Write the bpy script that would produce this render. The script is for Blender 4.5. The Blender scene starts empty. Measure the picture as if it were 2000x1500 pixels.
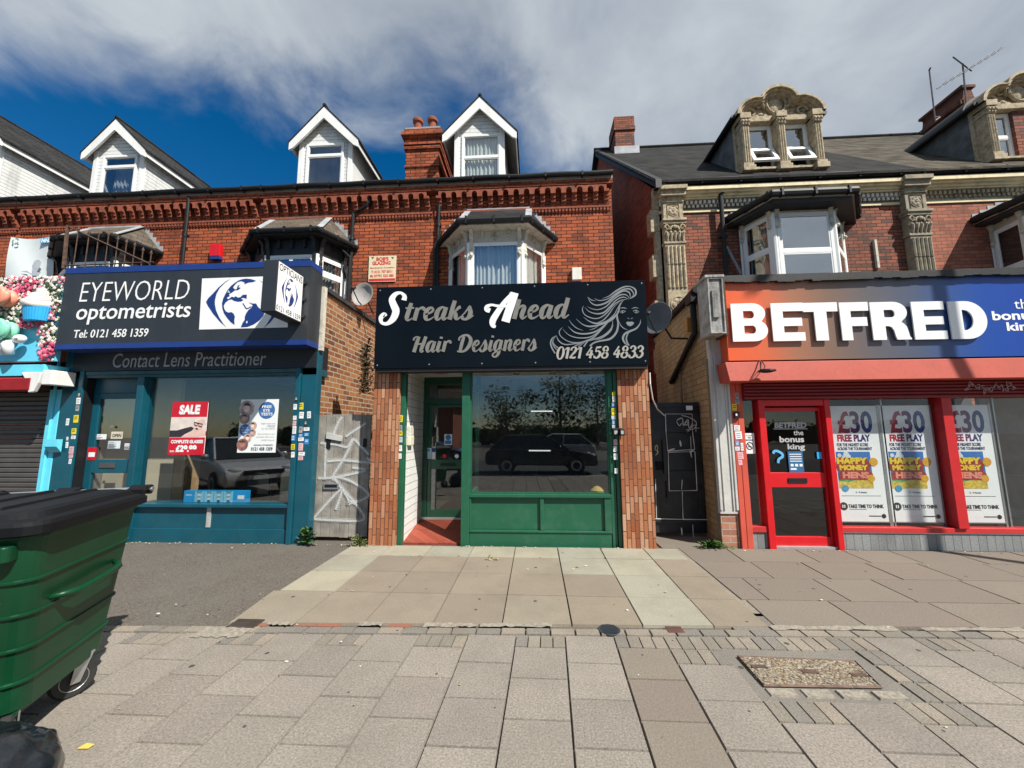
import bpy, math, random
from mathutils import Vector, Matrix
random.seed(7)
SC = bpy.context.scene
COL = SC.collection
# ------------------------------------------------------------------ camera
FPX = 751.0
EYE = Vector((0, 0, 1.6))
YAW, PITCH, ROLL = [math.radians(a) for a in (3.41, 7.08, -0.305)]
fw = Vector((-math.sin(YAW)*math.cos(PITCH), math.cos(YAW)*math.cos(PITCH), math.sin(PITCH)))
_rt = Vector((math.cos(YAW), math.sin(YAW), 0)); _up = _rt.cross(fw)
RT = _rt*math.cos(ROLL) + _up*math.sin(ROLL); UP = _up*math.cos(ROLL) - _rt*math.sin(ROLL)
cd = bpy.data.cameras.new('camera'); cam = bpy.data.objects.new('camera', cd); COL.objects.link(cam)
cd.sensor_width = 36; cd.lens = FPX/2000*36; cd.clip_start = .05; cd.clip_end = 2000
cam.matrix_world = Matrix(((RT.x, UP.x, -fw.x, EYE.x), (RT.y, UP.y, -fw.y, EYE.y), (RT.z, UP.z, -fw.z, EYE.z), (0, 0, 0, 1)))
SC.camera = cam
SC.view_settings.view_transform = 'Standard'; SC.view_settings.look = 'None'
SC.view_settings.exposure = 0.7; SC.view_settings.gamma = 1
SC.cycles.max_bounces = 8; SC.cycles.transparent_max_bounces = 16; SC.cycles.caustics_reflective = False
# ------------------------------------------------------------------ sun and sky
SUN = Vector((-1.2, 1.0, -1.8)).normalized()
ld = bpy.data.lights.new('sun', 'SUN'); ld.energy = 4.6; ld.angle = math.radians(.5); ld.color = (1, .955, .87)
sun = bpy.data.objects.new('sun', ld); COL.objects.link(sun)
sun.rotation_euler = SUN.to_track_quat('-Z', 'Y').to_euler(); sun.location = (8, -8, 14)
W = bpy.data.worlds.new('World'); SC.world = W; W.use_nodes = True
def build_world():
    nt = W.node_tree; N = nt.nodes; L = nt.links
    bg = N['Background']; bg.inputs['Strength'].default_value = .075
    sky = N.new('ShaderNodeTexSky'); sky.sky_type = 'NISHITA'; sky.sun_disc = False
    sky.sun_elevation = math.asin(-SUN.z); sky.sun_rotation = math.atan2(-SUN.x, -SUN.y)
    sky.air_density = 1.0; sky.dust_density = .15; sky.ozone_density = 3.0
    def M(op, a, b=None, c=None, clamp=False):
        n = N.new('ShaderNodeMath'); n.operation = op; n.use_clamp = clamp
        for i, x in enumerate((a, b, c)):
            if x is None: continue
            if isinstance(x, (int, float)): n.inputs[i].default_value = x
            else: L.new(x, n.inputs[i])
        return n.outputs[0]
    gam = N.new('ShaderNodeHueSaturation'); gam.inputs['Saturation'].default_value = 1.42; gam.inputs['Value'].default_value = .84
    L.new(sky.outputs[0], gam.inputs['Color'])
    tc = N.new('ShaderNodeTexCoord'); sp = N.new('ShaderNodeSeparateXYZ'); L.new(tc.outputs['Generated'], sp.inputs[0])
    ay = M('MAXIMUM', M('ABSOLUTE', sp.outputs[1]), .15)
    u = M('DIVIDE', sp.outputs[0], ay); v = M('DIVIDE', sp.outputs[2], ay)
    # cloud deck seen on a plane overhead
    cz = M('MAXIMUM', sp.outputs[2], .12)
    cb = N.new('ShaderNodeCombineXYZ'); L.new(M('DIVIDE', sp.outputs[0], cz), cb.inputs[0]); L.new(M('DIVIDE', sp.outputs[1], cz), cb.inputs[1])
    n1 = N.new('ShaderNodeTexNoise'); n1.inputs['Scale'].default_value = 4.2; n1.inputs['Detail'].default_value = 9; n1.inputs['Roughness'].default_value = .56
    n1.inputs['Distortion'].default_value = .35
    vm = N.new('ShaderNodeVectorMath'); vm.operation = 'MULTIPLY'; vm.inputs[1].default_value = (1.0, 1.0, 1.5); L.new(tc.outputs['Generated'], vm.inputs[0]); L.new(vm.outputs[0], n1.inputs['Vector'])
    n2 = N.new('ShaderNodeTexNoise'); n2.inputs['Scale'].default_value = 1.1; n2.inputs['Detail'].default_value = 5
    L.new(cb.outputs[0], n2.inputs['Vector'])
    # more cover towards +x and overhead, open sky low on the left
    e = M('MULTIPLY', M('SUBTRACT', M('ADD', v, M('MULTIPLY', u, .27)), .80), 3.6)
    e = M('ADD', e, M('MULTIPLY', M('MAXIMUM', M('ADD', u, -.05), 0), 2.6))
    e = M('ADD', e, M('MULTIPLY', M('LESS_THAN', sp.outputs[1], 0), .75))
    e = M('MINIMUM', M('MAXIMUM', e, -1.3), 1.5)
    d = M('ADD', e, M('MULTIPLY', M('SUBTRACT', n1.outputs['Fac'], .5), 2.6))
    d = M('ADD', d, M('MULTIPLY', M('SUBTRACT', n2.outputs['Fac'], .5), .8))
    mr = N.new('ShaderNodeMapRange'); mr.interpolation_type = 'SMOOTHSTEP'
    mr.inputs['From Min'].default_value = -.5; mr.inputs['From Max'].default_value = .9; L.new(d, mr.inputs[0])
    cr = N.new('ShaderNodeValToRGB')
    cr.color_ramp.elements[0].position = .32; cr.color_ramp.elements[0].color = (2.3, 2.7, 3.35, 1)
    cr.color_ramp.elements[1].position = .66; cr.color_ramp.elements[1].color = (5.3, 5.7, 6.0, 1)
    L.new(M('ADD', M('MULTIPLY', n1.outputs['Fac'], .5), M('MULTIPLY', n2.outputs['Fac'], .5)), cr.inputs[0])
    mx = N.new('ShaderNodeMixRGB'); L.new(M('MULTIPLY', mr.outputs[0], .95), mx.inputs[0]); L.new(gam.outputs[0], mx.inputs[1]); L.new(cr.outputs[0], mx.inputs[2])
    L.new(mx.outputs[0], bg.inputs['Color'])
build_world()
# ------------------------------------------------------------------ survey helpers: a bearing from the camera station met with a plane of the place
def _ray(px, py): return fw + RT*((px-1000)/FPX) - UP*((py-750)/FPX)
def F(px, py, Y): d = _ray(px, py); return EYE + d*(Y/d.y)          # on the upright plane y = Y
def G(px, py, z=0): d = _ray(px, py); return EYE + d*((z-EYE.z)/d.z)  # on the level z
def PX(px, py, X): d = _ray(px, py); return EYE + d*(X/d.x)          # on the upright plane x = X
def X_(px, py, Y): return F(px, py, Y).x
def Z_(px, py, Y): return F(px, py, Y).z
def zc(ox, oy, s, pts): return [(ox+p[0]/s, oy+p[1]/s) + tuple(q/s for q in p[2:]) for p in pts]
def pl(Y, pts): return [(F(p[0], p[1], Y).x, F(p[0], p[1], Y).z) for p in pts]
# ------------------------------------------------------------------ mesh builder
class MB:
    def __init__(s): s.v = []; s.f = []; s.m = []; s.mi = 0; s.g = []; s.gi = 0
    def add(s, vs, fs):
        n = len(s.v); s.v += [tuple(v) for v in vs]; s.f += [[i+n for i in f] for f in fs]; s.m += [s.mi]*len(fs); s.g += [s.gi]*len(fs); return s
    def box(s, x0, x1, y0, y1, z0, z1):
        if x0 > x1: x0, x1 = x1, x0
        if y0 > y1: y0, y1 = y1, y0
        if z0 > z1: z0, z1 = z1, z0
        return s.add([(x0,y0,z0),(x1,y0,z0),(x1,y1,z0),(x0,y1,z0),(x0,y0,z1),(x1,y0,z1),(x1,y1,z1),(x0,y1,z1)],
              [(0,3,2,1),(4,5,6,7),(0,1,5,4),(1,2,6,5),(2,3,7,6),(3,0,4,7)])
    def hexa(s, a, b):   # two quads (near, far) joined
        return s.add(list(a)+list(b), [(0,1,2,3),(7,6,5,4),(0,4,5,1),(1,5,6,2),(2,6,7,3),(3,7,4,0)])
    def poly(s, vs): return s.add(vs, [list(range(len(vs)))])
    def prism(s, vs, vec):
        vec = Vector(vec); n = len(vs); vs = [Vector(v) for v in vs]
        return s.add(vs+[v+vec for v in vs], [list(range(n))[::-1], list(range(n, 2*n))]+[(i, (i+1) % n, n+(i+1) % n, n+i) for i in range(n)])
    def py(s, xz, y0, y1): return s.prism([(x, y0, z) for x, z in xz], (0, y1-y0, 0))
    def tube(s, pts, r, n=8, closed=False):
        pts = [Vector(p) for p in pts]; m = len(pts); rs = r if isinstance(r, (list, tuple)) else [r]*m
        vs = []; fs = []; prev = None
        for i, p in enumerate(pts):
            a = pts[max(i-1, 0)]; b = pts[min(i+1, m-1)]
            if closed: a = pts[(i-1) % m]; b = pts[(i+1) % m]
            t = (b-a).normalized()
            ref = prev if prev is not None else (Vector((0, 0, 1)) if abs(t.z) < .9 else Vector((1, 0, 0)))
            u = t.cross(ref); u = u.normalized() if u.length > 1e-6 else t.orthogonal().normalized()
            w = u.cross(t).normalized(); prev = w
            for k in range(n):
                an = 2*math.pi*k/n; vs.append(p + (u*math.cos(an)+w*math.sin(an))*rs[i])
        mm = m if closed else m-1
        for i in range(mm):
            for k in range(n):
                j = (i+1) % m; fs.append((i*n+k, i*n+(k+1) % n, j*n+(k+1) % n, j*n+k))
        if not closed: fs += [list(range(n))[::-1], [(m-1)*n+k for k in range(n)]]
        return s.add(vs, fs)
    def lathe(s, prof, c, axis='z', n=16):
        vs = []; fs = []; c = Vector(c)
        for r, h in prof:
            for k in range(n):
                a = 2*math.pi*k/n; x, y = r*math.cos(a), r*math.sin(a)
                vs.append(c + (Vector((x, y, h)) if axis == 'z' else Vector((x, h, y)) if axis == 'y' else Vector((h, x, y))))
        for i in range(len(prof)-1):
            for k in range(n): fs.append((i*n+k, i*n+(k+1) % n, (i+1)*n+(k+1) % n, (i+1)*n+k))
        fs += [list(range(n)), [(len(prof)-1)*n+k for k in range(n)]]
        return s.add(vs, fs)
    def ball(s, c, r, n=8, m=6, sc=(1, 1, 1)):
        prof = [(max(r*math.sin(math.pi*i/m), .001*r), -r*math.cos(math.pi*i/m)) for i in range(m+1)]
        t = MB().lathe(prof, (0, 0, 0), 'z', n); c = Vector(c)
        return s.add([c+Vector((v[0]*sc[0], v[1]*sc[1], v[2]*sc[2])) for v in t.v], t.f)
    def sheet(s, fn, nu, nv):
        vs = [fn(i/nu, j/nv) for j in range(nv+1) for i in range(nu+1)]
        return s.add(vs, [(j*(nu+1)+i, j*(nu+1)+i+1, (j+1)*(nu+1)+i+1, (j+1)*(nu+1)+i) for j in range(nv) for i in range(nu)])
    def build(s, name, mat, parent=None, bevel=0, smooth=False, seg=2, split=False):
        by = s.gi > 0
        if split or by:   # every separate piece (or every marked group) becomes a part of its own
            p = list(range(len(s.v)))
            def find(i):
                while p[i] != i: p[i] = p[p[i]]; i = p[i]
                return i
            for f in s.f:
                for i in f[1:]: p[find(i)] = find(f[0])
            gr = {}
            for f, mi, gi in zip(s.f, s.m, s.g): gr.setdefault(gi if by else find(f[0]), []).append((f, mi))
            out = None
            for fs in gr.values():
                q = MB(); ix = {}
                for f, mi in fs:
                    for i in f:
                        if i not in ix: ix[i] = len(q.v); q.v.append(s.v[i])
                    q.f.append([ix[i] for i in f]); q.m.append(mi)
                o = q.build(name, mat, parent, bevel, smooth, seg); out = out or o
            return out
        me = bpy.data.meshes.new(name); me.from_pydata(s.v, [], s.f)
        mats = mat if isinstance(mat, (list, tuple)) else [mat]
        for m in mats: me.materials.append(m)
        if len(mats) > 1: me.polygons.foreach_set('material_index', s.m)
        if smooth: me.polygons.foreach_set('use_smooth', [True]*len(me.polygons))
        me.validate(); me.update()
        if s.recalc:
            import bmesh
            b = bmesh.new(); b.from_mesh(me); bmesh.ops.recalc_face_normals(b, faces=b.faces); b.to_mesh(me); b.free()
        o = bpy.data.objects.new(name, me); COL.objects.link(o)
        if parent is not None: put(o, parent)
        if bevel:
            bm = o.modifiers.new('bevel', 'BEVEL'); bm.width = bevel; bm.segments = seg; bm.limit_method = 'ANGLE'; bm.angle_limit = math.radians(35)
        return o
    recalc = True
def put(o, parent):
    o.parent = parent; r = parent
    if r.type == 'EMPTY': o.matrix_parent_inverse = Matrix.Translation(-r.location)
def thing(name, label, cat, loc=(0, 0, 0), group=None):
    o = bpy.data.objects.new(name, None); COL.objects.link(o); o.location = loc; o.empty_display_size = .2
    o['label'] = label; o['category'] = cat
    if group: o['group'] = group
    return o
def tag(o, label, cat, group=None):
    o['label'] = label; o['category'] = cat
    if group: o['group'] = group
    return o
def structure(o): o['kind'] = 'structure'; return o
def stuff(o, label, cat): o['kind'] = 'stuff'; o['label'] = label; o['category'] = cat; return o
# plane frames: 2-D shapes laid on a face of the place
class Fr:
    def __init__(s, o, u, v, n): s.o, s.u, s.v, s.n = Vector(o), Vector(u), Vector(v), Vector(n)
    def at(s, x, y, d=0): return s.o + s.u*x + s.v*y + s.n*d
def front(Y): return Fr((0, Y, 0), (1, 0, 0), (0, 0, 1), (0, -1, 0))
def sideX(X): return Fr((X, 0, 0), (0, 1, 0), (0, 0, 1), (1, 0, 0))
def lay(mb, vs, fs, fr, d, thick=0):
    top = [fr.at(v[0], v[1], d+thick) for v in vs]
    mb.add(top, fs)
    if thick:
        ed = {}
        for f in fs:
            for i in range(len(f)):
                a, b = f[i], f[(i+1) % len(f)]
                k = (min(a, b), max(a, b)); ed[k] = None if k in ed else (a, b)
        bo = [e for e in ed.values() if e]
        base = [fr.at(v[0], v[1], d) for v in vs]; n = len(vs)
        mb.add(top+base, [(a, b, b+n, a+n) for a, b in bo])
    return mb
def shape(loops):    # filled outline with holes -> verts, faces
    c = bpy.data.curves.new('t', 'CURVE'); c.dimensions = '2D'; c.fill_mode = 'FRONT'
    for lp in loops:
        sp = c.splines.new('POLY'); sp.points.add(len(lp)-1); sp.use_cyclic_u = True
        for p, q in zip(sp.points, lp): p.co = (q[0], q[1], 0, 1)
    return _cm(c)
def _cm(c):
    o = bpy.data.objects.new('t', c); me = bpy.data.meshes.new_from_object(o)
    vs = [(v.co.x, v.co.y) for v in me.vertices]; fs = [list(p.vertices) for p in me.polygons]
    bpy.data.objects.remove(o); bpy.data.curves.remove(c); bpy.data.meshes.remove(me)
    # weld doubles so that outlines can be walled
    key = {}; mp = []; nv = []
    for v in vs:
        k = (round(v[0], 5), round(v[1], 5))
        if k not in key: key[k] = len(nv); nv.append(v)
        mp.append(key[k])
    return nv, [g for g in ([mp[i] for i in f] for f in fs) if len(set(g)) == len(g)]
_tc = {}
def text(body, bold=0, shear=0, space=1.0, res=3):
    k = (body, bold, shear, space, res)
    if k not in _tc:
        c = bpy.data.curves.new('t', 'FONT'); c.body = body; c.size = 1; c.offset = bold; c.shear = shear; c.space_character = space; c.resolution_u = res
        _tc[k] = _cm(c)
    return _tc[k]
def fit(vs, x0, z0, x1, z1, tilt=0):
    ax = min(v[0] for v in vs); bx = max(v[0] for v in vs); ay = min(v[1] for v in vs); by = max(v[1] for v in vs)
    return [(x0+(v[0]-ax)/(bx-ax)*(x1-x0), z0+(v[1]-ay)/(by-ay)*(z1-z0)) for v in vs]
def words(mb, body, box, fr, d=.002, bold=0, shear=0, space=1.0, thick=0, res=3):   # box = x0,z0,x1,z1 in the frame
    vs, fs = text(body, bold, shear, space, res); lay(mb, fit(vs, *box), fs, fr, d, thick); mb.gi += 1; return mb
def pbox(x0, y0, x1, y1, Y):  # photo box -> frame box on plane Y
    ym = (y0+y1)/2; xm = (x0+x1)/2
    return (X_(x0, ym, Y), Z_(xm, y1, Y), X_(x1, ym, Y), Z_(xm, y0, Y))
def catmull(pts, n=6):
    P = [pts[0]]+list(pts)+[pts[-1]]; out = []
    for i in range(1, len(P)-2):
        for k in range(n):
            t = k/n; out.append(tuple(.5*((2*b)+(-a+c)*t+(2*a-5*b+4*c-d)*t*t+(-a+3*b-3*c+d)*t**3) for a, b, c, d in zip(P[i-1], P[i], P[i+1], P[i+2])))
    out.append(tuple(pts[-1])); return out
def ribbon(pts, n=6, cap=False):   # pts (x,y,w)
    q = catmull(pts, n); vs = []; fs = []
    for i, p in enumerate(q):
        a = q[max(0, i-1)]; b = q[min(len(q)-1, i+1)]
        t = Vector((b[0]-a[0], b[1]-a[1])); t = t.normalized() if t.length > 1e-9 else Vector((1, 0))
        w = max(p[2], .0005)/2; vs += [(p[0]-t.y*w, p[1]+t.x*w), (p[0]+t.y*w, p[1]-t.x*w)]
    fs = [(2*i, 2*i+1, 2*i+3, 2*i+2) for i in range(len(q)-1)]
    return vs, fs
def circle(cx, cy, rx, ry=None, n=24, a0=0, a1=2*math.pi):
    ry = ry or rx; return [(cx+rx*math.cos(a0+(a1-a0)*i/n), cy+ry*math.sin(a0+(a1-a0)*i/n)) for i in range(n)]
def rect(x0, z0, x1, z1): return [(x0, z0), (x1, z0), (x1, z1), (x0, z1)]
def flat(mb, pts, fr, d): mb.poly([fr.at(p[0], p[1], d) for p in pts]); return mb
# ------------------------------------------------------------------ materials
def _new(name):
    m = bpy.data.materials.new(name); m.use_nodes = True; nt = m.node_tree
    return m, nt.nodes, nt.links, nt.nodes['Principled BSDF']
def mat(name, col, rough=.6, metal=0, var=.12, scale=6, bump=0, bscale=60, spec=.5, dirt=None, dscale=2.0, damt=.5, coat=0, streak=False):
    m, N, L, b = _new(name)
    b.inputs['Roughness'].default_value = rough; b.inputs['Metallic'].default_value = metal; b.inputs['Specular IOR Level'].default_value = spec
    if coat: b.inputs['Coat Weight'].default_value = coat; b.inputs['Coat Roughness'].default_value = .08
    tc = N.new('ShaderNodeTexCoord')
    n = N.new('ShaderNodeTexNoise'); n.inputs['Scale'].default_value = scale; n.inputs['Detail'].default_value = 6; L.new(tc.outputs['Object'], n.inputs['Vector'])
    cr = N.new('ShaderNodeValToRGB'); cr.color_ramp.elements[0].position = .3; cr.color_ramp.elements[1].position = .7
    cr.color_ramp.elements[0].color = tuple(c*(1-var) for c in col)+(1,); cr.color_ramp.elements[1].color = tuple(min(1, c*(1+var)) for c in col)+(1,)
    L.new(n.outputs['Fac'], cr.inputs[0]); out = cr.outputs[0]
    if dirt:
        d = N.new('ShaderNodeTexNoise'); d.inputs['Scale'].default_value = dscale; d.inputs['Detail'].default_value = 8; d.inputs['Roughness'].default_value = .7
        if streak:
            mp = N.new('ShaderNodeMapping'); mp.inputs['Scale'].default_value = (1, 1, .12); L.new(tc.outputs['Object'], mp.inputs[0]); L.new(mp.outputs[0], d.inputs['Vector'])
        else: L.new(tc.outputs['Object'], d.inputs['Vector'])
        r = N.new('ShaderNodeValToRGB'); r.color_ramp.elements[0].position = .5; r.color_ramp.elements[1].position = .72; L.new(d.outputs['Fac'], r.inputs[0])
        r.color_ramp.elements[1].color = (damt, damt, damt, 1)
        mx = N.new('ShaderNodeMixRGB'); L.new(r.outputs[0], mx.inputs[0]); L.new(out, mx.inputs[1]); mx.inputs[2].default_value = tuple(dirt)+(1,); out = mx.outputs[0]
    L.new(out, b.inputs['Base Color'])
    if bump:
        n2 = N.new('ShaderNodeTexNoise'); n2.inputs['Scale'].default_value = bscale; n2.inputs['Detail'].default_value = 4; L.new(tc.outputs['Object'], n2.inputs['Vector'])
        bp = N.new('ShaderNodeBump'); bp.inputs['Strength'].default_value = bump; bp.inputs['Distance'].default_value = .01
        L.new(n2.outputs['Fac'], bp.inputs['Height']); L.new(bp.outputs[0], b.inputs['Normal'])
    return m
def brickmat(name, c1, c2, mortar, bw=.265, bh=.09, ms=.006, vertical=False, rough=.85, blotch=(.12, .07, .05), bamt=.6, offset=.5, freq=2, third=None, bscale=1.3, spec=.25, soot=.6):
    m, N, L, b = _new(name); b.inputs['Roughness'].default_value = rough; b.inputs['Specular IOR Level'].default_value = spec
    tc = N.new('ShaderNodeTexCoord'); sp = N.new('ShaderNodeSeparateXYZ'); L.new(tc.outputs['Object'], sp.inputs[0])
    ad = N.new('ShaderNodeMath'); ad.operation = 'ADD'; L.new(sp.outputs[0], ad.inputs[0]); L.new(sp.outputs[1], ad.inputs[1])
    # slight waviness of the courses
    wn = N.new('ShaderNodeTexNoise'); wn.inputs['Scale'].default_value = 2.2; L.new(tc.outputs['Object'], wn.inputs['Vector'])
    wz = N.new('ShaderNodeMath'); wz.operation = 'MULTIPLY_ADD'; wz.inputs[1].default_value = .018; L.new(wn.outputs['Fac'], wz.inputs[0]); L.new(sp.outputs[2], wz.inputs[2])
    cb = N.new('ShaderNodeCombineXYZ')
    L.new(ad.outputs[0], cb.inputs[1 if vertical else 0]); L.new(wz.outputs[0], cb.inputs[0 if vertical else 1])
    br = N.new('ShaderNodeTexBrick'); L.new(cb.outputs[0], br.inputs['Vector']); br.inputs['Scale'].default_value = 1
    br.inputs['Brick Width'].default_value = bw; br.inputs['Row Height'].default_value = bh; br.inputs['Mortar Size'].default_value = ms; br.inputs['Mortar Smooth'].default_value = .15
    br.offset = offset; br.offset_frequency = freq
    br.inputs['Color1'].default_value = (0, 0, 0, 1); br.inputs['Color2'].default_value = (1, 1, 1, 1); br.inputs['Mortar'].default_value = (.5, .5, .5, 1)
    cr = N.new('ShaderNodeValToRGB'); e = cr.color_ramp.elements
    e[0].position = 0; e[0].color = tuple(c2)+(1,); e[1].position = .45; e[1].color = tuple(c1)+(1,)
    t = e.new(1.0); t.color = tuple(third or [min(1, x*1.25) for x in c1])+(1,)
    L.new(br.outputs['Color'], cr.inputs[0])
    n = N.new('ShaderNodeTexNoise'); n.inputs['Scale'].default_value = bscale; n.inputs['Detail'].default_value = 7; n.inputs['Roughness'].default_value = .65; L.new(tc.outputs['Object'], n.inputs['Vector'])
    r = N.new('ShaderNodeValToRGB'); r.color_ramp.elements[0].position = .48; r.color_ramp.elements[1].position = .75; r.color_ramp.elements[1].color = (bamt, bamt, bamt, 1); L.new(n.outputs['Fac'], r.inputs[0])
    mx = N.new('ShaderNodeMixRGB'); L.new(r.outputs[0], mx.inputs[0]); L.new(cr.outputs[0], mx.inputs[1]); mx.inputs[2].default_value = tuple(blotch)+(1,)
    g = N.new('ShaderNodeTexNoise'); g.inputs['Scale'].default_value = 45; g.inputs['Detail'].default_value = 3; L.new(tc.outputs['Object'], g.inputs['Vector'])
    gm = N.new('ShaderNodeMapRange'); gm.inputs['To Min'].default_value = .72; gm.inputs['To Max'].default_value = 1.25; L.new(g.outputs['Fac'], gm.inputs[0])
    sm = N.new('ShaderNodeMapping'); sm.inputs['Scale'].default_value = (1, 1, .22); L.new(tc.outputs['Object'], sm.inputs[0])   # rain streaks and soot
    s1 = N.new('ShaderNodeTexNoise'); s1.inputs['Scale'].default_value = 2.4; s1.inputs['Detail'].default_value = 8; s1.inputs['Roughness'].default_value = .7; L.new(sm.outputs[0], s1.inputs['Vector'])
    sr_ = N.new('ShaderNodeValToRGB'); sr_.color_ramp.elements[0].position = .5; sr_.color_ramp.elements[1].position = .78; sr_.color_ramp.elements[1].color = (soot, soot, soot, 1); L.new(s1.outputs['Fac'], sr_.inputs[0])
    so_ = N.new('ShaderNodeMixRGB'); L.new(sr_.outputs[0], so_.inputs[0]); L.new(mx.outputs[0], so_.inputs[1]); so_.inputs[2].default_value = tuple(c*.22 for c in c2)+(1,); mx = so_
    ml = N.new('ShaderNodeMixRGB'); ml.blend_type = 'MULTIPLY'; ml.inputs[0].default_value = 1; L.new(mx.outputs[0], ml.inputs[1]); L.new(gm.outputs[0], ml.inputs[2])
    mm = N.new('ShaderNodeMixRGB'); L.new(br.outputs['Fac'], mm.inputs[0]); L.new(ml.outputs[0], mm.inputs[1]); mm.inputs[2].default_value = tuple(mortar)+(1,)
    L.new(mm.outputs[0], b.inputs['Base Color'])
    hs = N.new('ShaderNodeMath'); hs.operation = 'SUBTRACT'; L.new(g.outputs['Fac'], hs.inputs[0])
    h2 = N.new('ShaderNodeMath'); h2.operation = 'MULTIPLY'; h2.inputs[1].default_value = 2.5; L.new(br.outputs['Fac'], h2.inputs[0]); L.new(h2.outputs[0], hs.inputs[1])
    bp = N.new('ShaderNodeBump'); bp.inputs['Strength'].default_value = .6; bp.inputs['Distance'].default_value = .006; L.new(hs.outputs[0], bp.inputs['Height']); L.new(bp.outputs[0], b.inputs['Normal'])
    return m
def glass(name, tint=(.9, .93, .92), refl=1.0, base=.06):
    m, N, L, b = _new(name); N.remove(b)
    tr = N.new('ShaderNodeBsdfTransparent'); tr.inputs[0].default_value = tuple(tint)+(1,)
    gl = N.new('ShaderNodeBsdfGlossy'); gl.inputs['Roughness'].default_value = .0; gl.inputs[0].default_value = (.95, .97, 1, 1)
    lw = N.new('ShaderNodeLayerWeight'); lw.inputs[0].default_value = .5   # 'Facing' is the same from both sides of the pane
    pw = N.new('ShaderNodeMath'); pw.operation = 'POWER'; pw.inputs[1].default_value = 5; L.new(lw.outputs['Facing'], pw.inputs[0])
    ma = N.new('ShaderNodeMath'); ma.operation = 'MULTIPLY_ADD'; ma.use_clamp = True; ma.inputs[1].default_value = .9*refl; ma.inputs[2].default_value = base; L.new(pw.outputs[0], ma.inputs[0])
    mx = N.new('ShaderNodeMixShader'); L.new(ma.outputs[0], mx.inputs[0]); L.new(tr.outputs[0], mx.inputs[1]); L.new(gl.outputs[0], mx.inputs[2])
    L.new(mx.outputs[0], N['Material Output'].inputs[0]); return m
def gradmat(name, stops, x0, x1, rough=.3, axis=0, coat=0):
    m, N, L, b = _new(name); b.inputs['Roughness'].default_value = rough
    tc = N.new('ShaderNodeTexCoord'); sp = N.new('ShaderNodeSeparateXYZ'); L.new(tc.outputs['Object'], sp.inputs[0])
    mr = N.new('ShaderNodeMapRange'); mr.inputs[1].default_value = x0; mr.inputs[2].default_value = x1; L.new(sp.outputs[axis], mr.inputs[0])
    cr = N.new('ShaderNodeValToRGB'); e = cr.color_ramp.elements
    while len(e) < len(stops): e.new(.5)
    for q, (p, c) in zip(e, stops): q.position = p; q.color = tuple(c)+(1,)
    L.new(mr.outputs[0], cr.inputs[0]); L.new(cr.outputs[0], b.inputs['Base Color']); return m
def islandmat(name, cols, rough=.85, speck=.35, sscale=140, bump=.3, stain=(.1, .09, .08), samt=.35):
    m, N, L, b = _new(name); b.inputs['Roughness'].default_value = rough; b.inputs['Specular IOR Level'].default_value = .3
    ge = N.new('ShaderNodeNewGeometry'); tc = N.new('ShaderNodeTexCoord')
    cr = N.new('ShaderNodeValToRGB'); cr.color_ramp.interpolation = 'CONSTANT'; e = cr.color_ramp.elements
    while len(e) < len(cols): e.new(.5)
    for i, (q, c) in enumerate(zip(e, cols)): q.position = i/len(cols); q.color = tuple(c)+(1,)
    L.new(ge.outputs['Random Per Island'], cr.inputs[0])
    n = N.new('ShaderNodeTexNoise'); n.inputs['Scale'].default_value = sscale; n.inputs['Detail'].default_value = 2; n.inputs['Roughness'].default_value = .8; L.new(tc.outputs['Object'], n.inputs['Vector'])
    mr = N.new('ShaderNodeMapRange'); mr.inputs[1].default_value = .3; mr.inputs[2].default_value = .7; mr.inputs[3].default_value = 1-speck; mr.inputs[4].default_value = 1+speck; L.new(n.outputs['Fac'], mr.inputs[0])
    ml = N.new('ShaderNodeMixRGB'); ml.blend_type = 'MULTIPLY'; ml.inputs[0].default_value = 1; L.new(cr.outputs[0], ml.inputs[1]); L.new(mr.outputs[0], ml.inputs[2])
    d = N.new('ShaderNodeTexNoise'); d.inputs['Scale'].default_value = 1.7; d.inputs['Detail'].default_value = 10; d.inputs['Roughness'].default_value = .7; L.new(tc.outputs['Object'], d.inputs['Vector'])
    r = N.new('ShaderNodeValToRGB'); r.color_ramp.elements[0].position = .43; r.color_ramp.elements[1].position = .74; r.color_ramp.elements[1].color = (samt, samt, samt, 1); L.new(d.outputs['Fac'], r.inputs[0])
    mx = N.new('ShaderNodeMixRGB'); L.new(r.outputs[0], mx.inputs[0]); L.new(ml.outputs[0], mx.inputs[1]); mx.inputs[2].default_value = tuple(stain)+(1,)
    # old chewing gum and grit spots
    vo = N.new('ShaderNodeTexVoronoi'); vo.voronoi_dimensions = '2D'; vo.inputs['Scale'].default_value = 2.1; vo.inputs['Randomness'].default_value = 1; L.new(tc.outputs['Object'], vo.inputs['Vector'])
    lt = N.new('ShaderNodeMath'); lt.operation = 'LESS_THAN'; sv = N.new('ShaderNodeSeparateColor'); L.new(vo.outputs['Color'], sv.inputs[0]); th = N.new('ShaderNodeMath'); th.operation = 'MULTIPLY_ADD'; th.inputs[1].default_value = .05; th.inputs[2].default_value = -.009; L.new(sv.outputs[0], th.inputs[0]); L.new(th.outputs[0], lt.inputs[1]); L.new(vo.outputs['Distance'], lt.inputs[0])
    gm = N.new('ShaderNodeMixRGB'); L.new(lt.outputs[0], gm.inputs[0]); L.new(mx.outputs[0], gm.inputs[1]); gm.inputs[2].default_value = (.06, .055, .05, 1)
    L.new(gm.outputs[0], b.inputs['Base Color'])
    bp = N.new('ShaderNodeBump'); bp.inputs['Strength'].default_value = bump; bp.inputs['Distance'].default_value = .004; L.new(n.outputs['Fac'], bp.inputs['Height']); L.new(bp.outputs[0], b.inputs['Normal'])
    return m
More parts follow.
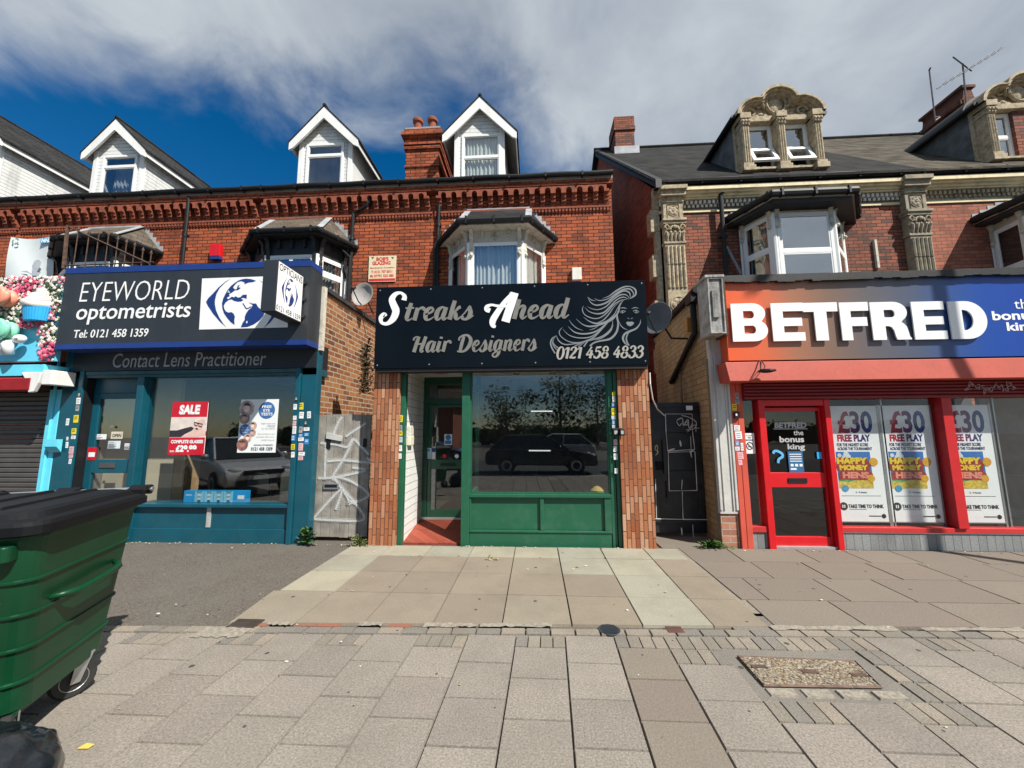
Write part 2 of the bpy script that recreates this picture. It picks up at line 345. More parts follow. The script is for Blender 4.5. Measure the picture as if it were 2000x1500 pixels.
def emit(name, col, s):
    m, N, L, b = _new(name); b.inputs['Emission Color'].default_value = tuple(col)+(1,); b.inputs['Emission Strength'].default_value = s; b.inputs['Base Color'].default_value = (.8, .8, .8, 1); return m
BRICK = brickmat('red_brick', (.37, .088, .034), (.21, .055, .028), (.035, .02, .015), ms=.010, bamt=.6)
BRICKD = brickmat('dark_red_brick', (.275, .088, .052), (.12, .066, .055), (.05, .035, .028), bw=.23, bh=.083, ms=.009, blotch=(.11, .075, .06), bamt=.7)
BRICKP = brickmat('pale_red_brick', (.36, .12, .075), (.26, .09, .06), (.14, .085, .065), bw=.23, bh=.083, ms=.008, bamt=.45, blotch=(.2, .11, .08))
BRICKY = brickmat('brown_brick', (.24, .085, .035), (.11, .045, .028), (.36, .29, .21), bw=.24, bh=.088, ms=.011, blotch=(.26, .16, .07), bamt=.65, third=(.36, .16, .06), bscale=3.2)
BRICKC = brickmat('cream_painted_brick', (.42, .30, .16), (.38, .27, .14), (.16, .11, .07), bw=.25, bh=.09, ms=.005, blotch=(.2, .13, .08), bamt=.75, third=(.46, .34, .19), bscale=2.0)
BRICKF = brickmat('dark_flank_brick', (.30, .075, .04), (.2, .055, .035), (.10, .06, .045), bw=.23, bh=.083, bamt=.5)
TILEV = brickmat('upright_brick_slip', (.37, .135, .058), (.27, .082, .038), (.11, .055, .035), bw=.235, bh=.058, ms=.006, vertical=True, soot=.35, third=(.52, .30, .185), blotch=(.5, .26, .16), bamt=.35, offset=.37, freq=2)
TERRA = mat('terracotta', (.25, .062, .03), .85, var=.3, scale=14, bump=.3, dirt=(.07, .04, .03), dscale=4, damt=.7)
SLATE = brickmat('slate', (.030, .030, .031), (.021, .0215, .023), (.012, .012, .012), bw=.28, bh=.16, ms=.005, blotch=(.06, .054, .046), bamt=.55, rough=.9, spec=.08)
SLATEB = brickmat('brown_slate', (.115, .092, .07), (.085, .07, .058), (.03, .025, .02), bw=.28, bh=.16, ms=.005, blotch=(.14, .13, .12), bamt=.4, rough=.9, spec=.08)
LEAD = mat('lead', (.34, .36, .38), .55, var=.25, scale=5, bump=.2, bscale=20)
BLK = mat('black_plastic', (.010, .011, .013), .55, var=.2, spec=.3)
BLKP = mat('black_paint', (.013, .013, .014), .55, var=.3, bump=.15, bscale=30)
WHITE = mat('white_upvc', (.80, .81, .80), .35, var=.03, scale=2)
WHITEB = mat('white_board', (.80, .80, .79), .5, var=.05, scale=3, dirt=(.45, .44, .40), dscale=2.5, damt=.35, streak=True)
WHITEK = mat('flaking_white_paint', (.34, .335, .32), .75, var=.35, scale=9, bump=.5, bscale=30, dirt=(.05, .047, .042), dscale=8, damt=.95, streak=True)
WHITEP = mat('chalky_white_paint', (.52, .51, .48), .75, var=.12, scale=4, bump=.3, bscale=30, dirt=(.16, .15, .135), dscale=5, damt=.8, streak=True)
WHITED = mat('weathered_white_paint', (.58, .55, .47), .7, var=.15, scale=5, bump=.25, bscale=25, dirt=(.10, .095, .085), dscale=5, damt=.9)
GREYP = mat('grey_soffit', (.32, .31, .30), .7, var=.2, dirt=(.1, .1, .09), dscale=3)
STONE = mat('buff_terracotta_stone', (.41, .335, .225), .85, var=.28, scale=13, bump=.6, bscale=40, dirt=(.085, .068, .048), dscale=7, damt=.88)
CREAM = mat('cream_painted_moulding', (.74, .63, .40), .7, var=.1, dirt=(.2, .16, .09), dscale=4, damt=.6)
GL = glass('window_glass', (.955, .97, .965), 1.3, .15)
GLS = glass('shop_glass', (.965, .975, .97), 1.2, .075)
GLB = glass('betting_shop_glass', (.965, .975, .97), 1.1, .04)
GLU = glass('sky_reflecting_glass', (.7, .75, .77), 1.5, .36)
CURT = mat('net_curtain', (.62, .66, .63), .9, var=.1, scale=25)
CURTD = mat('grey_curtain', (.34, .36, .38), .9, var=.15, scale=20)
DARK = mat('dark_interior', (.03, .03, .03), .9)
DOORW = mat('interior_grey', (.22, .22, .22), .9)
TEAL = mat('teal_paint', (.0045, .075, .112), .35, var=.12, scale=3, dirt=(.022, .085, .11), dscale=5, damt=.6, bump=.08, bscale=30)
AQUA = mat('pale_blue_paint', (.12, .62, .80), .5, var=.06, dirt=(.3, .6, .65), dscale=5, damt=.4)
NAVY = mat('sign_navy', (.012, .038, .19), .4, var=.08)
CHAR = mat('sign_charcoal', (.024, .028, .034), .45, var=.12, scale=2, dirt=(.06, .063, .068), dscale=3, damt=.35, streak=True)
CHARD = mat('dark_fascia', (.012, .014, .017), .5, var=.15)
SWHITE = mat('sign_white', (.82, .83, .83), .5, var=.02)
GREY = mat('sign_grey', (.205, .198, .176), .3, var=.12, scale=12)
GREYB = mat('sign_silver', (.215, .23, .24), .35, var=.06)
BLACKS = mat('gloss_black_panel', (.0045, .0058, .0075), .2, var=.2, scale=1.5, spec=.2)
GREEN = mat('salon_green_paint', (.013, .10, .052), .42, var=.08, scale=2, bump=.05, bscale=40, dirt=(.05, .135, .09), dscale=5, damt=.6)
GREEND = mat('salon_green_dark', (.006, .035, .02), .4)
RED = mat('red_paint', (.60, .008, .014), .38, var=.06, scale=3, dirt=(.5, .05, .05), dscale=6, damt=.3)
REDD = mat('shutter_red', (.20, .012, .016), .45, var=.12)
SALM = mat('faded_salmon', (.46, .078, .05), .6, var=.06, scale=4, dirt=(.25, .06, .05), dscale=22, damt=.55)
SALMP = mat('faded_red_pilaster', (.58, .085, .05), .6, var=.08, scale=4, dirt=(.45, .03, .03), dscale=5, damt=.4)
TILEG = brickmat('grey_wall_tile', (.25, .26, .26), (.22, .23, .23), (.12, .12, .12), bw=.34, bh=.105, ms=.004, vertical=True, offset=0, rough=.35, blotch=(.2, .2, .19), bamt=.4, third=(.28, .29, .29))
QUARRY = brickmat('red_quarry_tile', (.27, .06, .036), (.24, .052, .032), (.2, .06, .045), bw=.10, bh=.10, ms=.003, offset=0, rough=.6, blotch=(.3, .09, .06), bamt=.4)
STEEL = mat('galvanised_steel', (.45, .46, .47), .35, .8, var=.15, scale=15)
GREYM = mat('grey_metal', (.22, .23, .24), .45, .3, var=.1)
RUST = mat('rusty_iron', (.09, .05, .035), .8, .2, var=.4, scale=18)
PAPER = mat('white_paper', (.78, .80, .80), .6, var=.02)
YEL = mat('yellow_sticker', (.75, .60, .02), .5)
BLUES = mat('blue_sticker', (.03, .19, .48), .5)
PINK = mat('pink_sticker', (.75, .42, .46), .5)
REDS = mat('red_print', (.55, .008, .02), .45)
INK = mat('black_ink', (.012, .012, .014), .5)
GREYI = mat('grey_ink', (.3, .3, .31), .6)
# ================================================================== SETTING
S1, S2 = 5.7, 9.1            # shopfront plane, house wall plane
ASPH = islandmat('tarmac', [(0.109, 0.095, 0.081)], .9, speck=.6, sscale=75, bump=.9, stain=(.13, .12, .105), samt=.75)
ROADM = islandmat('road_asphalt', [(.05, .05, .052)], .9, speck=.3, sscale=60)
SLABG = islandmat('aggregate_slab', [(0.225, 0.202, 0.175), (0.207, 0.184, 0.161), (0.247, 0.220, 0.189), (0.218, 0.191, 0.168), (0.232, 0.206, 0.179)], .9, speck=.38, sscale=85, bump=.5, stain=(.13, .118, .10), samt=.5)
SLABB = islandmat('brown_slab', [(0.230, 0.194, 0.148), (0.244, 0.211, 0.163), (0.215, 0.181, 0.141), (0.237, 0.200, 0.155), (0.237, 0.196, 0.152)], .9, speck=.16, sscale=80, bump=.2, stain=(.14, .12, .095), samt=.5)
SLABW = islandmat('pale_slab', [(0.308, 0.287, 0.226), (0.287, 0.274, 0.219), (0.321, 0.294, 0.226)], .9, speck=.16, sscale=80, bump=.2, stain=(.17, .15, .12), samt=.55)
SLABR = islandmat('worn_slab', [(0.174, 0.148, 0.122), (0.189, 0.163, 0.133), (0.181, 0.152, 0.126)], .9, speck=.25, sscale=85, bump=.4, stain=(.16, .14, .12), samt=.6)
SETT = islandmat('small_paver', [(0.202, 0.182, 0.151), (0.237, 0.207, 0.171), (0.182, 0.167, 0.146), (0.252, 0.217, 0.176)], .9, speck=.35, sscale=95, bump=.5, samt=.5)
SETTR = islandmat('red_paver', [(0.270, 0.112, 0.075), (0.247, 0.105, 0.071), (0.225, 0.112, 0.083)], .9, speck=.2, sscale=80)
MORT = mat('pale_mortar', (.25, .225, .185), .95, var=.3, scale=30, bump=.6, bscale=60)
g = MB(); g.poly([(-160, -160, -.022), (160, -160, -.022), (160, 200, -.022), (-160, 200, -.022)]); structure(g.build('ground', ASPH))
g = MB(); g.poly([(-160, -11, -.017), (160, -11, -.017), (160, -3.2, -.017), (-160, -3.2, -.017)]); structure(g.build('road', ROADM))
def slab(mb, c, dz=0, gap=.0030, b=.004, h=.021):   # c: four corners, anticlockwise
    ctr = sum((Vector((p[0], p[1], 0)) for p in c), Vector())/4
    def ins(p, k): q = Vector((p[0], p[1], 0)); d = ctr-q; return q + d.normalized()*k*1.41
    z = dz + random.uniform(-.002, .002); tx, ty = random.uniform(-.003, .003), random.uniform(-.003, .003)
    lo = [ins(p, gap) for p in c]; hi = [ins(p, gap+b) for p in c]
    hz = [z + (q.x-ctr.x)*tx + (q.y-ctr.y)*ty for q in hi]
    mb.add([(q.x, q.y, dz-h) for q in lo]+[(q.x, q.y, zz) for q, zz in zip(hi, hz)], [(4, 5, 6, 7)]+[(i, (i+1) % 4, 4+(i+1) % 4, 4+i) for i in range(4)])
SK = .035
def kx(x, y): return x + (y-2.0)*SK
def edge(x): return 3.40 + .035*x   # line where the two pavings meet
RECT_HOLE = (1.36, 2.62, 2.26, 3.10)
fg, fb, fr_, fs_ = MB(), MB(), MB(), MB()
ci = 0; x = -9.0; w = .382
while x < 9.5:
    xa, xb = x, x+w; off = .19 if ci % 2 else 0
    top = edge(x)-.12
    y = top - (.17 if ci % 2 else 0)
    brown = 4.0 < ci-19.5 < 5.0 or (ci in (23, 24) and False)
    if ci % 2:   # short run of small pavers makes up the half slab
        n = 4
        for k in range(n):
            a, b = xa+(xb-xa)*k/n, xa+(xb-xa)*(k+1)/n
            slab(fs_, [(kx(a, y), y), (kx(b, y), y), (kx(b, top), top), (kx(a, top), top)], b=.004)
    while y > -2.9:
        y0 = y-.366
        cx = kx((xa+xb)/2, y-.18)
        if RECT_HOLE[0]-.2 < cx < RECT_HOLE[2]+.2 and RECT_HOLE[1]-.17 < y-.18 < RECT_HOLE[3]+.17:
            for k in range(4):
                a, b = xa+(xb-xa)*k/4, xa+(xb-xa)*(k+1)/4
                if ci % 3 == 0 and k == 3: pass
                ya = y
                for m in range(2):
                    yb = ya-.183; mx = kx((a+b)/2, (ya+yb)/2); my = (ya+yb)/2
                    if not (RECT_HOLE[0]-.0 < mx < RECT_HOLE[2] and RECT_HOLE[1]-.02 < my < RECT_HOLE[3]+.0):
                        slab(fs_, [(kx(a, yb), yb), (kx(b, yb), yb), (kx(b, ya), ya), (kx(a, ya), ya)], b=.004)
                    ya = yb
        else:
            tgt = fb if (.62 < cx-.0*y < .99 and y > -2) else fg
            slab(tgt, [(kx(xa, y0), y0), (kx(xb, y0), y0), (kx(xb, y), y), (kx(xa, y), y)])
        y = y0
    x += w; ci += 1
# row of small pavers along the meeting line, with a red stretch and old mortar
x = -8.5
while x < 9.5:
    y = edge(x)
    tgt = fs_
    slab(tgt, [(x, y-.115), (x+.2, y-.108), (x+.2, y-.01), (x, y-.017)], b=.004); x += .2
rd = MB(); x = -2.45
for k in range(12):
    if k not in (1, 4, 5, 7, 9, 10, 11):
        y = edge(x); slab(rd, [(x, y-.012), (x+.2, y-.005), (x+.2, y+.045), (x, y+.038)], b=.003, dz=.001)
    x += .2
mo = MB()
for (xa, xb, ya, yb) in ((-2.28, -2.05, 0, .055), (-1.5, -1.3, 0, .06), (-.95, -.5, -.01, .05), (-.48, .12, .0, .05), (-2.75, -2.35, -.2, -.05), (1.9, 2.9, -.02, .05), (3.1, 3.9, -.02, .04), (4.1, 5.6, 0, .05)):
    n = 14; top = []; bot = []
    for i in range(n+1):
        xx = xa+(xb-xa)*i/n; top.append((xx, edge(xx)+yb+random.uniform(-.014, .014), .0045)); bot.append((xx, edge(xx)+ya+random.uniform(-.014, .014), .0045))
    mo.poly(bot+top[::-1])
# forecourt slabs in front of the salon
fo, fw_ = MB(), MB()
ys = [3.44, 4.02, 4.60, 5.16, 5.62]
for r in range(4):
    for c in range(-4, 4):
        xa, xb = -.30+c*.585, -.30+(c+1)*.585
        xl = -2.64 - (ys[r]-3.5)*.12
        if xb < xl+.05: continue
        xa2 = max(xa, xl); 
        pale = r == 3 or (c == -4 and r in (1, 2)) or (c == 2 and r in (1, 2, 0)) or (c == 1 and r == 2)
        xr = min(xb, 1.9)
        slab(fw_ if pale else fo, [(xa2 if xa2 == xa else -2.64-(ys[r]-3.5)*.12, ys[r]+.035*xa if r == 0 else ys[r]), (xr, ys[r]+.035*xr if r == 0 else ys[r]), (xr, ys[r+1]), (xa2 if xa2 == xa else -2.64-(ys[r+1]-3.5)*.12, ys[r+1])])
fwb = MB()
# worn slabs right of the forecourt and through the right-hand passage
ys = [3.45, 4.02, 4.58, 5.12, 5.66]
for r in range(4):
    x = 1.95 + [0, -.35, -.12, -.3][r]; first = True
    while x < 14:
        w2 = random.choice((.6, .75, .9)); xa = 2.06 if False else max(x, 1.945); 
        y0 = ys[r]+(.035*x if r == 0 else 0)
        if x+w2 > 2.05: slab(fwb, [(xa, ys[r]+(.035*xa if r == 0 else .012*(xa-2))), (x+w2, ys[r]+(.035*(x+w2) if r == 0 else .012*(x+w2-2))), (x+w2+.03, ys[r+1]+.012*(x+w2-2)*(r < 3)), (xa+(.03 if x > 1.945 else 0), ys[r+1]+.012*(xa-2)*(r < 3))])
        x += w2
for k in range(6):
    slab(fwb, [(1.72, 5.64+k*.6), (2.62, 5.66+k*.6), (2.66, 6.26+k*.6), (1.72, 6.24+k*.6)])
for nm, mb, m in (('pavement', fg, SLABG), ('pavement_brown_strip', fb, SLABR), ('paver_band', fs_, SETT), ('red_paver_band', rd, SETTR), ('mortar_repair', mo, MORT), ('forecourt', fo, SLABB), ('forecourt_pale_slabs', fw_, SLABW), ('worn_pavement', fwb, SLABR)):
    structure(mb.build(nm, m))
bed = MB(); bed.poly([(1.6, 3.3, -.008), (2.9, 3.3, -.008), (2.9, 3.75, -.008), (1.6, 3.75, -.008)]); bed.poly([(1.86, 3.7, -.008), (2.0, 3.7, -.008), (2.0, 5.7, -.008), (1.86, 5.7, -.008)]); bed.poly([(1.15, 2.38, -.010), (2.5, 2.38, -.010), (2.6, 3.34, -.010), (1.2, 3.34, -.010)]); structure(bed.build('mortar_bed', SETT))
k = MB(); k.box(-60, 60, -3.2, -3.02, -.2, .0); structure(k.build('kerb', mat('kerb_stone', (.3, .29, .27), .85), bevel=.01))
# ------------------------------------------------------------------ iron work in the ground
t = thing('drain_cover', 'round blue-grey iron cover in the paver strip before the salon', 'drain cover', G(1190, 1230))
c = G(1190, 1230); m = MB(); m.lathe([(.001, .004), (.085, .004), (.09, .001)], (c.x, c.y, 0), n=28); m.build('lid', mat('iron_blue', (.05, .06, .075), .5, .4, var=.3), t)
m = MB()
for i in range(-4, 5): m.box(c.x-.075+abs(i)*.006, c.x+.075-abs(i)*.006, c.y+i*.017-.003, c.y+i*.017+.003, .004, .0065)
m.build('tread_bars', mat('iron_dark', (.03, .036, .045), .5, .4), t)
c = G(480, 1218)
t = thing('drain_grate', 'small slotted iron gully grate beside the tarmac forecourt', 'drain grate', (c.x, c.y, 0))
m = MB(); m.box(c.x-.12, c.x+.12, c.y-.065, c.y+.065, -.01, .001); m.build('frame', mat('grate_pit', (.012, .011, .01), .9), t)
m = MB()
for i in range(13): m.box(c.x-.115+i*.0185, c.x-.107+i*.0185, c.y-.06, c.y+.06, .001, .006)
m.box(c.x-.12, c.x+.12, c.y-.068, c.y-.06, .001, .007); m.box(c.x-.12, c.x+.12, c.y+.06, c.y+.068, .001, .007); m.box(c.x-.12, c.x+.12, c.y-.004, c.y+.004, .001, .0068)
m.build('bars', mat('grate_iron', (.11, .085, .075), .6, .5, var=.3), t)
c = G(1318, 1230)
m = MB(); m.box(c.x-.065, c.x+.065, c.y-.05, c.y+.05, -.004, .004); tag(m.build('stopcock_cover', mat('rust_lid', (.12, .06, .05), .7, .3, var=.3), bevel=.003), 'small square rusty water cover in the paver strip', 'cover').location = (0, 0, 0)
PEB = islandmat('pebble', [(0.252, 0.197, 0.116), (0.300, 0.261, 0.191), (0.180, 0.128, 0.075), (0.228, 0.191, 0.157), (0.144, 0.116, 0.093), (0.330, 0.290, 0.244)], .7, speck=.15)
t = thing('inspection_cover', 'rectangular pebble-filled inspection cover in the pavement', 'manhole cover', (1.8, 2.88, 0))
q = [(1.42, 2.735), (2.14, 2.755), (2.2, 3.03), (1.42, 3.05)]
m = MB(); m.prism([(p[0], p[1], -.012) for p in q], (0, 0, .011)); m.build('tray', mat('pebble_bed', (.22, .18, .12), .9, var=.3, scale=60, bump=.8), t)
m = MB()
for i in range(1500):
    a, b = random.random(), random.random()
    P = [Vector((p[0], p[1])) for p in q]; p = (P[0]*(1-a)+P[1]*a)*(1-b) + (P[3]*(1-a)+P[2]*a)*b
    r = random.uniform(.006, .012); m.ball((p.x, p.y, 0), r, 5, 3, (1.3, 1, .6))
m.build('pebble_fill', PEB, t)['kind'] = 'stuff'
m = MB(); m.tube([(p[0], p[1], .001) for p in q], .009, 4, True)
for px_, py_ in ((1.80, 2.89), (1.50, 2.93), (2.10, 2.87)): m.box(px_-.05, px_+.05, py_-.018, py_+.018, .004, .009)
m.build('iron_edge', mat('iron_edge', (.12, .075, .06), .75, .3, var=.4, scale=20), t)
m = MB()
for k in range(4): slab(m, [(1.40+k*.21, 2.64), (1.60+k*.21, 2.645), (1.6+k*.21, 2.725), (1.40+k*.21, 2.72)], dz=.002, b=.01)
m.build('mortar_edge', MORT, t)

# ================================================================== HOUSES
def corbel_run(mb, x0, x1, y, z, pitch=.262, h=.42, d=.19):
    n = max(1, int(round((x1-x0)/pitch))); p = (x1-x0)/n
    for i in range(n):
        xc = x0+(i+.5)*p; w = p*.23
        prof = [(y, z), (y-.03, z+.02), (y-.05, z+.10), (y-.085, z+.11), (y-.085, z+.18), (y-.12, z+.19), (y-.12, z+.26), (y-d, z+.27), (y-d, z+.335), (y, z+.335)]
        mb.prism([(xc-w, b, a) for b, a in prof], (2*w, 0, 0))
        # round-headed gap above
        st = []
        for k in range(9):
            an = math.pi*k/8; st.append((xc+p/2+math.cos(an)*(p/2-w), z+.335+math.sin(an)*.085))
        top = z+h+.03
        if i < n-1:
            loop = [(xc, z+.335), (xc+w, z+.335)] + [(xc+p/2-(p/2-w)*math.cos(math.pi*k/8), z+.335+math.sin(math.pi*k/8)*.085) for k in range(1, 8)] + [(xc+p-w, z+.335), (xc+p, z+.335), (xc+p, top), (xc, top)]
            mb.py(loop, y-d, y)
def dentil_run(mb, x0, x1, y, z, pitch=.085, w=.05, h=.07, d=.045):
    n = int((x1-x0)/pitch)
    for i in range(n):
        xa = x0+i*pitch; mb.box(xa, xa+w, y-d, y, z, z+h); mb.box(xa+.012, xa+w-.012, y-d+.01, y, z-.03, z)
    mb.box(x0, x1, y-d-.008, y, z+h, z+h+.05)
    mb.box(x0, x1, y-d*.4, y, z, z+h)
def pane_set(parent, fr, x0, z0, x1, z1, frame=.06, d=.05, bars=(), vbars=(), gm=GL, fm=None, back=.06, curt=None, nm='window_frame', curtz=None, opening=True):
    """frame with bars, pane and what hangs behind, on plane fr (x right, z up, d towards viewer)"""
    fm = fm or WHITE
    def bx(mb, xa, za, xb, zb, d0, d1):
        mb.hexa([fr.at(xa, za, d1), fr.at(xb, za, d1), fr.at(xb, zb, d1), fr.at(xa, zb, d1)], [fr.at(xa, za, d0), fr.at(xb, za, d0), fr.at(xb, zb, d0), fr.at(xa, zb, d0)])
    m = MB()
    bx(m, x0, z0, x0+frame, z1, 0, d); bx(m, x1-frame, z0, x1, z1, 0, d); bx(m, x0+frame, z0, x1-frame, z0+frame, 0, d); bx(m, x0+frame, z1-frame, x1-frame, z1, 0, d)
    zs = [z0+frame]+[z for z in bars]+[z1-frame]
    for z in bars: bx(m, x0+frame, z-frame*.6, x1-frame, z+frame*.6, 0, d-.004)
    for x in vbars: bx(m, x-frame*.6, z0+frame, x+frame*.6, z1-frame, 0, d-.002)
    # inner sash rims
    if opening:
        xs = [x0+frame*.98]+list(vbars)+[x1-frame*.98]
        for i in range(len(zs)-1):
            za = zs[i]+(frame*.6 if i else 0); zb = zs[i+1]-(frame*.6 if i < len(zs)-2 else 0); r = frame*.45
            bx(m, x0+frame, za, x0+frame+r, zb, 0, d*.75); bx(m, x1-frame-r, za, x1-frame, zb, 0, d*.75)
            bx(m, x0+frame+r, za, x1-frame-r, za+r, 0, d*.75); bx(m, x0+frame+r, zb-r, x1-frame-r, zb, 0, d*.75)
    w = m.build(nm, fm, parent, bevel=.004)
    g = MB(); bx(g, x0+frame*.5, z0+frame*.5, x1-frame*.5, z1-frame*.5, .012, .018); g.build('pane', gm, w if parent is not None and parent.type != 'MESH' else parent)
    if curt:
        c = MB(); z1c = curtz or z1-frame*.6; n = max(8, int((x1-x0)/.012)); ph = random.random()*6
        def fn(u, v): x = x0+frame*.5+(x1-x0-frame)*u; return fr.at(x, z0+frame*.5+(z1c-z0-frame*.5)*v, -back-.022*math.sin(u*(x1-x0)*62+ph+math.sin(u*9+ph)*1.4)-.01*math.sin(u*(x1-x0)*23+v*2))
        c.sheet(fn, min(n, 150), 3); c.build('curtain', curt, w if parent is not None and parent.type != 'MESH' else parent, smooth=True)
    return w
def sash_piece(mb, fr, x0, z0, x1, z1, d0, d1):
    mb.hexa([fr.at(x0, z0, d1), fr.at(x1, z0, d1), fr.at(x1, z1, d1), fr.at(x0, z1, d1)], [fr.at(x0, z0, d0), fr.at(x1, z0, d0), fr.at(x1, z1, d0), fr.at(x0, z1, d0)])
CLAD = brickmat('white_cladding', (.74, .75, .74), (.72, .73, .72), (.30, .30, .30), bw=60, bh=.105, ms=.006, rough=.5, blotch=(.6, .6, .58), bamt=.3, third=(.76, .77, .76))
def dormer(root, Yf, apex, tipl, tipr, wall, base_z, win, bars, curt=None, depth=3.4, over=.16, bt=.27, cheek=None, post=.11, gm=GL, barge=True, curtd=.06):
    """gabled dormer; apex/tips world (x,z) of the bargeboard's outer line on plane Yf-over"""
    Yb = Yf-over
    xa, za = apex; xl, zl = tipl; xr, zr = tipr; wl, wr = wall
    d = MB()   # walls: front gable and two cheeks
    zt = min(zl, zr)+.02
    slope = (za-zl)/(xa-xl)
    zpl = zl+(wl-xl)*(za-zl)/(xa-xl)-.06; zpr = zr+(xr-wr)*(za-zr)/(xr-xa)-.06
    outer = [(wl, base_z-.9), (wr, base_z-.9), (wr, zpr), (xa, za-.08), (wl, zpl)]
    x0, z0, x1, z1 = win
    vs, fs = shape([outer, [(x0, z0), (x0, z1), (x1, z1), (x1, z0)]])
    f = MB(); lay(f, vs, fs, front(Yf+.06), 0, .06); 
    body = f.build('dormer', CLAD, root)
    c = MB(); c.box(wl, wl+.05, Yf+.06, Yf+depth, base_z-.9, zpl); c.box(wr-.05, wr, Yf+.06, Yf+depth, base_z-.9, zpr); c.build('dormer_cheek', cheek or CLAD, body, split=True)
    p = MB(); p.box(wl-.012, wl+post, Yf-.03, Yf+.05, base_z-.9, zpl-.02); p.box(wr-post, wr+.012, Yf-.03, Yf+.05, base_z-.9, zpr-.02); p.build('corner_post', WHITEB, body, bevel=.006, split=True)
    r = MB(); th = .05
    r.prism([(xa, Yb-.03, za+th), (xl-.03, Yb-.03, zl+th-.03), (xl-.03, Yb-.03, zl-.0-.03), (xa, Yb-.03, za)], (0, depth+over, 0))
    r.prism([(xa, Yb-.03, za+th), (xa, Yb-.03, za), (xr+.03, Yb-.03, zr-.03), (xr+.03, Yb-.03, zr+th-.03)], (0, depth+over, 0))
    r.build('dormer_roof', SLATE, body)
    rt = MB(); rt.tube([(xa, Yb-.03+i*(depth+over)/12, za+th) for i in range(13)], .05, 8); rt.build('ridge_tile', SLATE, body)
    # tiled slopes
    b = MB(); e = .012
    nx = lambda x, z: (x, z)
    tl = .30
    ll = [(xl, zl-.0), (xa, za-.002), (xa, za-bt*1.25), (xl+.12, zl-bt*.55), (xl, zl-bt*.75)]
    rr = [(xr, zr), (xr, zr-bt*.75), (xr-.12, zr-bt*.55), (xa, za-bt*1.25), (xa, za-.002)]
    b.py(ll, Yb-.02, Yb+.03); b.py(rr, Yb-.02, Yb+.03); b.build('bargeboard', WHITEB, body, bevel=.004, split=True)
    sf = MB()   # soffit boards under the overhang and along the eaves
    sf.prism([(xl+.02, Yb+.03, zl-.06), (xa, Yb+.03, za-.05), (xa, Yb+.03, za-.09), (xl+.02, Yb+.03, zl-.10)], (0, depth, 0))
    sf.prism([(xa, Yb+.03, za-.05), (xr-.02, Yb+.03, zr-.06), (xr-.02, Yb+.03, zr-.10), (xa, Yb+.03, za-.09)], (0, depth, 0)); sf.build('soffit', GREYP, body, split=True)
    eb = MB(); eb.box(xr-.04, xr-.012, Yb+.03, Yf+depth, zr-.16, zr-.02); eb.box(xl+.012, xl+.04, Yb+.03, Yf+depth, zl-.16, zl-.02); eb.build('eaves_board', WHITEB if barge else BLKP, body, split=True)
    pane_set(body, front(Yf+.02), x0, z0, x1, z1, .055, .055, bars=bars, curt=curt, gm=gm, back=curtd)
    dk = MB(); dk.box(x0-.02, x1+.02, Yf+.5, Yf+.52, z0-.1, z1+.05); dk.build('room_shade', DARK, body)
    return body
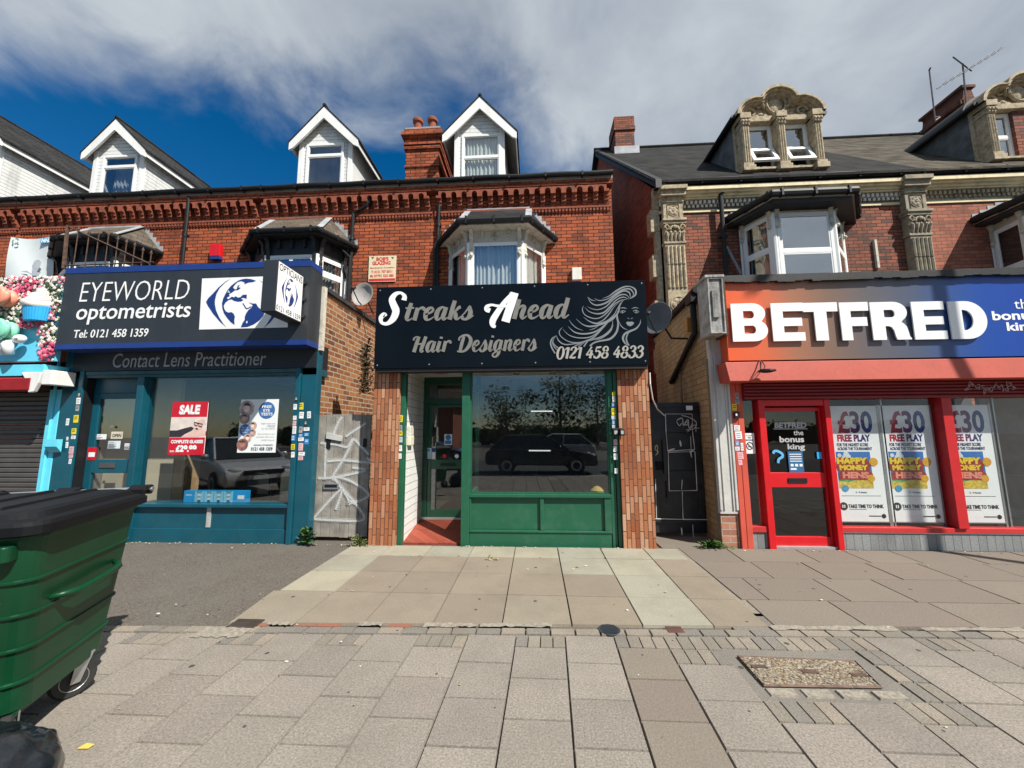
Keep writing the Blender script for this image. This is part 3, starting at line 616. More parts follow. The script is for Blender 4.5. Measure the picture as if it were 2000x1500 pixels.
def bay(root, L, FL, FR_, R, Y0, Yf, z0, zh, ztop, eave, roofpts, frieze, eavecol, winframe, bars=(), curt=CURT, roofm=SLATE, brackets=True, soff=None, fh=.0, gms=None, curts=None, gm=GL, side_bars=None, sashx=(), mullw=.07, gutter_r=.07):
    """canted bay: plan L(wall) FL FR_ R(wall); window z0..zh, frieze zh..ztop; eave = overhang"""
    plan = [(L, Y0), (FL, Yf), (FR_, Yf), (R, Y0)]
    core = MB(); core.prism([(L+.03, Y0-.003, z0-.7), (FL+.03, Yf+.03, z0-.7), (FR_-.03, Yf+.03, z0-.7), (R-.03, Y0-.003, z0-.7)], (0, 0, .7)); base = core.build('bay_window', frieze, root)
    fz = MB(); fz.prism([(x, y, zh) for x, y in [(L, Y0-.003), (FL, Yf), (FR_, Yf), (R, Y0-.003)]], (0, 0, ztop-zh)); fz.build('frieze', frieze, base, bevel=.004)
    # windows on three faces
    for i in range(3):
        a, b = Vector(plan[i]+(0,)), Vector(plan[i+1]+(0,)); ln = (b-a).length; u = (b-a)/ln; n = Vector((u.y, -u.x, 0))
        fr = Fr(a, u, (0, 0, 1), n)
        o = pane_set(base, fr, .0+.045, z0, ln-.045, zh-.002, mullw, .03, bars=(bars if i == 1 else (side_bars if side_bars is not None else bars)), vbars=(sashx if i == 1 else ()), curt=(curt if i == 1 else curts or curt), gm=(gm if i == 1 else gms or gm), back=.12)
    po = MB()
    for (x, y) in plan: po.lathe([(.055, z0-.05), (.055, zh+.01)], (x, y+(.03 if y == Y0 else .012), 0), n=8)
    po.build('mullion', winframe, base, split=True)
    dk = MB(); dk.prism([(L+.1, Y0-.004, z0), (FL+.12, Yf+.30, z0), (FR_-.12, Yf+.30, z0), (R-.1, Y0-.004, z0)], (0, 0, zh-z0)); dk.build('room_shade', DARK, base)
    # eaves board, gutter, roof
    E = [(L-eave, Y0-.004), (FL-eave*.55, Yf-eave), (FR_+eave*.55, Yf-eave), (R+eave, Y0-.004)]
    so = MB(); so.prism([(x, y, ztop) for x, y in E], (0, 0, .05)); so.build('soffit', soff or eavecol, base)
    gt = MB()
    gp = [Vector((E[0][0]-.02, E[0][1]-.02, ztop+.09)), Vector((E[1][0]-.02, E[1][1]-.03, ztop+.09)), Vector((E[2][0]+.02, E[2][1]-.03, ztop+.09)), Vector((E[3][0]+.02, E[3][1]-.02, ztop+.09))]
    gt.tube(gp, gutter_r, 8)
    for i in range(3):
        for t in (.1, .5, .9):
            p = gp[i].lerp(gp[i+1], t); gt.box(p.x-.02, p.x+.02, p.y-gutter_r-.006, p.y+gutter_r, p.z-gutter_r-.008, p.z+gutter_r+.004)
    gt.build('gutter', BLK, base)
    if fh:
        fb = MB(); k = .012; fb.prism([(E[0][0]+.03, E[0][1], ztop-fh), (E[1][0]+.02, E[1][1]+.03, ztop-fh), (E[2][0]-.02, E[2][1]+.03, ztop-fh), (E[3][0]-.03, E[3][1], ztop-fh)], (0, 0, fh-.001)); fb.build('black_eaves', BLKP, base)
    (rl, rz), (rr, rz2) = roofpts
    rf = MB(); z = ztop+.12
    T = [(rl, Y0-.006, rz), (rr, Y0-.006, rz2)]
    A = [(E[0][0], Y0-.006, z-.02), (E[1][0], E[1][1], z), (E[2][0], E[2][1], z), (E[3][0], Y0-.006, z-.02)]
    rf.poly([A[1], A[2], T[1], T[0]]); rf.poly([A[0], A[1], T[0]]); rf.poly([A[2], A[3], T[1]]); rf.poly([A[0], A[3], A[2], A[1]])
    rf.poly([A[0], T[0], T[1], A[3]])
    rf.build('bay_roof', roofm, base)
    ld_ = MB()
    def strip(p, q, w, up=.012):
        p, q = Vector(p), Vector(q); t = (q-p).normalized(); s = t.cross(Vector((0, -.5, 1))).normalized()*w
        n = Vector((0, -.4, 1)).normalized()*up; ld_.hexa([p-s+n, p+s+n, q+s+n, q-s+n], [p-s-n*.2, p+s-n*.2, q+s-n*.2, q-s-n*.2])
    strip(A[1], T[0], .075); strip(A[2], T[1], .075)
    ld_.box(rl-.02, rr+.02, Y0-.05, Y0-.004, rz-.03, rz+.03)
    # stepped flashing up the wall
    for (P, Q, s) in ((T[0], A[0], -1), (T[1], A[3], 1)):
        P, Q = Vector(P), Vector(Q); n = 6
        for i in range(n):
            a = P.lerp(Q, i/n); b2 = P.lerp(Q, (i+1)/n); ld_.box(a.x, b2.x, Y0-.012, Y0+.001, b2.z-.02, a.z+.07)
    ld_.build('lead_flashing', LEAD, base)
    if brackets:
        bk = MB()
        def bracket(x, y, ux, uy, s=1.0, w=.045):
            n = Vector((uy, -ux, 0)); u = Vector((ux, uy, 0)); c = Vector((x, y, 0))
            prof = [(0, zh+.0-.30*s), (.045, zh-.30*s), (.06, zh-.2*s), (.04, zh-.12*s), (.06, zh+(ztop-zh)*.25), (.085, zh+(ztop-zh)*.4), (.10, zh+(ztop-zh)*.75), (.17, ztop-.02), (.17, ztop), (0, ztop)]
            bk.prism([c-u*w+n*a+Vector((0, 0, zz)) for a, zz in prof], u*2*w)
            bk.ball(c+n*.055+Vector((0, 0, zh-.31*s)), .045, 8, 6)
        for (x, y, ux, uy, s) in brackets_for(plan, brackets): bracket(x, y, ux, uy, s); bk.gi += 1
        for t in (.25, .5, .75):
            x = FL+(FR_-FL)*t; bk.box(x-.03, x+.03, Yf-.06, Yf, zh+(ztop-zh)*.45, ztop-.01); bk.gi += 1
        for i in (0, 2):
            a, b = Vector(plan[i]), Vector(plan[i+1])
            u = (b-a).normalized(); n = Vector((u.y, -u.x)); p = a.lerp(b, .5); bk.box(p.x+n.x*.02-.025, p.x+n.x*.02+.025, p.y+n.y*.02-.03, p.y+n.y*.02+.03, zh+(ztop-zh)*.55, ztop-.01); bk.gi += 1
        bk.build('bracket', frieze, base, bevel=.006)
    return base
def brackets_for(plan, kind):
    out = []
    for i in range(3):
        a, b = Vector(plan[i]), Vector(plan[i+1]); u = (b-a).normalized()
        for t in (.08, .92):
            p = a.lerp(b, t if i != 1 else (.05 if t < .5 else .95)); out.append((p.x, p.y, u.x, u.y, 1.0))
    return out
def gutter_run(root, x0, x1, z, y=S2, r=.06, board=GREYP, bz=.20, over=.26):
    m = MB(); n = 12
    m.tube([(x0+(x1-x0)*i/n, y-over, z-.01*math.sin(i*1.3)) for i in range(n+1)], r, 10)
    k = int((x1-x0)/.9)
    for i in range(k+1):
        x = x0+.15+i*.9
        if x < x1: m.box(x-.02, x+.02, y-over-r-.008, y-over+r, z-r-.012, z+r*.6); m.prism([(x-.012, y-over+.02, z-r), (x-.012, y-.02, z-r-.12), (x-.012, y-.02, z-r)], (.024, 0, 0))
    g = m.build('gutter', BLK, root)
    b = MB(); b.box(x0, x1, y-over+.07, y-over+.09, z-bz, z+.02); b.box(x0, x1, y-over+.09, y-.002, z-bz, z-bz+.02); b.build('eaves_board', board, root)
    return g
def downpipe(root, pts, r=.04, m=None, collars=()):
    p = MB(); p.tube(pts, r, 10)
    for z in collars:
        for a, b in zip(pts, pts[1:]):
            if min(a[2], b[2]) <= z <= max(a[2], b[2]) and abs(a[2]-b[2]) > .05:
                t = (z-a[2])/(b[2]-a[2]); x = a[0]+(b[0]-a[0])*t; y = a[1]+(b[1]-a[1])*t
                p.lathe([(r*1.28, z-.04), (r*1.28, z+.04)], (x, y, 0), n=10); p.box(x-r*1.7, x+r*1.7, y, y+.06, z-.02, z+.02)
    return p.build('downpipe', m or BLK, root, smooth=False)
ZE = 7.86   # eaves
XZ0, XA0, XB0, XC0, XC1 = -19.5, -13.95, -7.12, -2.52, X_(1197, 450, S2)
def terrace(label, x0, x1, zc_=0):
    r = thing('terraced_house', label, 'house', ((x0+x1)/2, S2, 0))
    w = MB(); w.box(x0, x1, S2, 17.0, 0, ZE-.02); w.build('wall', BRICK, r)
    c = MB(); dentil_run(c, x0+.03, x1-.03, S2-.0, 7.06); corbel_run(c, x0+.02, x1-.02, S2-.001, 7.19); c.box(x0, x1, S2-.045, S2-.002, 7.645, 7.66)
    c.box(x0, x1, S2-.205, S2-.002, 7.66, 7.67)
    c.build('cornice', TERRA, r)
    b = MB(); b.box(x0+.001, x1-.001, S2-.192, S2-.002, 7.672, 7.80); b.build('top_course', BRICK, r)
    gutter_run(r, x0, x1, ZE+.04)
    rf = MB(); yr = 13.0; zr = ZE+.02+math.tan(math.radians(27))*(yr-S2+.26)
    rf.prism([(x0, S2-.26, ZE+.02), (x0, yr, zr), (x0, 17.2, ZE+.02)], (x1-x0, 0, 0)); rf.build('roof', SLATE, r)
    return r
HZ = terrace('end of the brick terrace cut by the left edge, white clad dormer', XZ0, XA0-.02)
HA = terrace('red brick house above the flower-covered cake shop', XA0, XB0)
HB = terrace('red brick house above the teal opticians', XB0+.002, XC0-.002)
HC = terrace('red brick house above the hair salon, with tall chimney', XC0, XC1)
# --- dormers
def d_px(root, Yf, apex, tl, tr, wl, wr, wtop, wbot, wx0, wx1, zb, curt, barsp, over=.16, **k):
    Yb = Yf-over
    a = F(*apex, Yb); l = F(*tl, Yb); r = F(*tr, Yb)
    zm = (l.z+r.z)/2
    x0, x1 = X_(wx0, (wtop+wbot)/2, Yf), X_(wx1, (wtop+wbot)/2, Yf); mid = (wx0+wx1)/2
    return dormer(root, Yf, (a.x, a.z), (l.x, zm), (r.x, zm), (X_(wl[0], wl[1], Yf), X_(wr[0], wr[1], Yf)), zb, (x0, Z_(mid, wbot, Yf), x1, Z_(mid, wtop, Yf)), [Z_(mid, b, Yf) for b in barsp], curt, over=over, **k)
d_px(HC, 9.3, (937, 190), (864, 264), (1009, 258), (888, 330), (985, 330), 264, 349, 902, 978, ZE, CURT, (308,), depth=2.6)
d_px(HB, 9.3, (634, 209), (565, 281), (700, 272), (583, 340), (687, 330), 282, 365, 598, 671, ZE, None, (305,), depth=3.2)
d_px(HA, 9.3, (228, 233), (160, 300), (285, 292), (179, 360), (279, 345), 305, 386, 199, 266, ZE, CURTD, (327,), depth=3.4, curtd=.25)
d_px(HZ, 9.3, (-95, 175), (-185, 268), (2, 285), (-160, 350), (-5, 350), 300, 392, -125, -40, ZE, CURTD, (327,), depth=5.0)
# --- chimney between the opticians' house and the salon house
def chimney(root, px0, px1, ybot, ytop, Y, dpt, pots=0, courses=True, flash=False):
    x0, x1 = X_(px0, (ybot+ytop)/2, Y), X_(px1, (ybot+ytop)/2, Y); zt = Z_((px0+px1)/2, ytop, Y)
    m = MB(); m.box(x0, x1, Y, Y+dpt, ZE-.6, zt-.62)
    c = m.build('chimney', BRICK, root)
    k = MB()
    for (e, a, b) in ((.05, .62, .54), (.0, .54, .50), (.06, .50, .43), (.03, .43, .30), (.07, .30, .25), (.12, .25, .15), (.06, .15, .03)): k.box(x0-e, x1+e, Y-e, Y+dpt+e, zt-a, zt-b-.0005)
    k.box(x0-.03, x1+.03, Y-.03, Y+dpt+.03, zt-1.15, zt-1.10)
    k.build('corbelled_head', BRICK, c)
    f = MB(); f.box(x0-.03, x1+.03, Y-.03, Y+dpt+.03, zt-.03, zt+.04); f.build('flaunching', GREYP, c)
    for i in range(pots):
        xx = x0+(x1-x0)*(.27+.46*i); p = MB(); p.lathe([(.12, zt+.04), (.10, zt+.28), (.105, zt+.33), (.145, zt+.36), (.15, zt+.43), (.12, zt+.47), (.09, zt+.47), (.085, zt+.3)], (xx, Y+.2, 0), n=14); p.build('chimney_pot', TERRA, c, smooth=False)
    return c
chimney(HC, 793, 857, 358, 252, 9.55, 1.5, pots=2)
# --- first-floor bays of the terrace
def bay_px(root, Lp, FLp, FRp, Rp, y_g, y_soff, y_head, roofL, roofR, Yf=8.4, eave=.3, ym=500, eavel=None, **k):
    ptop = Z_((FLp+FRp)/2, y_g, Yf-eave)-.10
    zh = Z_((FLp+FRp)/2, y_head, Yf)
    a, b = F(*roofL, S2-.01), F(*roofR, S2-.01); zr = (a.z+b.z)/2
    return bay(root, X_(Lp, ym, S2), X_(FLp, ym, Yf), X_(FRp, ym, Yf), X_(Rp, ym, S2), S2, Yf, zh-1.55, zh, ptop, eave, ((a.x, zr), (b.x, zr)), **k)
bay_px(HC, 880, 916, 1020, 1062, 430, 440, 474, (914, 412), (1033, 408), eave=.28, frieze=WHITED, eavecol=WHITED, winframe=WHITE, brackets='all', curt=CURT, mullw=.055, gutter_r=.08)
bay_px(HB, 494, 521, 620, 677, 449, 492, 499, (533, 429), (644, 425), eave=.27, frieze=BLKP, eavecol=BLKP, winframe=WHITE, brackets='all', curt=CURTD, roofm=SLATEB, bars=(Z_(600, 520, 8.4),), side_bars=(Z_(650, 541, 8.75),), sashx=(X_(570, 505, 8.4)-X_(521, 505, 8.4),), gutter_r=.06)
bay_px(HA, 121, 143, 228, 298, 461, 505, 512, (176, 447), (277, 442), eave=.27, frieze=BLKP, eavecol=BLKP, winframe=WHITE, brackets='all', curt=CURTD, roofm=SLATEB, bars=(Z_(180, 530, 8.4),), gutter_r=.06)
def dp_px(root, pts, Y=S2-.07, r=.04, tail=None, collars=(), m=None):
    q = [F(px, py, Y) for px, py in pts]
    if tail: q.append(Vector((q[-1].x, q[-1].y, tail)))
    return downpipe(root, [tuple(v) for v in q], r, m, collars)
dp_px(HC, [(858, 362), (858, 400), (856, 452)], tail=4.0, collars=(6.8, 5.6)); dp_px(HA, [(369, 384), (366, 420)], tail=3.9, collars=(6.7, 5.4), Y=S2-.20)
dp_px(HB, [(721, 368), (722, 393), (716, 402), (690, 417)], tail=3.9, collars=(6.5, 5.2), Y=S2-.10)
dp_px(HB, [(649, 462), (649, 470), (684, 503)], tail=3.8, Y=S2-.28, r=.035)
dp_px(HC, [(862, 452), (850, 480), (850, 490)], tail=3.9, Y=S2-.07)
# ------------------------------------------------------------------ ornate houses over the betting shop
STO = STONE
ZD = Z_(1400, 350, S2-.3)
DX0 = X_(1286, 420, S2); DXM = X_(1765, 420, S2); DX1 = DXM+6.5; YR = 14.0; BKX = 2.63
ZR = F(1300, 287, YR).z
HD = thing('ornate_house', 'brick house with stone pilasters over the orange end of the betting shop', 'house', ((DX0+DXM)/2, S2, 0))
HE = thing('ornate_house', 'paler brick house at the right edge, antennas on its chimney', 'house', ((DXM+DX1)/2, S2, 0))
def ornate(root, x0, x1, m, left_flank):
    w = MB(); xb = BKX if left_flank else x0
    w.prism([(x0, S2, 0), (x1, S2, 0), (x1, YR+5, 0), (xb-.3 if left_flank else x0, YR+5, 0), (xb, YR, 0)], (0, 0, ZD-.25)); w.build('wall', m, root)
    if left_flank:
        f = MB(); f.poly([(x0-.004, S2+.02, 0), (xb-.004, YR, 0), (xb-.004, YR, ZR-.12), (x0-.004, S2+.02, ZD-.05)]); f.poly([(xb-.004, YR, 0), (xb-.34, YR+5, 0), (xb-.34, YR+5, ZD), (xb-.004, YR, ZR-.12)]); f.build('gable_wall', BRICKF, root)
        v = MB()
        v.hexa([(x0-.16, S2-.35, ZD-.18), (x0-.16, S2-.35, ZD+.04), (xb-.16, YR, ZR+.02), (xb-.16, YR, ZR-.26)], [(x0-.02, S2-.35, ZD-.18), (x0-.02, S2-.35, ZD+.04), (xb-.02, YR, ZR+.02), (xb-.02, YR, ZR-.26)])
        v.build('verge_board', BLKP, root)
    r = MB(); xl = x0-.2 if left_flank else x0; xbl = xb-.2 if left_flank else x0
    r.hexa([(xl, S2-.32, ZD+.03), (x1, S2-.32, ZD+.03), (x1, YR, ZR), (xbl, YR, ZR)], [(xl, S2-.32, ZD-.03), (x1, S2-.32, ZD-.03), (x1, YR, ZR-.08), (xbl, YR, ZR-.08)])
    r.hexa([(xbl, YR, ZR), (x1, YR, ZR), (x1, YR+5.2, ZD), (xbl-.3, YR+5.2, ZD)], [(xbl, YR, ZR-.08), (x1, YR, ZR-.08), (x1, YR+5.2, ZD-.08), (xbl-.3, YR+5.2, ZD-.08)])
    o = r.build('roof', SLATE if left_flank else SLATEB2, root)
    t = MB(); t.tube([(xbl+(x1-xbl)*i/20, YR, ZR+.02) for i in range(21)], .07, 8); t.build('ridge_tile', SLATE, o)
    # stone cornice
    c = MB()
    for (a, b, dd) in ((.30, .26, .10), (.26, .20, .14), (.20, .15, .20), (.15, .06, .26)): c.box(x0, x1, S2-dd, S2-.002, ZD-.06-a, ZD-.06-b-.001)
    c.box(x0, x1, S2-.03, S2-.002, ZD-.66, ZD-.60)
    cm = c.build('cornice', CREAM, root)
    d = MB(); n = int((x1-x0)/.105)
    for i in range(n):
        xx = x0+i*.105; d.box(xx, xx+.055, S2-.085, S2-.002, ZD-.47, ZD-.39); d.box(xx+.05, xx+.105, S2-.05, S2-.002, ZD-.545, ZD-.475)
    d.build('dentils', mat('pale_dentil', (.66, .62, .52), .7, var=.15) if left_flank else STONE, cm)
    bs = MB(); bs.box(x0, x1, S2-.02, S2-.0015, ZD-.60, ZD-.36); bs.build('dentil_bed', mat('dentil_bed_paint', (.12, .09, .06), .8) if left_flank else STONE, cm)
    gutter_run(root, x0-.1, x1, ZD+.02, board=BLKP, bz=.06, over=.22, r=.075)
SLATEB2 = brickmat('lichened_slate', (.085, .075, .062), (.05, .046, .04), (.018, .018, .018), bw=.25, bh=.14, ms=.004, blotch=(.11, .095, .07), bamt=.5, rough=.95, spec=.06, third=(.12, .105, .085), bscale=4)
ornate(HD, DX0+.02, DXM+.25, BRICKD, True); ornate(HE, DXM+.252, DX1, BRICKP, False)
def rosette(mb, x, z, r, y):
    for k in range(6):
        a = math.pi*k/3; mb.ball((x+math.cos(a)*r*.58, y, z+math.sin(a)*r*.58), r*.40, 7, 5, (1, .35, 1))
    mb.ball((x, y-.012, z), r*.22, 7, 5, (1, .6, 1)); mb.tube([(x+math.cos(t)*r*1.08, y, z+math.sin(t)*r*1.08) for t in [2*math.pi*i/20 for i in range(20)]], r*.09, 5, True)
def pilaster(root, xc, w, yw, m, xtilt=0):
    """tall stone pilaster with panel, capital, flutes and rosette"""
    d = .16; y = yw-d; h = w/2; zt = ZD-.10
    P = MB()
    P.box(xc-h, xc+h, y, yw-.002, 2.4, zt-1.42)
    P.box(xc-h*1.12, xc+h*1.12, y-.02, yw-.002, zt-1.42, zt-1.36)
    P.box(xc-h*1.02, xc+h*1.02, y-.005, yw-.002, zt-1.36, zt-.93)
    P.box(xc-h*1.16, xc+h*1.16, y-.05, yw-.002, zt-.93, zt-.86); P.box(xc-h*1.22, xc+h*1.22, y-.08, yw-.002, zt-.86, zt-.80)
    P.box(xc-h, xc+h, y, yw-.002, zt-.80, zt-.36)
    P.box(xc-h*1.1, xc+h*1.1, y-.03, yw-.002, zt-.36, zt-.33); 
    P.box(xc-h*1.0, xc+h*1.0, y-.02, yw-.002, zt-.33, zt-.23)
    P.box(xc-h*1.25, xc+h*1.25, y-.10, yw-.002, zt-.23, zt-.10); P.box(xc-h*1.35, xc+h*1.35, y-.16, yw-.002, zt-.10, zt-.0)
    o = P.build('pilaster', m, root, bevel=.006)
    f = MB(); n = 5
    for i in range(n):
        x = xc-h*.78+i*h*1.56/(n-1)
        for (a, b) in ((2.4, 4.15), (4.95, zt-1.98), (zt-1.93, zt-1.48)):
            if b > a: f.tube([(x, y-.001, a), (x, y-.001, b)], h*.15, 6)
    f.build('flutes', m, o)
    q = MB(); rosette(q, xc, 4.55, h*.72, y-.005); q.gi += 1; rosette(q, xc, zt-.58, h*.5, y-.005); q.tube([(xc-h*.6, y-.004, zt-.76), (xc+h*.6, y-.004, zt-.76), (xc+h*.6, y-.004, zt-.42), (xc-h*.6, y-.004, zt-.42)], .014, 4, True)
    q.build('rosette', m, o)
    k = MB()   # leafy capital with two volutes
    for s in (-1, 1):
        k.tube([(xc+s*h*(.75+.25*math.cos(t)*(1-t/9)), y-.03, zt-1.03+.085*math.sin(t)*(1-t/9)) for t in [i*.5 for i in range(15)]], [.026-.0012*i for i in range(15)], 6)
        k.ball((xc+s*h*.8, y-.02, zt-1.16), .05, 8, 6, (1, .6, .7))
    for i in range(5):
        x = xc-h*.78+i*h*.39; k.tube([(x, y-.002, zt-1.35), (x, y-.03, zt-1.25), (x+(i-2)*.012, y-.06, zt-1.16), (x+(i-2)*.02, y-.05, zt-1.12)], [.03, .036, .03, .012], 6)
    for i in range(7):
        a = math.pi*i/6; k.ball((xc+math.cos(a)*h*.42, y-.03, zt-1.06+math.sin(a)*.07), .032, 6, 5, (1, .7, 1.2))
    k.ball((xc, y-.05, zt-1.02), .05, 8, 6, (1, .7, 1))
    k.build('capital', m, o)
    if m is STONE and xc < 5:
        sd = MB()
        for i in range(9): sd.box(xc-h-.16-(.10 if i % 2 else 0), xc-h+.01, yw+.0, yw+.18+(.14 if i % 2 else 0), 2.4+i*.58, 2.4+(i+1)*.58-.012)
        sd.build('quoin', m, o)
    return o
PXL = (X_(1297, 450, S2-.16)+X_(1337, 450, S2-.16))/2
pilaster(HD, PXL, X_(1337, 480, S2-.16)-X_(1298, 480, S2-.16), S2, STONE)
pilaster(HE, X_(1797, 450, S2-.16), X_(1818, 450, S2-.16)-X_(1772, 450, S2-.16)-.05, S2, mat('grey_terracotta_stone', (.30, .26, .19), .85, var=.2, scale=9, bump=.35, bscale=40, dirt=(.09, .08, .06), dscale=3.5, damt=.8))
bay_px(HD, 1448, 1514, 1632, 1646, 376, 390, 415, (1490, 384), (1620, 382), eave=.36, fh=.09, gutter_r=.08, gms=GL, frieze=WHITED, eavecol=WHITED, winframe=WHITE, brackets='all', curt=None, curts=mat('green_curtain', (.40, .46, .41), .9), gm=GLU, bars=(Z_(1570, 491, 8.4),), side_bars=(Z_(1480, 498, 8.75),), sashx=(), ym=470, mullw=.07)
bay_px(HE, 1938, 2012, 2140, 2190, 374, 390, 420, (1990, 382), (2100, 380), eave=.36, fh=.07, gutter_r=.08, gms=GL, frieze=WHITED, eavecol=WHITED, winframe=WHITE, brackets='all', curt=None, gm=GLU, bars=(5.15,), side_bars=(5.15,), ym=470)
dp_px(HD, [(1423, 352), (1423, 366), (1407, 380)], tail=3.7, collars=(6.2, 5.0), Y=S2-.14, r=.05)
dp_px(HD, [(1419, 482), (1447, 535)], Y=S2-.14, r=.035, m=GREYM)
m = MB(); a = F(1711, 497, S2-.02); b = F(1717, 524, S2-.02); m.box(a.x-.03, a.x+.02, S2-.06, S2-.0025, b.z, F(1711, 470, S2).z); m.build('vent_strip', WHITED, HD)
def arch_dormer(root, ref, Yf, m, brick_mid=False):
    """stone dormer: three pilasters, two lights, swept and carved pediment. ref: X of the left pilaster"""
    zb = ZD+.05; W = X_(1610, 320, Yf)-X_(1446, 320, Yf); k = W/2.02
    zs = Z_(1520, 329, Yf); zhd = Z_(1500, 241, Yf); zpb = Z_(1510, 231, Yf); za = Z_(1508, 169, Yf-.15); zsh = Z_(1480, 190, Yf-.15)
    x0 = ref; x1 = ref+W
    b = MB(); b.box(x0-.02, x1+.02, Yf+.06, Yf+.2, zb-.9, zs-.02); b.box(x0, x0+.08, Yf+.12, Yf+.2, zs-.03, zhd+.03); b.box(x1-.08, x1, Yf+.12, Yf+.2, zs-.03, zhd+.03); b.box(x0, x1, Yf-.06, Yf+.2, zhd+.02, zpb+.03); o = b.build('dormer', m, root, bevel=.01)
    P = MB()
    pw = W*.088
    pcs = [x0+pw*.5+.05, (x0+x1)/2, x1-pw*.5-.05]
    for i, xc in enumerate(pcs):
        if brick_mid and i == 1: continue
        P.box(xc-pw/2, xc+pw/2, Yf-.14, Yf+.16, zs+.0, zhd-.15)
        P.box(xc-pw*.85, xc+pw*.85, Yf-.20, Yf+.16, zs-.14, zs-.0); P.box(xc-pw*.7, xc+pw*.7, Yf-.17, Yf+.16, zs+.001, zs+.08)
        P.box(xc-pw*.62, xc+pw*.62, Yf-.16, Yf+.16, zhd-.149, zhd-.11); P.box(xc-pw*.75, xc+pw*.75, Yf-.2, Yf+.16, zhd+.02, zpb+.04)
        P.box(xc-pw*.5, xc+pw*.5, Yf-.13, Yf+.16, zhd-.108, zhd+.018); P.gi += 1
    p = P.build('pilaster', m, o, bevel=.008)
    fl = MB()
    for i, xc in enumerate(pcs):
        if brick_mid and i == 1: continue
        for j in range(3): fl.tube([(xc+(j-1)*pw*.3, Yf-.14, zs+.1), (xc+(j-1)*pw*.3, Yf-.14, zhd-.18)], pw*.11, 6)
        for j in range(3): fl.ball((xc+(j-1)*pw*.42, Yf-.16, zhd-.05), .055, 7, 5); fl.ball((xc+(j-1)*pw*.36, Yf-.15, zhd-.11), .04, 7, 5)
        fl.gi += 1
    fl.build('carved_capital', m, o)
    # pediment outline: quarter curve, round arch, quarter curve
    xm = (x0+x1)/2; r = W*.225; ws = W/2+.06; hs = zsh-zpb
    def outl(g, n=12):
        L = [(xm-ws+g, zpb)]
        for i in range(n+1):
            a = math.pi-(math.pi/2)*i/n*.86; L.append((xm-r*1.02+ (ws-r*1.02-g)*math.cos(a)+0.0, zpb+(hs-g*.6)*math.sin(a)))
        L = [q for q in L if q[0] < xm-(r-g)*.98]
        A = [(xm+(r-g*.8)*math.cos(a), zsh-.10+(za-zsh+.10-g)*math.sin(a)) for a in [math.pi-.12-(math.pi-.24)*i/20 for i in range(21)]]
        L += A
        R = [(2*xm-q[0], q[1]) for q in L[:len(L)-21]][::-1]
        return L+R
    out = outl(0); inn = outl(.17)
    pe = MB(); pe.py(inn, Yf+.05, Yf+.2); t = pe.build('pediment', m, o)
    rim = MB()
    for (g0, g1, y0, y1) in ((0, .07, Yf-.22, Yf+.2), (.07, .12, Yf-.17, Yf+.2), (.12, .18, Yf-.09, Yf+.2), (.18, .22, Yf-.03, Yf+.1)):
        a, b2 = outl(g0), outl(g1); n = min(len(a), len(b2))
        # pair points by fraction of length
        def samp(L, f):
            q = f*(len(L)-1); i = min(int(q), len(L)-2); t_ = q-i; return (L[i][0]+(L[i+1][0]-L[i][0])*t_, L[i][1]+(L[i+1][1]-L[i][1])*t_)
        N = 60
        for i in range(N):
            A, B, C, D = samp(a, i/N), samp(a, (i+1)/N), samp(b2, (i+1)/N), samp(b2, i/N)
            rim.hexa([(A[0], y0, A[1]), (B[0], y0, B[1]), (C[0], y0, C[1]), (D[0], y0, D[1])], [(A[0], y1, A[1]), (B[0], y1, B[1]), (C[0], y1, C[1]), (D[0], y1, D[1])])
    rim.build('arched_moulding', m, o)
    # carving: shield and scrolls
    cv = MB(); cz = zpb+.33*1
    cv.ball((xm, Yf+.03, zpb+.36), .2, 14, 8, (1, .35, 1.15)); cv.tube([(xm+.235*math.cos(a), Yf-.03, zpb+.37+.27*math.sin(a)*(1.15 if math.sin(a) > 0 else 1)) for a in [2*math.pi*i/24 for i in range(24)]], .035, 6, True)
    for s in (-1, 1):
        for (cx, cz2, rr) in ((.62, .17, .14), (.42, .36, .09)):
            cv.tube([(xm+s*(cx+rr*math.cos(t)*(1-t/10)), Yf-.0, zpb+cz2+rr*math.sin(t)*(1-t/10)) for t in [i*.45 for i in range(20)]], [.04-.0015*i for i in range(20)], 6)
        for i in range(7):
            t = i/6; cv.ball((xm+s*(.26+.66*t), Yf+.01, zpb+.07+.05*math.sin(t*9)), .05, 7, 5, (1.3, .7, .8)); 
        cv.tube([(xm+s*.18, Yf, zpb+.58), (xm+s*.3, Yf-.03, zpb+.5), (xm+s*.33, Yf-.02, zpb+.36), (xm+s*.26, Yf, zpb+.26)], [.03, .05, .05, .02], 6)
    for i in range(7): cv.ball((xm-.15+.05*i, Yf-.02, zpb+.66+.05*math.sin(i*math.pi/6)), .04, 7, 5)
    cv.build('carved_shield', m, o)
    # lead roof and cheeks behind
    rf = MB(); rf.py([(q[0], q[1]+.03) for q in outl(-.03)], Yf+.2, Yf+4.4); rf.build('barrel_roof', BLKP, o)
    ck = MB(); ck.box(x0+.02, x0+.08, Yf+.2, Yf+4.2, zb-.6, zpb+.02); ck.box(x1-.08, x1-.02, Yf+.2, Yf+4.2, zb-.6, zpb+.02); ck.build('cheek', mat('weathered_render', (.10, .115, .125), .8, var=.35, scale=4), o)
    ev = MB(); ev.tube([(x0-.10, Yf-.1+i*.5, zpb+.02) for i in range(10)], .06, 8); ev.tube([(x1+.10, Yf-.1+i*.5, zpb+.02) for i in range(10)], .06, 8); ev.build('eaves_gutter', BLK, o)
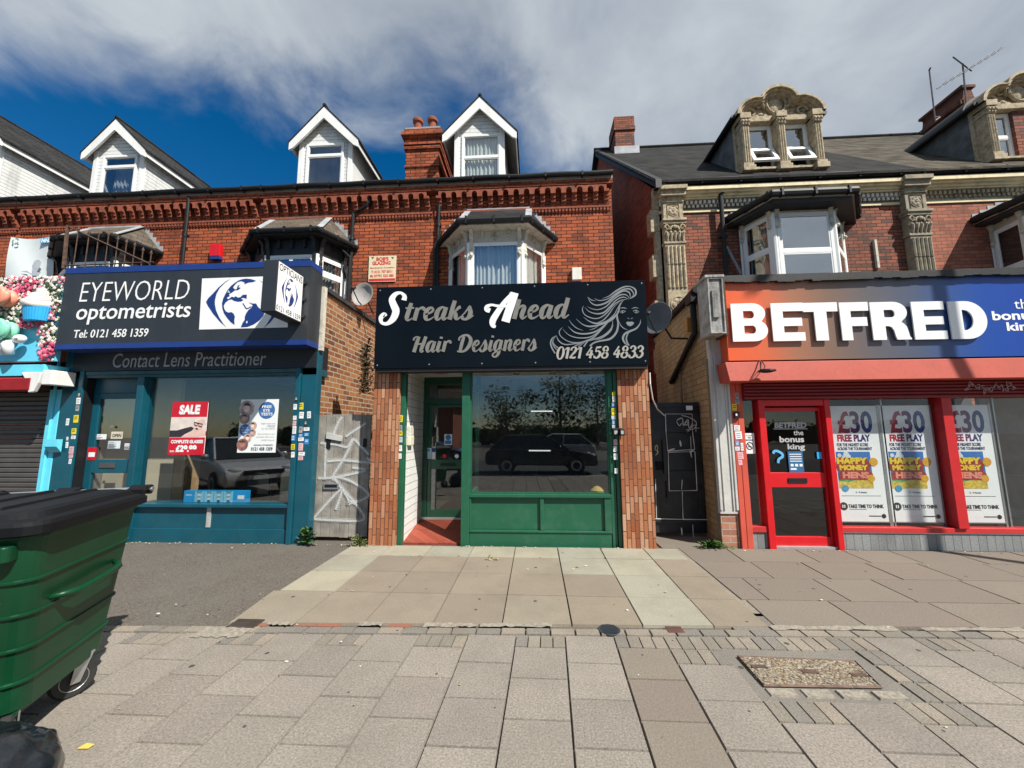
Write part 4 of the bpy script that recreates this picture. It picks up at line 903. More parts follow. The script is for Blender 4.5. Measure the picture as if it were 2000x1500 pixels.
    # lights
    for i in range(2):
        a = pcs[i]+pw*.5+.005; c = pcs[i+1]-pw*.5-.005; zmid = Z_(1490, 286, Yf)
        wm = a+(c-a)*.06
        if brick_mid and i == 1: continue
        if brick_mid:
            c = a+(c-a)*.86; pane_set(o, front(Yf+.14), a, zs, c, zhd+.01, .06, .05, bars=(zs+(zhd-zs)*.5,), gm=GLU)
            bk = MB(); bk.box(c+.002, x1-pw, Yf+.02, Yf+.18, zs-.1, zhd+.015); bk.build('brick_pier', BRICKD, o)
        else:
            wf = pane_set(o, front(Yf+.14), a, zmid-.05, c, zhd+.01, .06, .05, gm=GLU)
            rv = MB(); rv.box(a, a+.06, Yf+.10, Yf+.14, zs, zmid-.052); rv.box(c-.06, c, Yf+.10, Yf+.14, zs, zmid-.052); rv.build('lower_frame', WHITE, o)
            # top-hung sash swung out
            hz = zmid-.06; ln = hz-zs-.06; sw = math.radians(24)
            u = Vector((1, 0, 0)); dn = Vector((0, -math.sin(sw), -math.cos(sw))); n = Vector((0, -math.cos(sw), math.sin(sw)))
            fr2 = Fr(Vector((a+.03, Yf+.08, hz)), u, -dn, n)
            pane_set(o, fr2, 0, -ln, c-a-.06, 0, .085, .06, gm=GLU, nm='open_sash', opening=False)
            tr = MB()
            for q in range(3): tr.box(a+.1+q*.22, a+.26+q*.22, Yf-.0, Yf+.12, zs-.01, zs+.07)
            tr.build('sill_ornament', WHITE, o)
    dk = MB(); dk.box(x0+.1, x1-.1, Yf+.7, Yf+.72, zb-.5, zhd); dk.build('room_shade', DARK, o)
    sl = MB(); sl.box(x0, x1, Yf-.10, Yf+.14, zs-.06, zs-.012); sl.build('sill', m, o)
YD = S2+.05
arch_dormer(HD, X_(1444, 320, YD), YD, STONE)
arch_dormer(HE, X_(1925, 320, YD), YD, STONE, brick_mid=True)
# chimneys of the ornate houses
def small_stack(root, px0, px1, yb, yt, Y, d, name='chimney'):
    x0, x1 = X_(px0, yb, Y), X_(px1, yb, Y); zt = Z_((px0+px1)/2, yt, Y); zb = Z_((px0+px1)/2, yb, Y)
    m = MB(); m.box(x0+.04, x1-.04, Y+.04, Y+d, zb-1.2, zt-.55); m.box(x0, x1, Y, Y+d+.04, zt-.55, zt-.42); m.box(x0+.02, x1-.02, Y+.02, Y+d+.02, zt-.42, zt); c = m.build(name, BRICKD, root)
    f = MB(); f.box(x0-.02, x1+.1, Y-.03, Y+.03, zb-.25, zb+.12); f.build('lead_flashing', LEAD, c)
small_stack(HD, 1201, 1243, 292, 226, 13.0, 1.0)
Y = 13.2; x0, x1 = X_(1884, 215, Y), X_(1915, 215, Y); zt = Z_(1870, 166, Y); zb = Z_(1870, 240, Y)-1.5
m = MB()
prof = [(0, zb), (0, zt-.75), (-.10, zt-.72), (-.10, zt-.60), (.02, zt-.55), (.08, zt-.42), (.12, zt-.22), (.11, zt-.12), (.04, zt-.08), (.04, zt)]
L = [(x0+a*1.0, z) for a, z in prof]; R = [(x1-a*1.0, z) for a, z in prof][::-1]
m.py(L+R, Y+.05, Y+1.5)
for (a, z0_, z1_) in ((.16, zt-.74, zt-.58), (.06, zt-.10, zt)): m.box(x0-a+.08, x1+a-.08, Y, Y+1.55, z0_, z1_)
m.build('chimney', brickmat('sooty_brick', (.15, .055, .035), (.08, .035, .03), (.04, .03, .025)), HE)
# antennas: things of their own on the chimney
AER = mat('aerial_metal', (.12, .10, .09), .5, .6)
t = thing('antenna', 'long-boom television antenna on a mast above the sooty chimney', 'antenna', F(1888, 240, Y))
m = MB(); m.tube([F(1892, 250, Y-.05), F(1880, 124, Y-.05)], .025, 6); m.build('mast', AER, t)
m = MB(); p0, p1 = F(1829, 173, Y-.3), F(1963, 91, Y+.1); m.tube([p0, p1], .014, 5); m.build('boom', AER, t)
m = MB(); q0, q1 = F(1861, 111, Y-.1), F(1898, 139, Y-.1); m.tube([q0, q1], .02, 5)
for i in range(9):
    c = p0.lerp(p1, .08+i*.1); m.tube([c+Vector((0, -.16, .02)), c+Vector((0, .16, -.02))], .008, 4)
m.build('elements', AER, t)
t = thing('aerial_pole', 'thin bare aerial pole bracketed to the left side of the sooty chimney', 'pole', F(1826, 238, Y))
m = MB(); m.tube([F(1827, 238, Y), F(1815, 137, Y)], .022, 6); m.build('pole', AER, t)
m = MB(); m.tube([F(1815, 137, Y), F(1817, 133, Y-.1)], .03, 6); m.tube([F(1826, 236, Y), F(1836, 229, Y+.1)], .02, 5); m.tube([F(1824, 229, Y), F(1836, 228, Y+.1)], .02, 5); m.build('bracket', AER, t)
# ================================================================== SHOPS
def pb(mb, x0, y0, x1, y1, Yf, Yb):   # solid whose face on plane Yf fills a surveyed rectangle
    a, b, c, d = pbox(x0, y0, x1, y1, Yf); return mb.box(a, c, Yf, Yb, b, d)
def blk(name, m, parent, *boxes, bevel=0):
    mb = MB()
    for b in boxes: mb.box(*b)
    return mb.build(name, m, parent, bevel=bevel)
HW = S2-.01
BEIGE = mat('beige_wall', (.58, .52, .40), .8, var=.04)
LAMP = mat('light_panel', (.7, .7, .7), .5)
# ---------------------------------------------------------------- opticians
BX0, BX1 = X_(150, 850, S1), -3.36
zt = Z_(612, 562, S1+.1); BXW = X_(613, 800, S1+.1)
SB = thing('opticians_shop', 'single-storey teal shopfront of the opticians', 'shop', ((BX0+BX1)/2, S1, 0))
m = MB(); m.box(BXW-.22, BXW, S1+.06, HW, 0, zt-.02); m.build('side_wall', BRICKY, SB)
m = MB(); m.box(BXW-.28, BXW+.05, S1+.02, HW, zt-.02, zt+.05); m.build('coping', mat('bitumen_coping', (.03, .03, .032), .8, var=.4, bump=.4), SB)
m = MB(); pb(m, 600, 560, 631, 684, S1-.02, S1+.06); m.build('white_end_panel', WHITED, SB)
m = MB(); m.box(X_(75, 640, S1), BXW-.22, S1+.1, HW, zt-.25, zt-.15); m.build('flat_roof', BLKP, SB)
zhd = Z_(430, 735, S1); zsl = Z_(430, 984, S1); zb0 = -.05
xdl, xdr = X_(159, 850, S1), X_(264, 850, S1); xwl, xwr = X_(277, 850, S1), X_(574, 850, S1)
m = MB(); pz = Z_(590, 683, S1)
m.box(xwr, xwr+.075, S1-.05, S1+.12, zb0, pz+.1); m.box(xwr+.078, BX1+.01, S1-.02, S1+.12, zb0, pz+.1); m.build('pilaster', TEAL, SB, bevel=.008, split=True)
m = MB(); m.box(X_(112, 850, S1), xdl-.11, S1-.02, S1+.12, zb0, pz+.1); m.box(xdl-.108, xdl-.03, S1-.05, S1+.12, zb0, pz+.1); m.build('pilaster', TEAL, SB, bevel=.008, split=True)
m = MB(); m.box(xdl-.028, xdl, S1-.02, S1+.12, zb0, zhd); m.build('shutter_guide', BLK, SB)
m = MB(); m.box(BX0-.2, BX1, S1-.02, S1+.3, zhd, Z_(430, 722, S1)); m.box(xdl, xwr, S1-.05, S1-.022, zhd+.045, zhd+.10)
h = m.build('header_board', mat('teal_header', (.012, .07, .09), .45, var=.2, dirt=(.12, .13, .12), dscale=4, damt=.6), SB, bevel=.004)
m = MB(); m.box(BX0-.15, BX1-.01, S1-.06, S1+.3, Z_(430, 722, S1)+.001, Z_(430, 676, S1)); nb = m.build('name_board', CHARD, SB)
m = MB(); words(m, 'Contact Lens Practitioner', pbox(222, 688, 520, 716, S1-.06), front(S1-.06), .003, shear=.12, thick=.004); m.build('lettering', mat('grey_letters', (.36, .36, .36), .5), nb)
m = MB(); m.box(xdr, xwl, S1-.06, S1+.14, zb0, zhd); m.build('mullion', TEAL, SB, bevel=.008)
m = MB(); m.box(xwl, xwr, S1-.04, S1+.3, zsl-.05, zsl); m.box(xwl, xwr, S1+.02, S1+.12, zb0, zsl-.052); m.box(xwl, xwr, S1-.005, S1+.018, zb0, Z_(430, 1033, S1)); sr = m.build('stall_riser', TEAL, SB, bevel=.006)
m = MB(); pb(m, 403, 990, 411, 1030, S1+.006, S1+.02); m.build('metal_strip', mat('scuffed_alloy', (.5, .5, .48), .5, .3, var=.2), sr)
m = MB(); m.box(xwl+.02, xwr, S1+.05, S1+.056, zsl, zhd); w = m.build('shop_window', GLS, SB)
m = MB(); m.box(xwl, xwl+.02, S1+.02, S1+.08, zsl, zhd); m.box(xwr-.015, xwr, S1+.02, S1+.08, zsl, zhd); m.build('window_frame', TEAL, w)
# door
YD_ = S1+.10
d = MB(); ztp = Z_(225, 768, YD_); zr1 = Z_(210, 898, YD_); zr2 = Z_(210, 924, YD_); dl, dr = xdl+.0, xdr
d.box(dl, dl+.12, YD_, YD_+.05, .02, ztp); d.box(dr-.10, dr, YD_, YD_+.05, .02, ztp); d.box(dl+.12, dr-.1, YD_, YD_+.05, ztp-.09, ztp); d.box(dl+.12, dr-.1, YD_, YD_+.05, zr2, zr1); d.box(dl+.12, dr-.1, YD_, YD_+.05, .02, .22)
door = d.build('door', TEAL, SB, bevel=.006)
m = MB(); m.box(dl+.12, dr-.1, YD_+.02, YD_+.026, .2, ztp-.08); m.build('pane', GL, door)
m = MB(); pb(m, 193, 904, 224, 914, YD_-.012, YD_); m.build('letterbox', mat('dull_alloy', (.13, .12, .12), .4, .5), door, bevel=.004)
m = MB(); m.box(dl, dr, YD_+.0, YD_+.05, ztp+.005, ztp+.04); m.box(dl, dr, YD_+.01, YD_+.014, ztp+.04, zhd); m.build('transom', TEAL, SB)
m = MB(); q = F(218, 834, YD_-.01); m.lathe([(.022, -.01), (.022, .0)], (q.x, q.y, q.z), 'y', 12); m.build('door_knob', GREYM, door)
# room behind
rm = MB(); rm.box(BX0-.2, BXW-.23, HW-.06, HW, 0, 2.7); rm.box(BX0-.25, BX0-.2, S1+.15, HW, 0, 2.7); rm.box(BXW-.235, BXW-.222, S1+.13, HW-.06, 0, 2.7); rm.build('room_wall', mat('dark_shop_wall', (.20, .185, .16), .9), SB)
xp = X_(358, 900, 7.1)
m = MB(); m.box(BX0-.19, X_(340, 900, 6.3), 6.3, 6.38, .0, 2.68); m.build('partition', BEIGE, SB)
m = MB(); m.box(X_(340, 900, 6.2)+.01, X_(362, 900, 6.2), 6.2, 6.5, 0, 1.35); m.build('display_unit', mat('pale_wood', (.42, .28, .15), .5, var=.12, scale=10), SB)
m = MB(); pb(m, 547, 925, 580, 990, 6.1, 6.5); m.build('display_unit', mat('pale_wood_panel', (.5, .36, .22), .5, var=.1, scale=10), SB)
m = MB(); m.box(BX0-.2, BXW-.23, S1+.1, HW, -.01, .02); m.build('floor', mat('shop_carpet', (.05, .05, .05), .95), SB)
m = MB(); m.box(BX0-.2, BXW-.23, S1+.15, HW, 2.66, 2.7); c_ = m.build('ceiling', mat('ceiling_tile', (.45, .44, .41), .8), SB)
m = MB()
for (a, b, yy) in ((-5.6, -5.0, 6.6), (-4.6, -4.0, 6.2), (-4.6, -4.0, 7.4), (-5.6, -5.0, 7.9)): m.box(a, b, yy, yy+.6, 2.648, 2.659)
m.build('light_panel', LAMP, c_)
m = MB()   # rows of spectacle frames on the far wall
for r in range(7):
    for i in range(15):
        x = -5.9+i*.155; z = .9+r*.2
        for s in (-.032, .032): m.tube([(x+s+.026*math.cos(t), HW-.09, z+.018*math.sin(t)) for t in [2*math.pi*k/8 for k in range(8)]], .005, 4, True)
    m.box(-6.05, -3.65, HW-.12, HW-.06, .84+r*.2, .85+r*.2)
m.build('spectacle_racks', mat('spectacle_plastic', (.12, .10, .09), .4), SB)['kind'] = 'stuff'
m = MB(); ch = F(505, 965, 6.3)
m.tube([(ch.x-.2, 6.3, .0), (ch.x-.2, 6.3, .45), (ch.x-.18, 6.3, .85), (ch.x-.05, 6.3, .93), (ch.x+.1, 6.3, .92)], .018, 6); m.tube([(ch.x+.25, 6.3, .0), (ch.x+.22, 6.3, .45), (ch.x+.2, 6.3, .85), (ch.x+.1, 6.3, .92)], .018, 6); m.box(ch.x-.2, ch.x+.24, 6.3, 6.7, .42, .47); m.box(ch.x-.17, ch.x+.18, 6.28, 6.31, .6, .9)
tag(m.build('chair', mat('black_chair', (.02, .02, .022), .4)), 'black chair inside the opticians window at its right end', 'chair')
# fascia sign
EY = 5.35
t = thing('shop_sign', 'charcoal EYEWORLD optometrists fascia with blue edging', 'sign', (-5.4, EY, 3.2))
ex0, ez0, ex1, ez1 = X_(119, 600, EY), Z_(360, 677, EY), X_(603, 592, EY), Z_(360, 517, EY)
m = MB(); m.box(ex0, ex1, EY, S1-.03, ez0, ez1); m.build('panel', CHAR, t)
m = MB(); m.box(ex0-.004, ex1+.004, EY-.006, S1-.04, ez1-.088, ez1+.004); m.box(ex0-.004, ex1+.004, EY-.006, S1-.04, ez0-.004, ez0+.075); m.build('edging', NAVY, t)
m = MB()
words(m, 'EYEWORLD', pbox(158, 549, 370, 587, EY), front(EY), .003, shear=.1, thick=.003, bold=-.014)
words(m, 'optometrists', pbox(150, 593, 372, 632, EY), front(EY), .003, shear=.1, thick=.003, bold=.008)
words(m, 'Tel: 0121 458 1359', pbox(145, 643, 290, 659, EY), front(EY), .003, shear=.1, thick=.003, bold=.008)
m.build('lettering', SWHITE, t)
lz = lambda pts: pl(EY, zc(370, 530, 8.333, pts))
m = MB(); m.add([front(EY).at(*p, .004) for p in lz([(160, 948), (1600, 912), (1640, 70), (210, 118)])], [(0, 1, 2, 3)]); m.build('white_panel', SWHITE, t)
m = MB()
LC = [(680, 120), (590, 170), (480, 262), (390, 360), (310, 440), (275, 500), (310, 570), (390, 690), (500, 820), (610, 915), (560, 860), (490, 750), (440, 640), (420, 540), (420, 480), (445, 370), (500, 270), (590, 180)]
RC = [(2*905-p[0], p[1]+20) for p in LC]
OC = [(1090, 155), (1010, 128), (930, 120), (860, 130), (800, 152), (735, 195), (680, 240), (630, 300), (590, 370), (555, 440), (535, 520), (540, 600), (565, 680), (620, 762), (680, 830), (740, 872), (735, 800), (745, 740), (725, 690), (690, 665), (640, 672), (600, 655), (572, 610), (565, 560), (590, 510), (640, 470), (690, 455), (730, 480), (790, 495), (850, 490), (885, 465), (840, 445), (880, 430), (935, 448), (940, 380), (870, 385), (838, 420), (795, 430), (755, 405), (735, 425), (690, 415), (640, 455), (615, 440), (620, 425), (660, 405), (650, 370), (700, 345), (745, 310), (800, 305), (840, 270), (800, 260), (825, 222), (790, 235), (775, 290), (745, 295), (715, 265), (740, 225), (790, 175), (850, 160), (905, 182), (900, 212), (960, 185), (1040, 175)]
IO = [(970, 505), (1030, 525), (1090, 525), (1120, 580), (1160, 615), (1240, 650), (1210, 720), (1150, 795), (1050, 865), (950, 905), (840, 912), (870, 840), (905, 790), (905, 740), (925, 690), (965, 630), (1010, 600), (1035, 550)]
MD = [(945, 800), (955, 830), (935, 850), (922, 825)]
UK = [(640, 300), (665, 345), (650, 355), (635, 330)]; IR = [(620, 325), (635, 335), (625, 348)]
def globe(mb, tr, fr, d):
    for lp in ([LC], [RC], [OC, UK, IR], [IO, MD]):
        vs, fs = shape([tr(l) for l in lp]); lay(mb, vs, fs, fr, d)
    vs, fs = ribbon([p+(w,) for p, w in zip(tr([(875, 520), (905, 570), (930, 605), (965, 600), (1015, 575)]), [abs(tr([(0, 0)])[0][0]-tr([(14, 0)])[0][0])]*5)]); lay(mb, vs, fs, fr, d+.0008)
globe(m, lz, front(EY), .0065); m.build('globe_emblem', NAVY, t)
# projecting sign
oxr = X_(592, 580, EY); rr = F(540, 557, 1).x; yn = oxr/rr; oxl = X_(512, 557, yn); oz1, oz0 = Z_(540, 507, yn), Z_(540, 607, yn)
t = thing('projecting_sign', 'boxed OPTICIANS sign jutting out from the charcoal fascia', 'sign', (oxr, EY, 3.3))
m = MB(); m.box(oxl, oxr, yn, EY-.008, oz0, oz1); m.build('box', CHAR, t, bevel=.004)
m = MB(); fr = sideX(oxr); flat(m, rect(yn+.012, oz0+.015, EY-.03, oz1-.015), fr, .003); m.build('face', SWHITE, t)
m = MB(); H = oz1-oz0; Wd = EY-yn
words(m, 'OPTICIANS', (yn+.03, oz1-.02-H*.155, EY-.05, oz1-.03), fr, .005); words(m, '0121 458 1359', (yn+.02, oz0+.03, EY-.05, oz0+.03+H*.10), fr, .005); m.build('lettering', INK, t)
m = MB(); globe(m, lambda pts: [(yn+Wd*.17+(p[0]-275)/1270*Wd*.62, oz0+H*.2+(935-p[1])/815*H*.58) for p in pts], fr, .006); m.build('globe_emblem', NAVY, t)
m = MB()
for z in (oz0+.1, (oz0+oz1)/2, oz1-.1): m.box(oxl+.02, oxr+.05, EY-.03, EY+.001, z-.02, z+.02)
m.build('bracket', BLKP, t)
# ---------------------------------------------------------------- cake shop at the left edge
SA = thing('cake_shop', 'pale blue cake shopfront with its roller shutter down', 'shop', (-8.3, S1, 0))
ax1 = X_(112, 850, S1)-.004; axp = X_(88, 850, S1)
m = MB(); m.box(axp, axp+.09, S1-.02, S1+.12, -.05, Z_(110, 708, S1)); m.box(axp+.095, ax1-.09, S1-.05, S1+.12, -.05, Z_(110, 708, S1)); m.box(ax1-.085, ax1, S1-.02, S1+.12, -.05, Z_(110, 708, S1)); pa = m.build('pilaster', AQUA, SA, bevel=.008, split=True)
m = MB(); q = pbox(98, 858, 122, 872, S1-.05); m.prism([(q[0], S1-.12, q[1]), (q[0], S1-.12, q[3]), (q[0], S1-.051, q[3]), (q[0], S1-.051, q[1]-.09)], (q[2]-q[0], 0, 0)); m.build('pilaster_ledge', AQUA, pa)
m = MB(); zsh = Z_(60, 765, S1+.1); n = 30
for i in range(n):
    z0 = zsh*i/n; z1 = zsh*(i+1)/n; m.prism([(-11.5, S1+.10, z0), (-11.5, S1+.085, z0+.012), (-11.5, S1+.085, z1-.02), (-11.5, S1+.10, z1-.003), (-11.5, S1+.14, z1-.003), (-11.5, S1+.14, z0)], (axp+11.5, 0, 0))
m.build('roller_shutter', mat('grey_shutter', (.085, .079, .075), .5, .2, var=.1), SA)
m = MB(); m.box(-11.5, ax1, S1-.02, S1+.3, Z_(60, 762, S1), Z_(60, 708, S1)); m.build('header_board', mat('dark_soffit_board', (.03, .025, .022), .7), SA)
m = MB(); m.box(-11.5, X_(92, 722, S1-.3), S1-.34, S1-.02, Z_(50, 734, S1-.34), Z_(50, 712, S1-.34)); m.build('awning_cover', AQUA, SA, bevel=.006)
m = MB(); a, b = X_(72, 740, S1-.3), X_(110, 740, S1-.3); m.box(b-.16, b, S1-.36, S1-.05, Z_(95, 752, S1-.3), Z_(95, 724, S1-.3)); zt2 = Z_(70, 727, S1-.36)
m.py([(a-.18, zt2), (b-.17, zt2), (b-.2, zt2-.16), (b-.26, zt2-.3), (b-.34, zt2-.31), (b-.36, zt2-.24), (a-.02, zt2-.22), (a-.12, zt2-.08)], S1-.37, S1-.31); m.build('awning_end', WHITEB, SA, bevel=.01)
m = MB(); zz = Z_(50, 736, S1-.34); m.prism([(-11.5, S1-.33, zz-.005), (-11.5, S1-.39, zz-.03), (-11.5, S1-.38, zz-.2), (-11.5, S1-.30, zz-.22), (-11.5, S1-.1, zz-.05)], (X_(72, 740, S1-.3)+11.5, 0, 0)); m.build('folded_awning', mat('red_awning', (.30, .008, .012), .6, var=.2), SA)
m = MB(); m.box(-11.5, ax1-.05, S1+.3, HW, 3.3, 3.4); m.build('flat_roof', BLKP, SA)
# flower-covered sign
t = thing('shop_sign', 'pale blue sign smothered in pink and white artificial flowers', 'sign', (-8.5, EY+.05, 3.2))
fx1 = ex0-.02; fz1 = Z_(60, 548, EY); fz0 = Z_(60, 704, EY)
m = MB(); m.box(-11.5, fx1-.02, EY+.05, EY+.11, fz0, fz1); m.build('panel', mat('sign_sky_blue', (.14, .60, .84), .45, var=.04), t)
cols = [mat('flower_white', (.72, .70, .63), .8, var=.1), mat('flower_cream', (.60, .58, .50), .8, var=.1), mat('flower_blush', (.66, .26, .33), .8, var=.15), mat('flower_pink', (.58, .07, .16), .8, var=.15), mat('flower_leaf', (.06, .09, .045), .8)]
m = MB(); random.seed(3)
def inblue(x, z): 
    p = X_(75, 660, EY); return z < Z_(40, 640, EY) and x < p-.02+ (Z_(40, 640, EY)-z)*.25
for i in range(3800):
    x = random.uniform(-9.6, fx1); z = random.uniform(fz0, fz1+.06)
    if inblue(x, z): continue
    hsh = math.sin(x*7.3+z*4.1)+math.sin(z*9.7-x*3.3)+random.uniform(-1.3, 1.3)
    m.mi = 3 if hsh > 1.35 else 2 if hsh > .55 else 0 if hsh > -.6 else 1 if random.random() < .45 else 4
    r = random.uniform(.013, .026); cz = EY+.03-random.random()*.06
    m.ball((x, cz, z), r, 6, 4, (1, .8, 1))
    for k in range(4):
        an = k*1.57+random.random(); m.ball((x+math.cos(an)*r*.7, cz-.008, z+math.sin(an)*r*.7), r*.55, 5, 3, (1, .6, 1))
o = m.build('flowers', cols, t); o['kind'] = 'stuff'
def swirl(name, label, cx, cy, rpx, m_, cat='ornament'):
    c = F(cx, cy, EY-.1); r = abs(F(cx+rpx, cy, EY-.1).x-c.x); q = MB()
    q.lathe([(r*.99, .08), (r, .04), (r*.8, .0), (r*.5, -.03), (r*.2, -.05)], (c.x, c.y, c.z), 'y', 24)
    for ph in range(3):
        pts = []; rs = []
        for i in range(40):
            a = i*.28+ph*2.1; f = i/39; rr_ = r*(.08+.9*f); pts.append((c.x+rr_*math.cos(a), c.y-.06-.07*(1-f), c.z+rr_*math.sin(a))); rs.append(.014+.03*f)
        q.tube(pts, rs, 7)
    tag(q.build(name, m_, smooth=True), label, cat)
swirl('icing_swirl', 'coral icing swirl on the flower sign', 8, 581, 16, mat('coral_icing', (.75, .28, .19), .5, var=.05))
swirl('icing_swirl', 'mint green icing swirl low on the flower sign', 8, 645, 17, mat('mint_icing', (.22, .62, .44), .5, var=.05))
t = thing('cupcake', 'model cupcake in a blue pleated case on the flower sign', 'cupcake', F(61, 622, EY-.08))
q0 = F(38, 598, EY-.12); q1 = F(84, 598, EY-.12); zb = Z_(60, 624, EY-.12); zt_ = q0.z; cx = (q0.x+q1.x)/2; r = (q1.x-q0.x)/2
m = MB(); n = 60; vs = []
for (zz, rr_) in ((zb, r*.82), (zt_, r)):
    for k in range(n): a = 2*math.pi*k/n; w_ = rr_*(1+.03*(k % 2)); vs.append((cx+w_*math.cos(a), EY-.03+.7*w_*math.sin(a), zz))
m.add(vs, [(k, (k+1) % n, n+(k+1) % n, n+k) for k in range(n)]+[list(range(n)), list(range(n, 2*n))]); m.build('case', mat('blue_case', (.03, .40, .78), .5, var=.06), t)
m = MB()
for i in range(4):
    f = i/3; m.tube([(cx+r*(.75-.55*f)*math.cos(a)+(.02 if i % 2 else -.02), EY-.03+.6*r*(.75-.5*f)*math.sin(a), zt_+.045+i*.07+.02*math.sin(a*2+i)) for a in [2*math.pi*k/18 for k in range(18)]], .075-.012*i, 8, True)
m.ball((cx, EY-.03, zt_+.08), r*.7, 12, 8, (1, .6, .5)); m.build('frosting', mat('white_icing', (.74, .71, .66), .5), t, smooth=True)
m = MB(); c = F(38, 662, EY-.06); m.ball((c.x, c.y, c.z), .11, 12, 8, (1, .5, .62)); tag(m.build('meringue', mat('meringue', (.74, .72, .74), .5), smooth=True), 'white meringue blob beside the mint swirl', 'ornament')
m = MB(); c = F(12, 680, EY-.06)
for s in (-1, 1): m.tube([(c.x+s*.02, c.y, c.z+.10), (c.x+s*.075, c.y-.04, c.z+.05), (c.x+s*.10, c.y-.03, c.z-.10)], [.05, .07, .06], 10)
o = tag(m.build('sign_letter', mat('letter_white', (.74, .73, .75), .45), smooth=True), 'puffy white raised letter on the blue part of the flower sign', 'letter')
m = MB(); words(m, 'TM', pbox(27, 660, 34, 664, EY-.12), front(EY-.12), .0, bold=.03); o = m.build('trade_mark', INK, o)
# banner on the brick behind
BY = S2-.03
t = thing('banner', 'white banner with recycling symbol hung on the brick above the flowers', 'banner', F(60, 500, BY))
c4 = [F(*p, BY) for p in ((12, 548), (102, 560), (112, 463), (24, 464))]
m = MB(); m.sheet(lambda u, v: c4[0].lerp(c4[1], u).lerp(c4[3].lerp(c4[2], u), v)+Vector((0, -.03*math.sin(u*5+v*3)-.02, -.05*math.sin(math.pi*u)*v)), 14, 12); m.build('sheet', mat('banner_vinyl', (.66, .71, .72), .5, var=.03), t, smooth=True)
m = MB(); fb_ = front(BY-.07); cc = F(37, 474, BY)
for k in range(3):
    a = k*2.094+.3; vs, fs = ribbon([(cc.x+.085*math.cos(a+t_), cc.z+.075*math.sin(a+t_), .045) for t_ in (0, .5, 1.0, 1.45)]); lay(m, vs, fs, fb_, .001)
m.build('recycling_symbol', mat('grey_green_print', (.22, .3, .3), .5), t)
m = MB(); nx0, nz0, nx1, nz1 = pbox(85, 467, 107, 477, BY); m.poly([fb_.at(x, z, .001) for x, z in ((nx0, nz0), (nx1, nz0), (nx1+.02, nz1), (nx0+.02, nz1))]); m.build('blue_logo_box', mat('logo_blue', (.10, .36, .62), .5), t)
m = MB(); words(m, 'NHS', (nx0+.03, nz0+.02, nx1-.0, nz1-.02), fb_, .003, bold=.05, shear=.2); m.build('lettering', SWHITE, t)
m = MB(); zb_ = lambda P: pl(BY, zc(0, 440, 5.357, P))
vs, fs = shape([zb_([(250, 495), (320, 485), (335, 500), (375, 520), (370, 440), (400, 380), (440, 370), (470, 400), (450, 450), (420, 500), (470, 505), (440, 530), (455, 560), (420, 540), (370, 535), (330, 510)])]); lay(m, vs, fs, fb_, .001); m.build('crane_print', mat('bird_grey', (.42, .46, .50), .5), t)
# ---------------------------------------------------------------- hair salon
CX0, CX1 = X_(725, 900, 5.6), X_(1274, 900, 5.6)
SCN = thing('salon_shop', 'hair salon shopfront with green woodwork between brick-slip piers', 'shop', (-.4, S1, 0))
PY = 5.60
pl0, pl1 = CX0, X_(776, 900, PY); pr0, pr1 = X_(1212, 900, PY), CX1
zsg0 = Z_(1000, 716, 5.45)
for a, b in ((pl0, pl1), (pr0, pr1)):
    m = MB(); m.box(a, b, PY, S1+.35, -.06, zsg0+.05); m.build('brick_pier', TILEV, SCN)
gl0, gl1 = pl1+.004, pl1+.075; gc0, gc1 = X_(902, 900, S1), X_(915, 900, S1)+.02; gr0, gr1 = X_(1191, 900, S1), pr0-.004
YR_ = 6.6; zc_ = 2.56; zf = .17
rec0 = gl1+.0
m = MB(); m.box(gl0, gl1, S1-.04, S1+.06, -.05, zc_); m.build('post', GREEN, SCN, bevel=.006)
m = MB(); m.box(gc0, gc1, S1-.04, S1+.09, -.05, zc_); m.build('post', GREEN, SCN, bevel=.006)
m = MB(); m.box(gr0, gr1-.055, S1-.02, S1+.08, -.05, zc_); m.box(gr1-.05, gr1, S1-.05, S1+.06, -.05, zc_); m.build('post', GREEN, SCN, bevel=.006)
m = MB(); m.box(rec0-.05, rec0, S1+.06, YR_+.1, -.02, zc_); m.build('clad_reveal', brickmat('white_cladding_narrow', (.74, .74, .72), (.72, .72, .7), (.35, .35, .34), bw=60, bh=.118, ms=.005, rough=.5, bamt=.2, blotch=(.6, .6, .57), third=(.76, .76, .74)), SCN)
m = MB(); m.prism([(rec0-.05, S1+.02, -.03), (rec0-.05, S1+.02, .012), (rec0-.05, YR_+.02, zf), (rec0-.05, YR_+.02, -.03)], (gc0-rec0+.05, 0, 0)); m.build('entrance_floor', QUARRY, SCN)
m = MB(); m.box(rec0-.05, gr1, S1-.01, HW, zc_, zc_+.06); cl = m.build('ceiling', mat('salon_ceiling', (.55, .55, .54), .8), SCN)
m = MB(); q = F(860, 730, 6.0); m.lathe([(.11, zc_-.025), (.12, zc_-.0005)], (q.x, 6.05, 0), n=20); m.build('ceiling_light', mat('amber_light_cover', (.35, .24, .14), .5), cl)
m = MB()
for x in (-.3, .3, .8): m.lathe([(.05, zc_-.02), (.055, zc_-.0005)], (x, 6.3, 0), n=14)
m.build('spotlight', GREYM, cl)
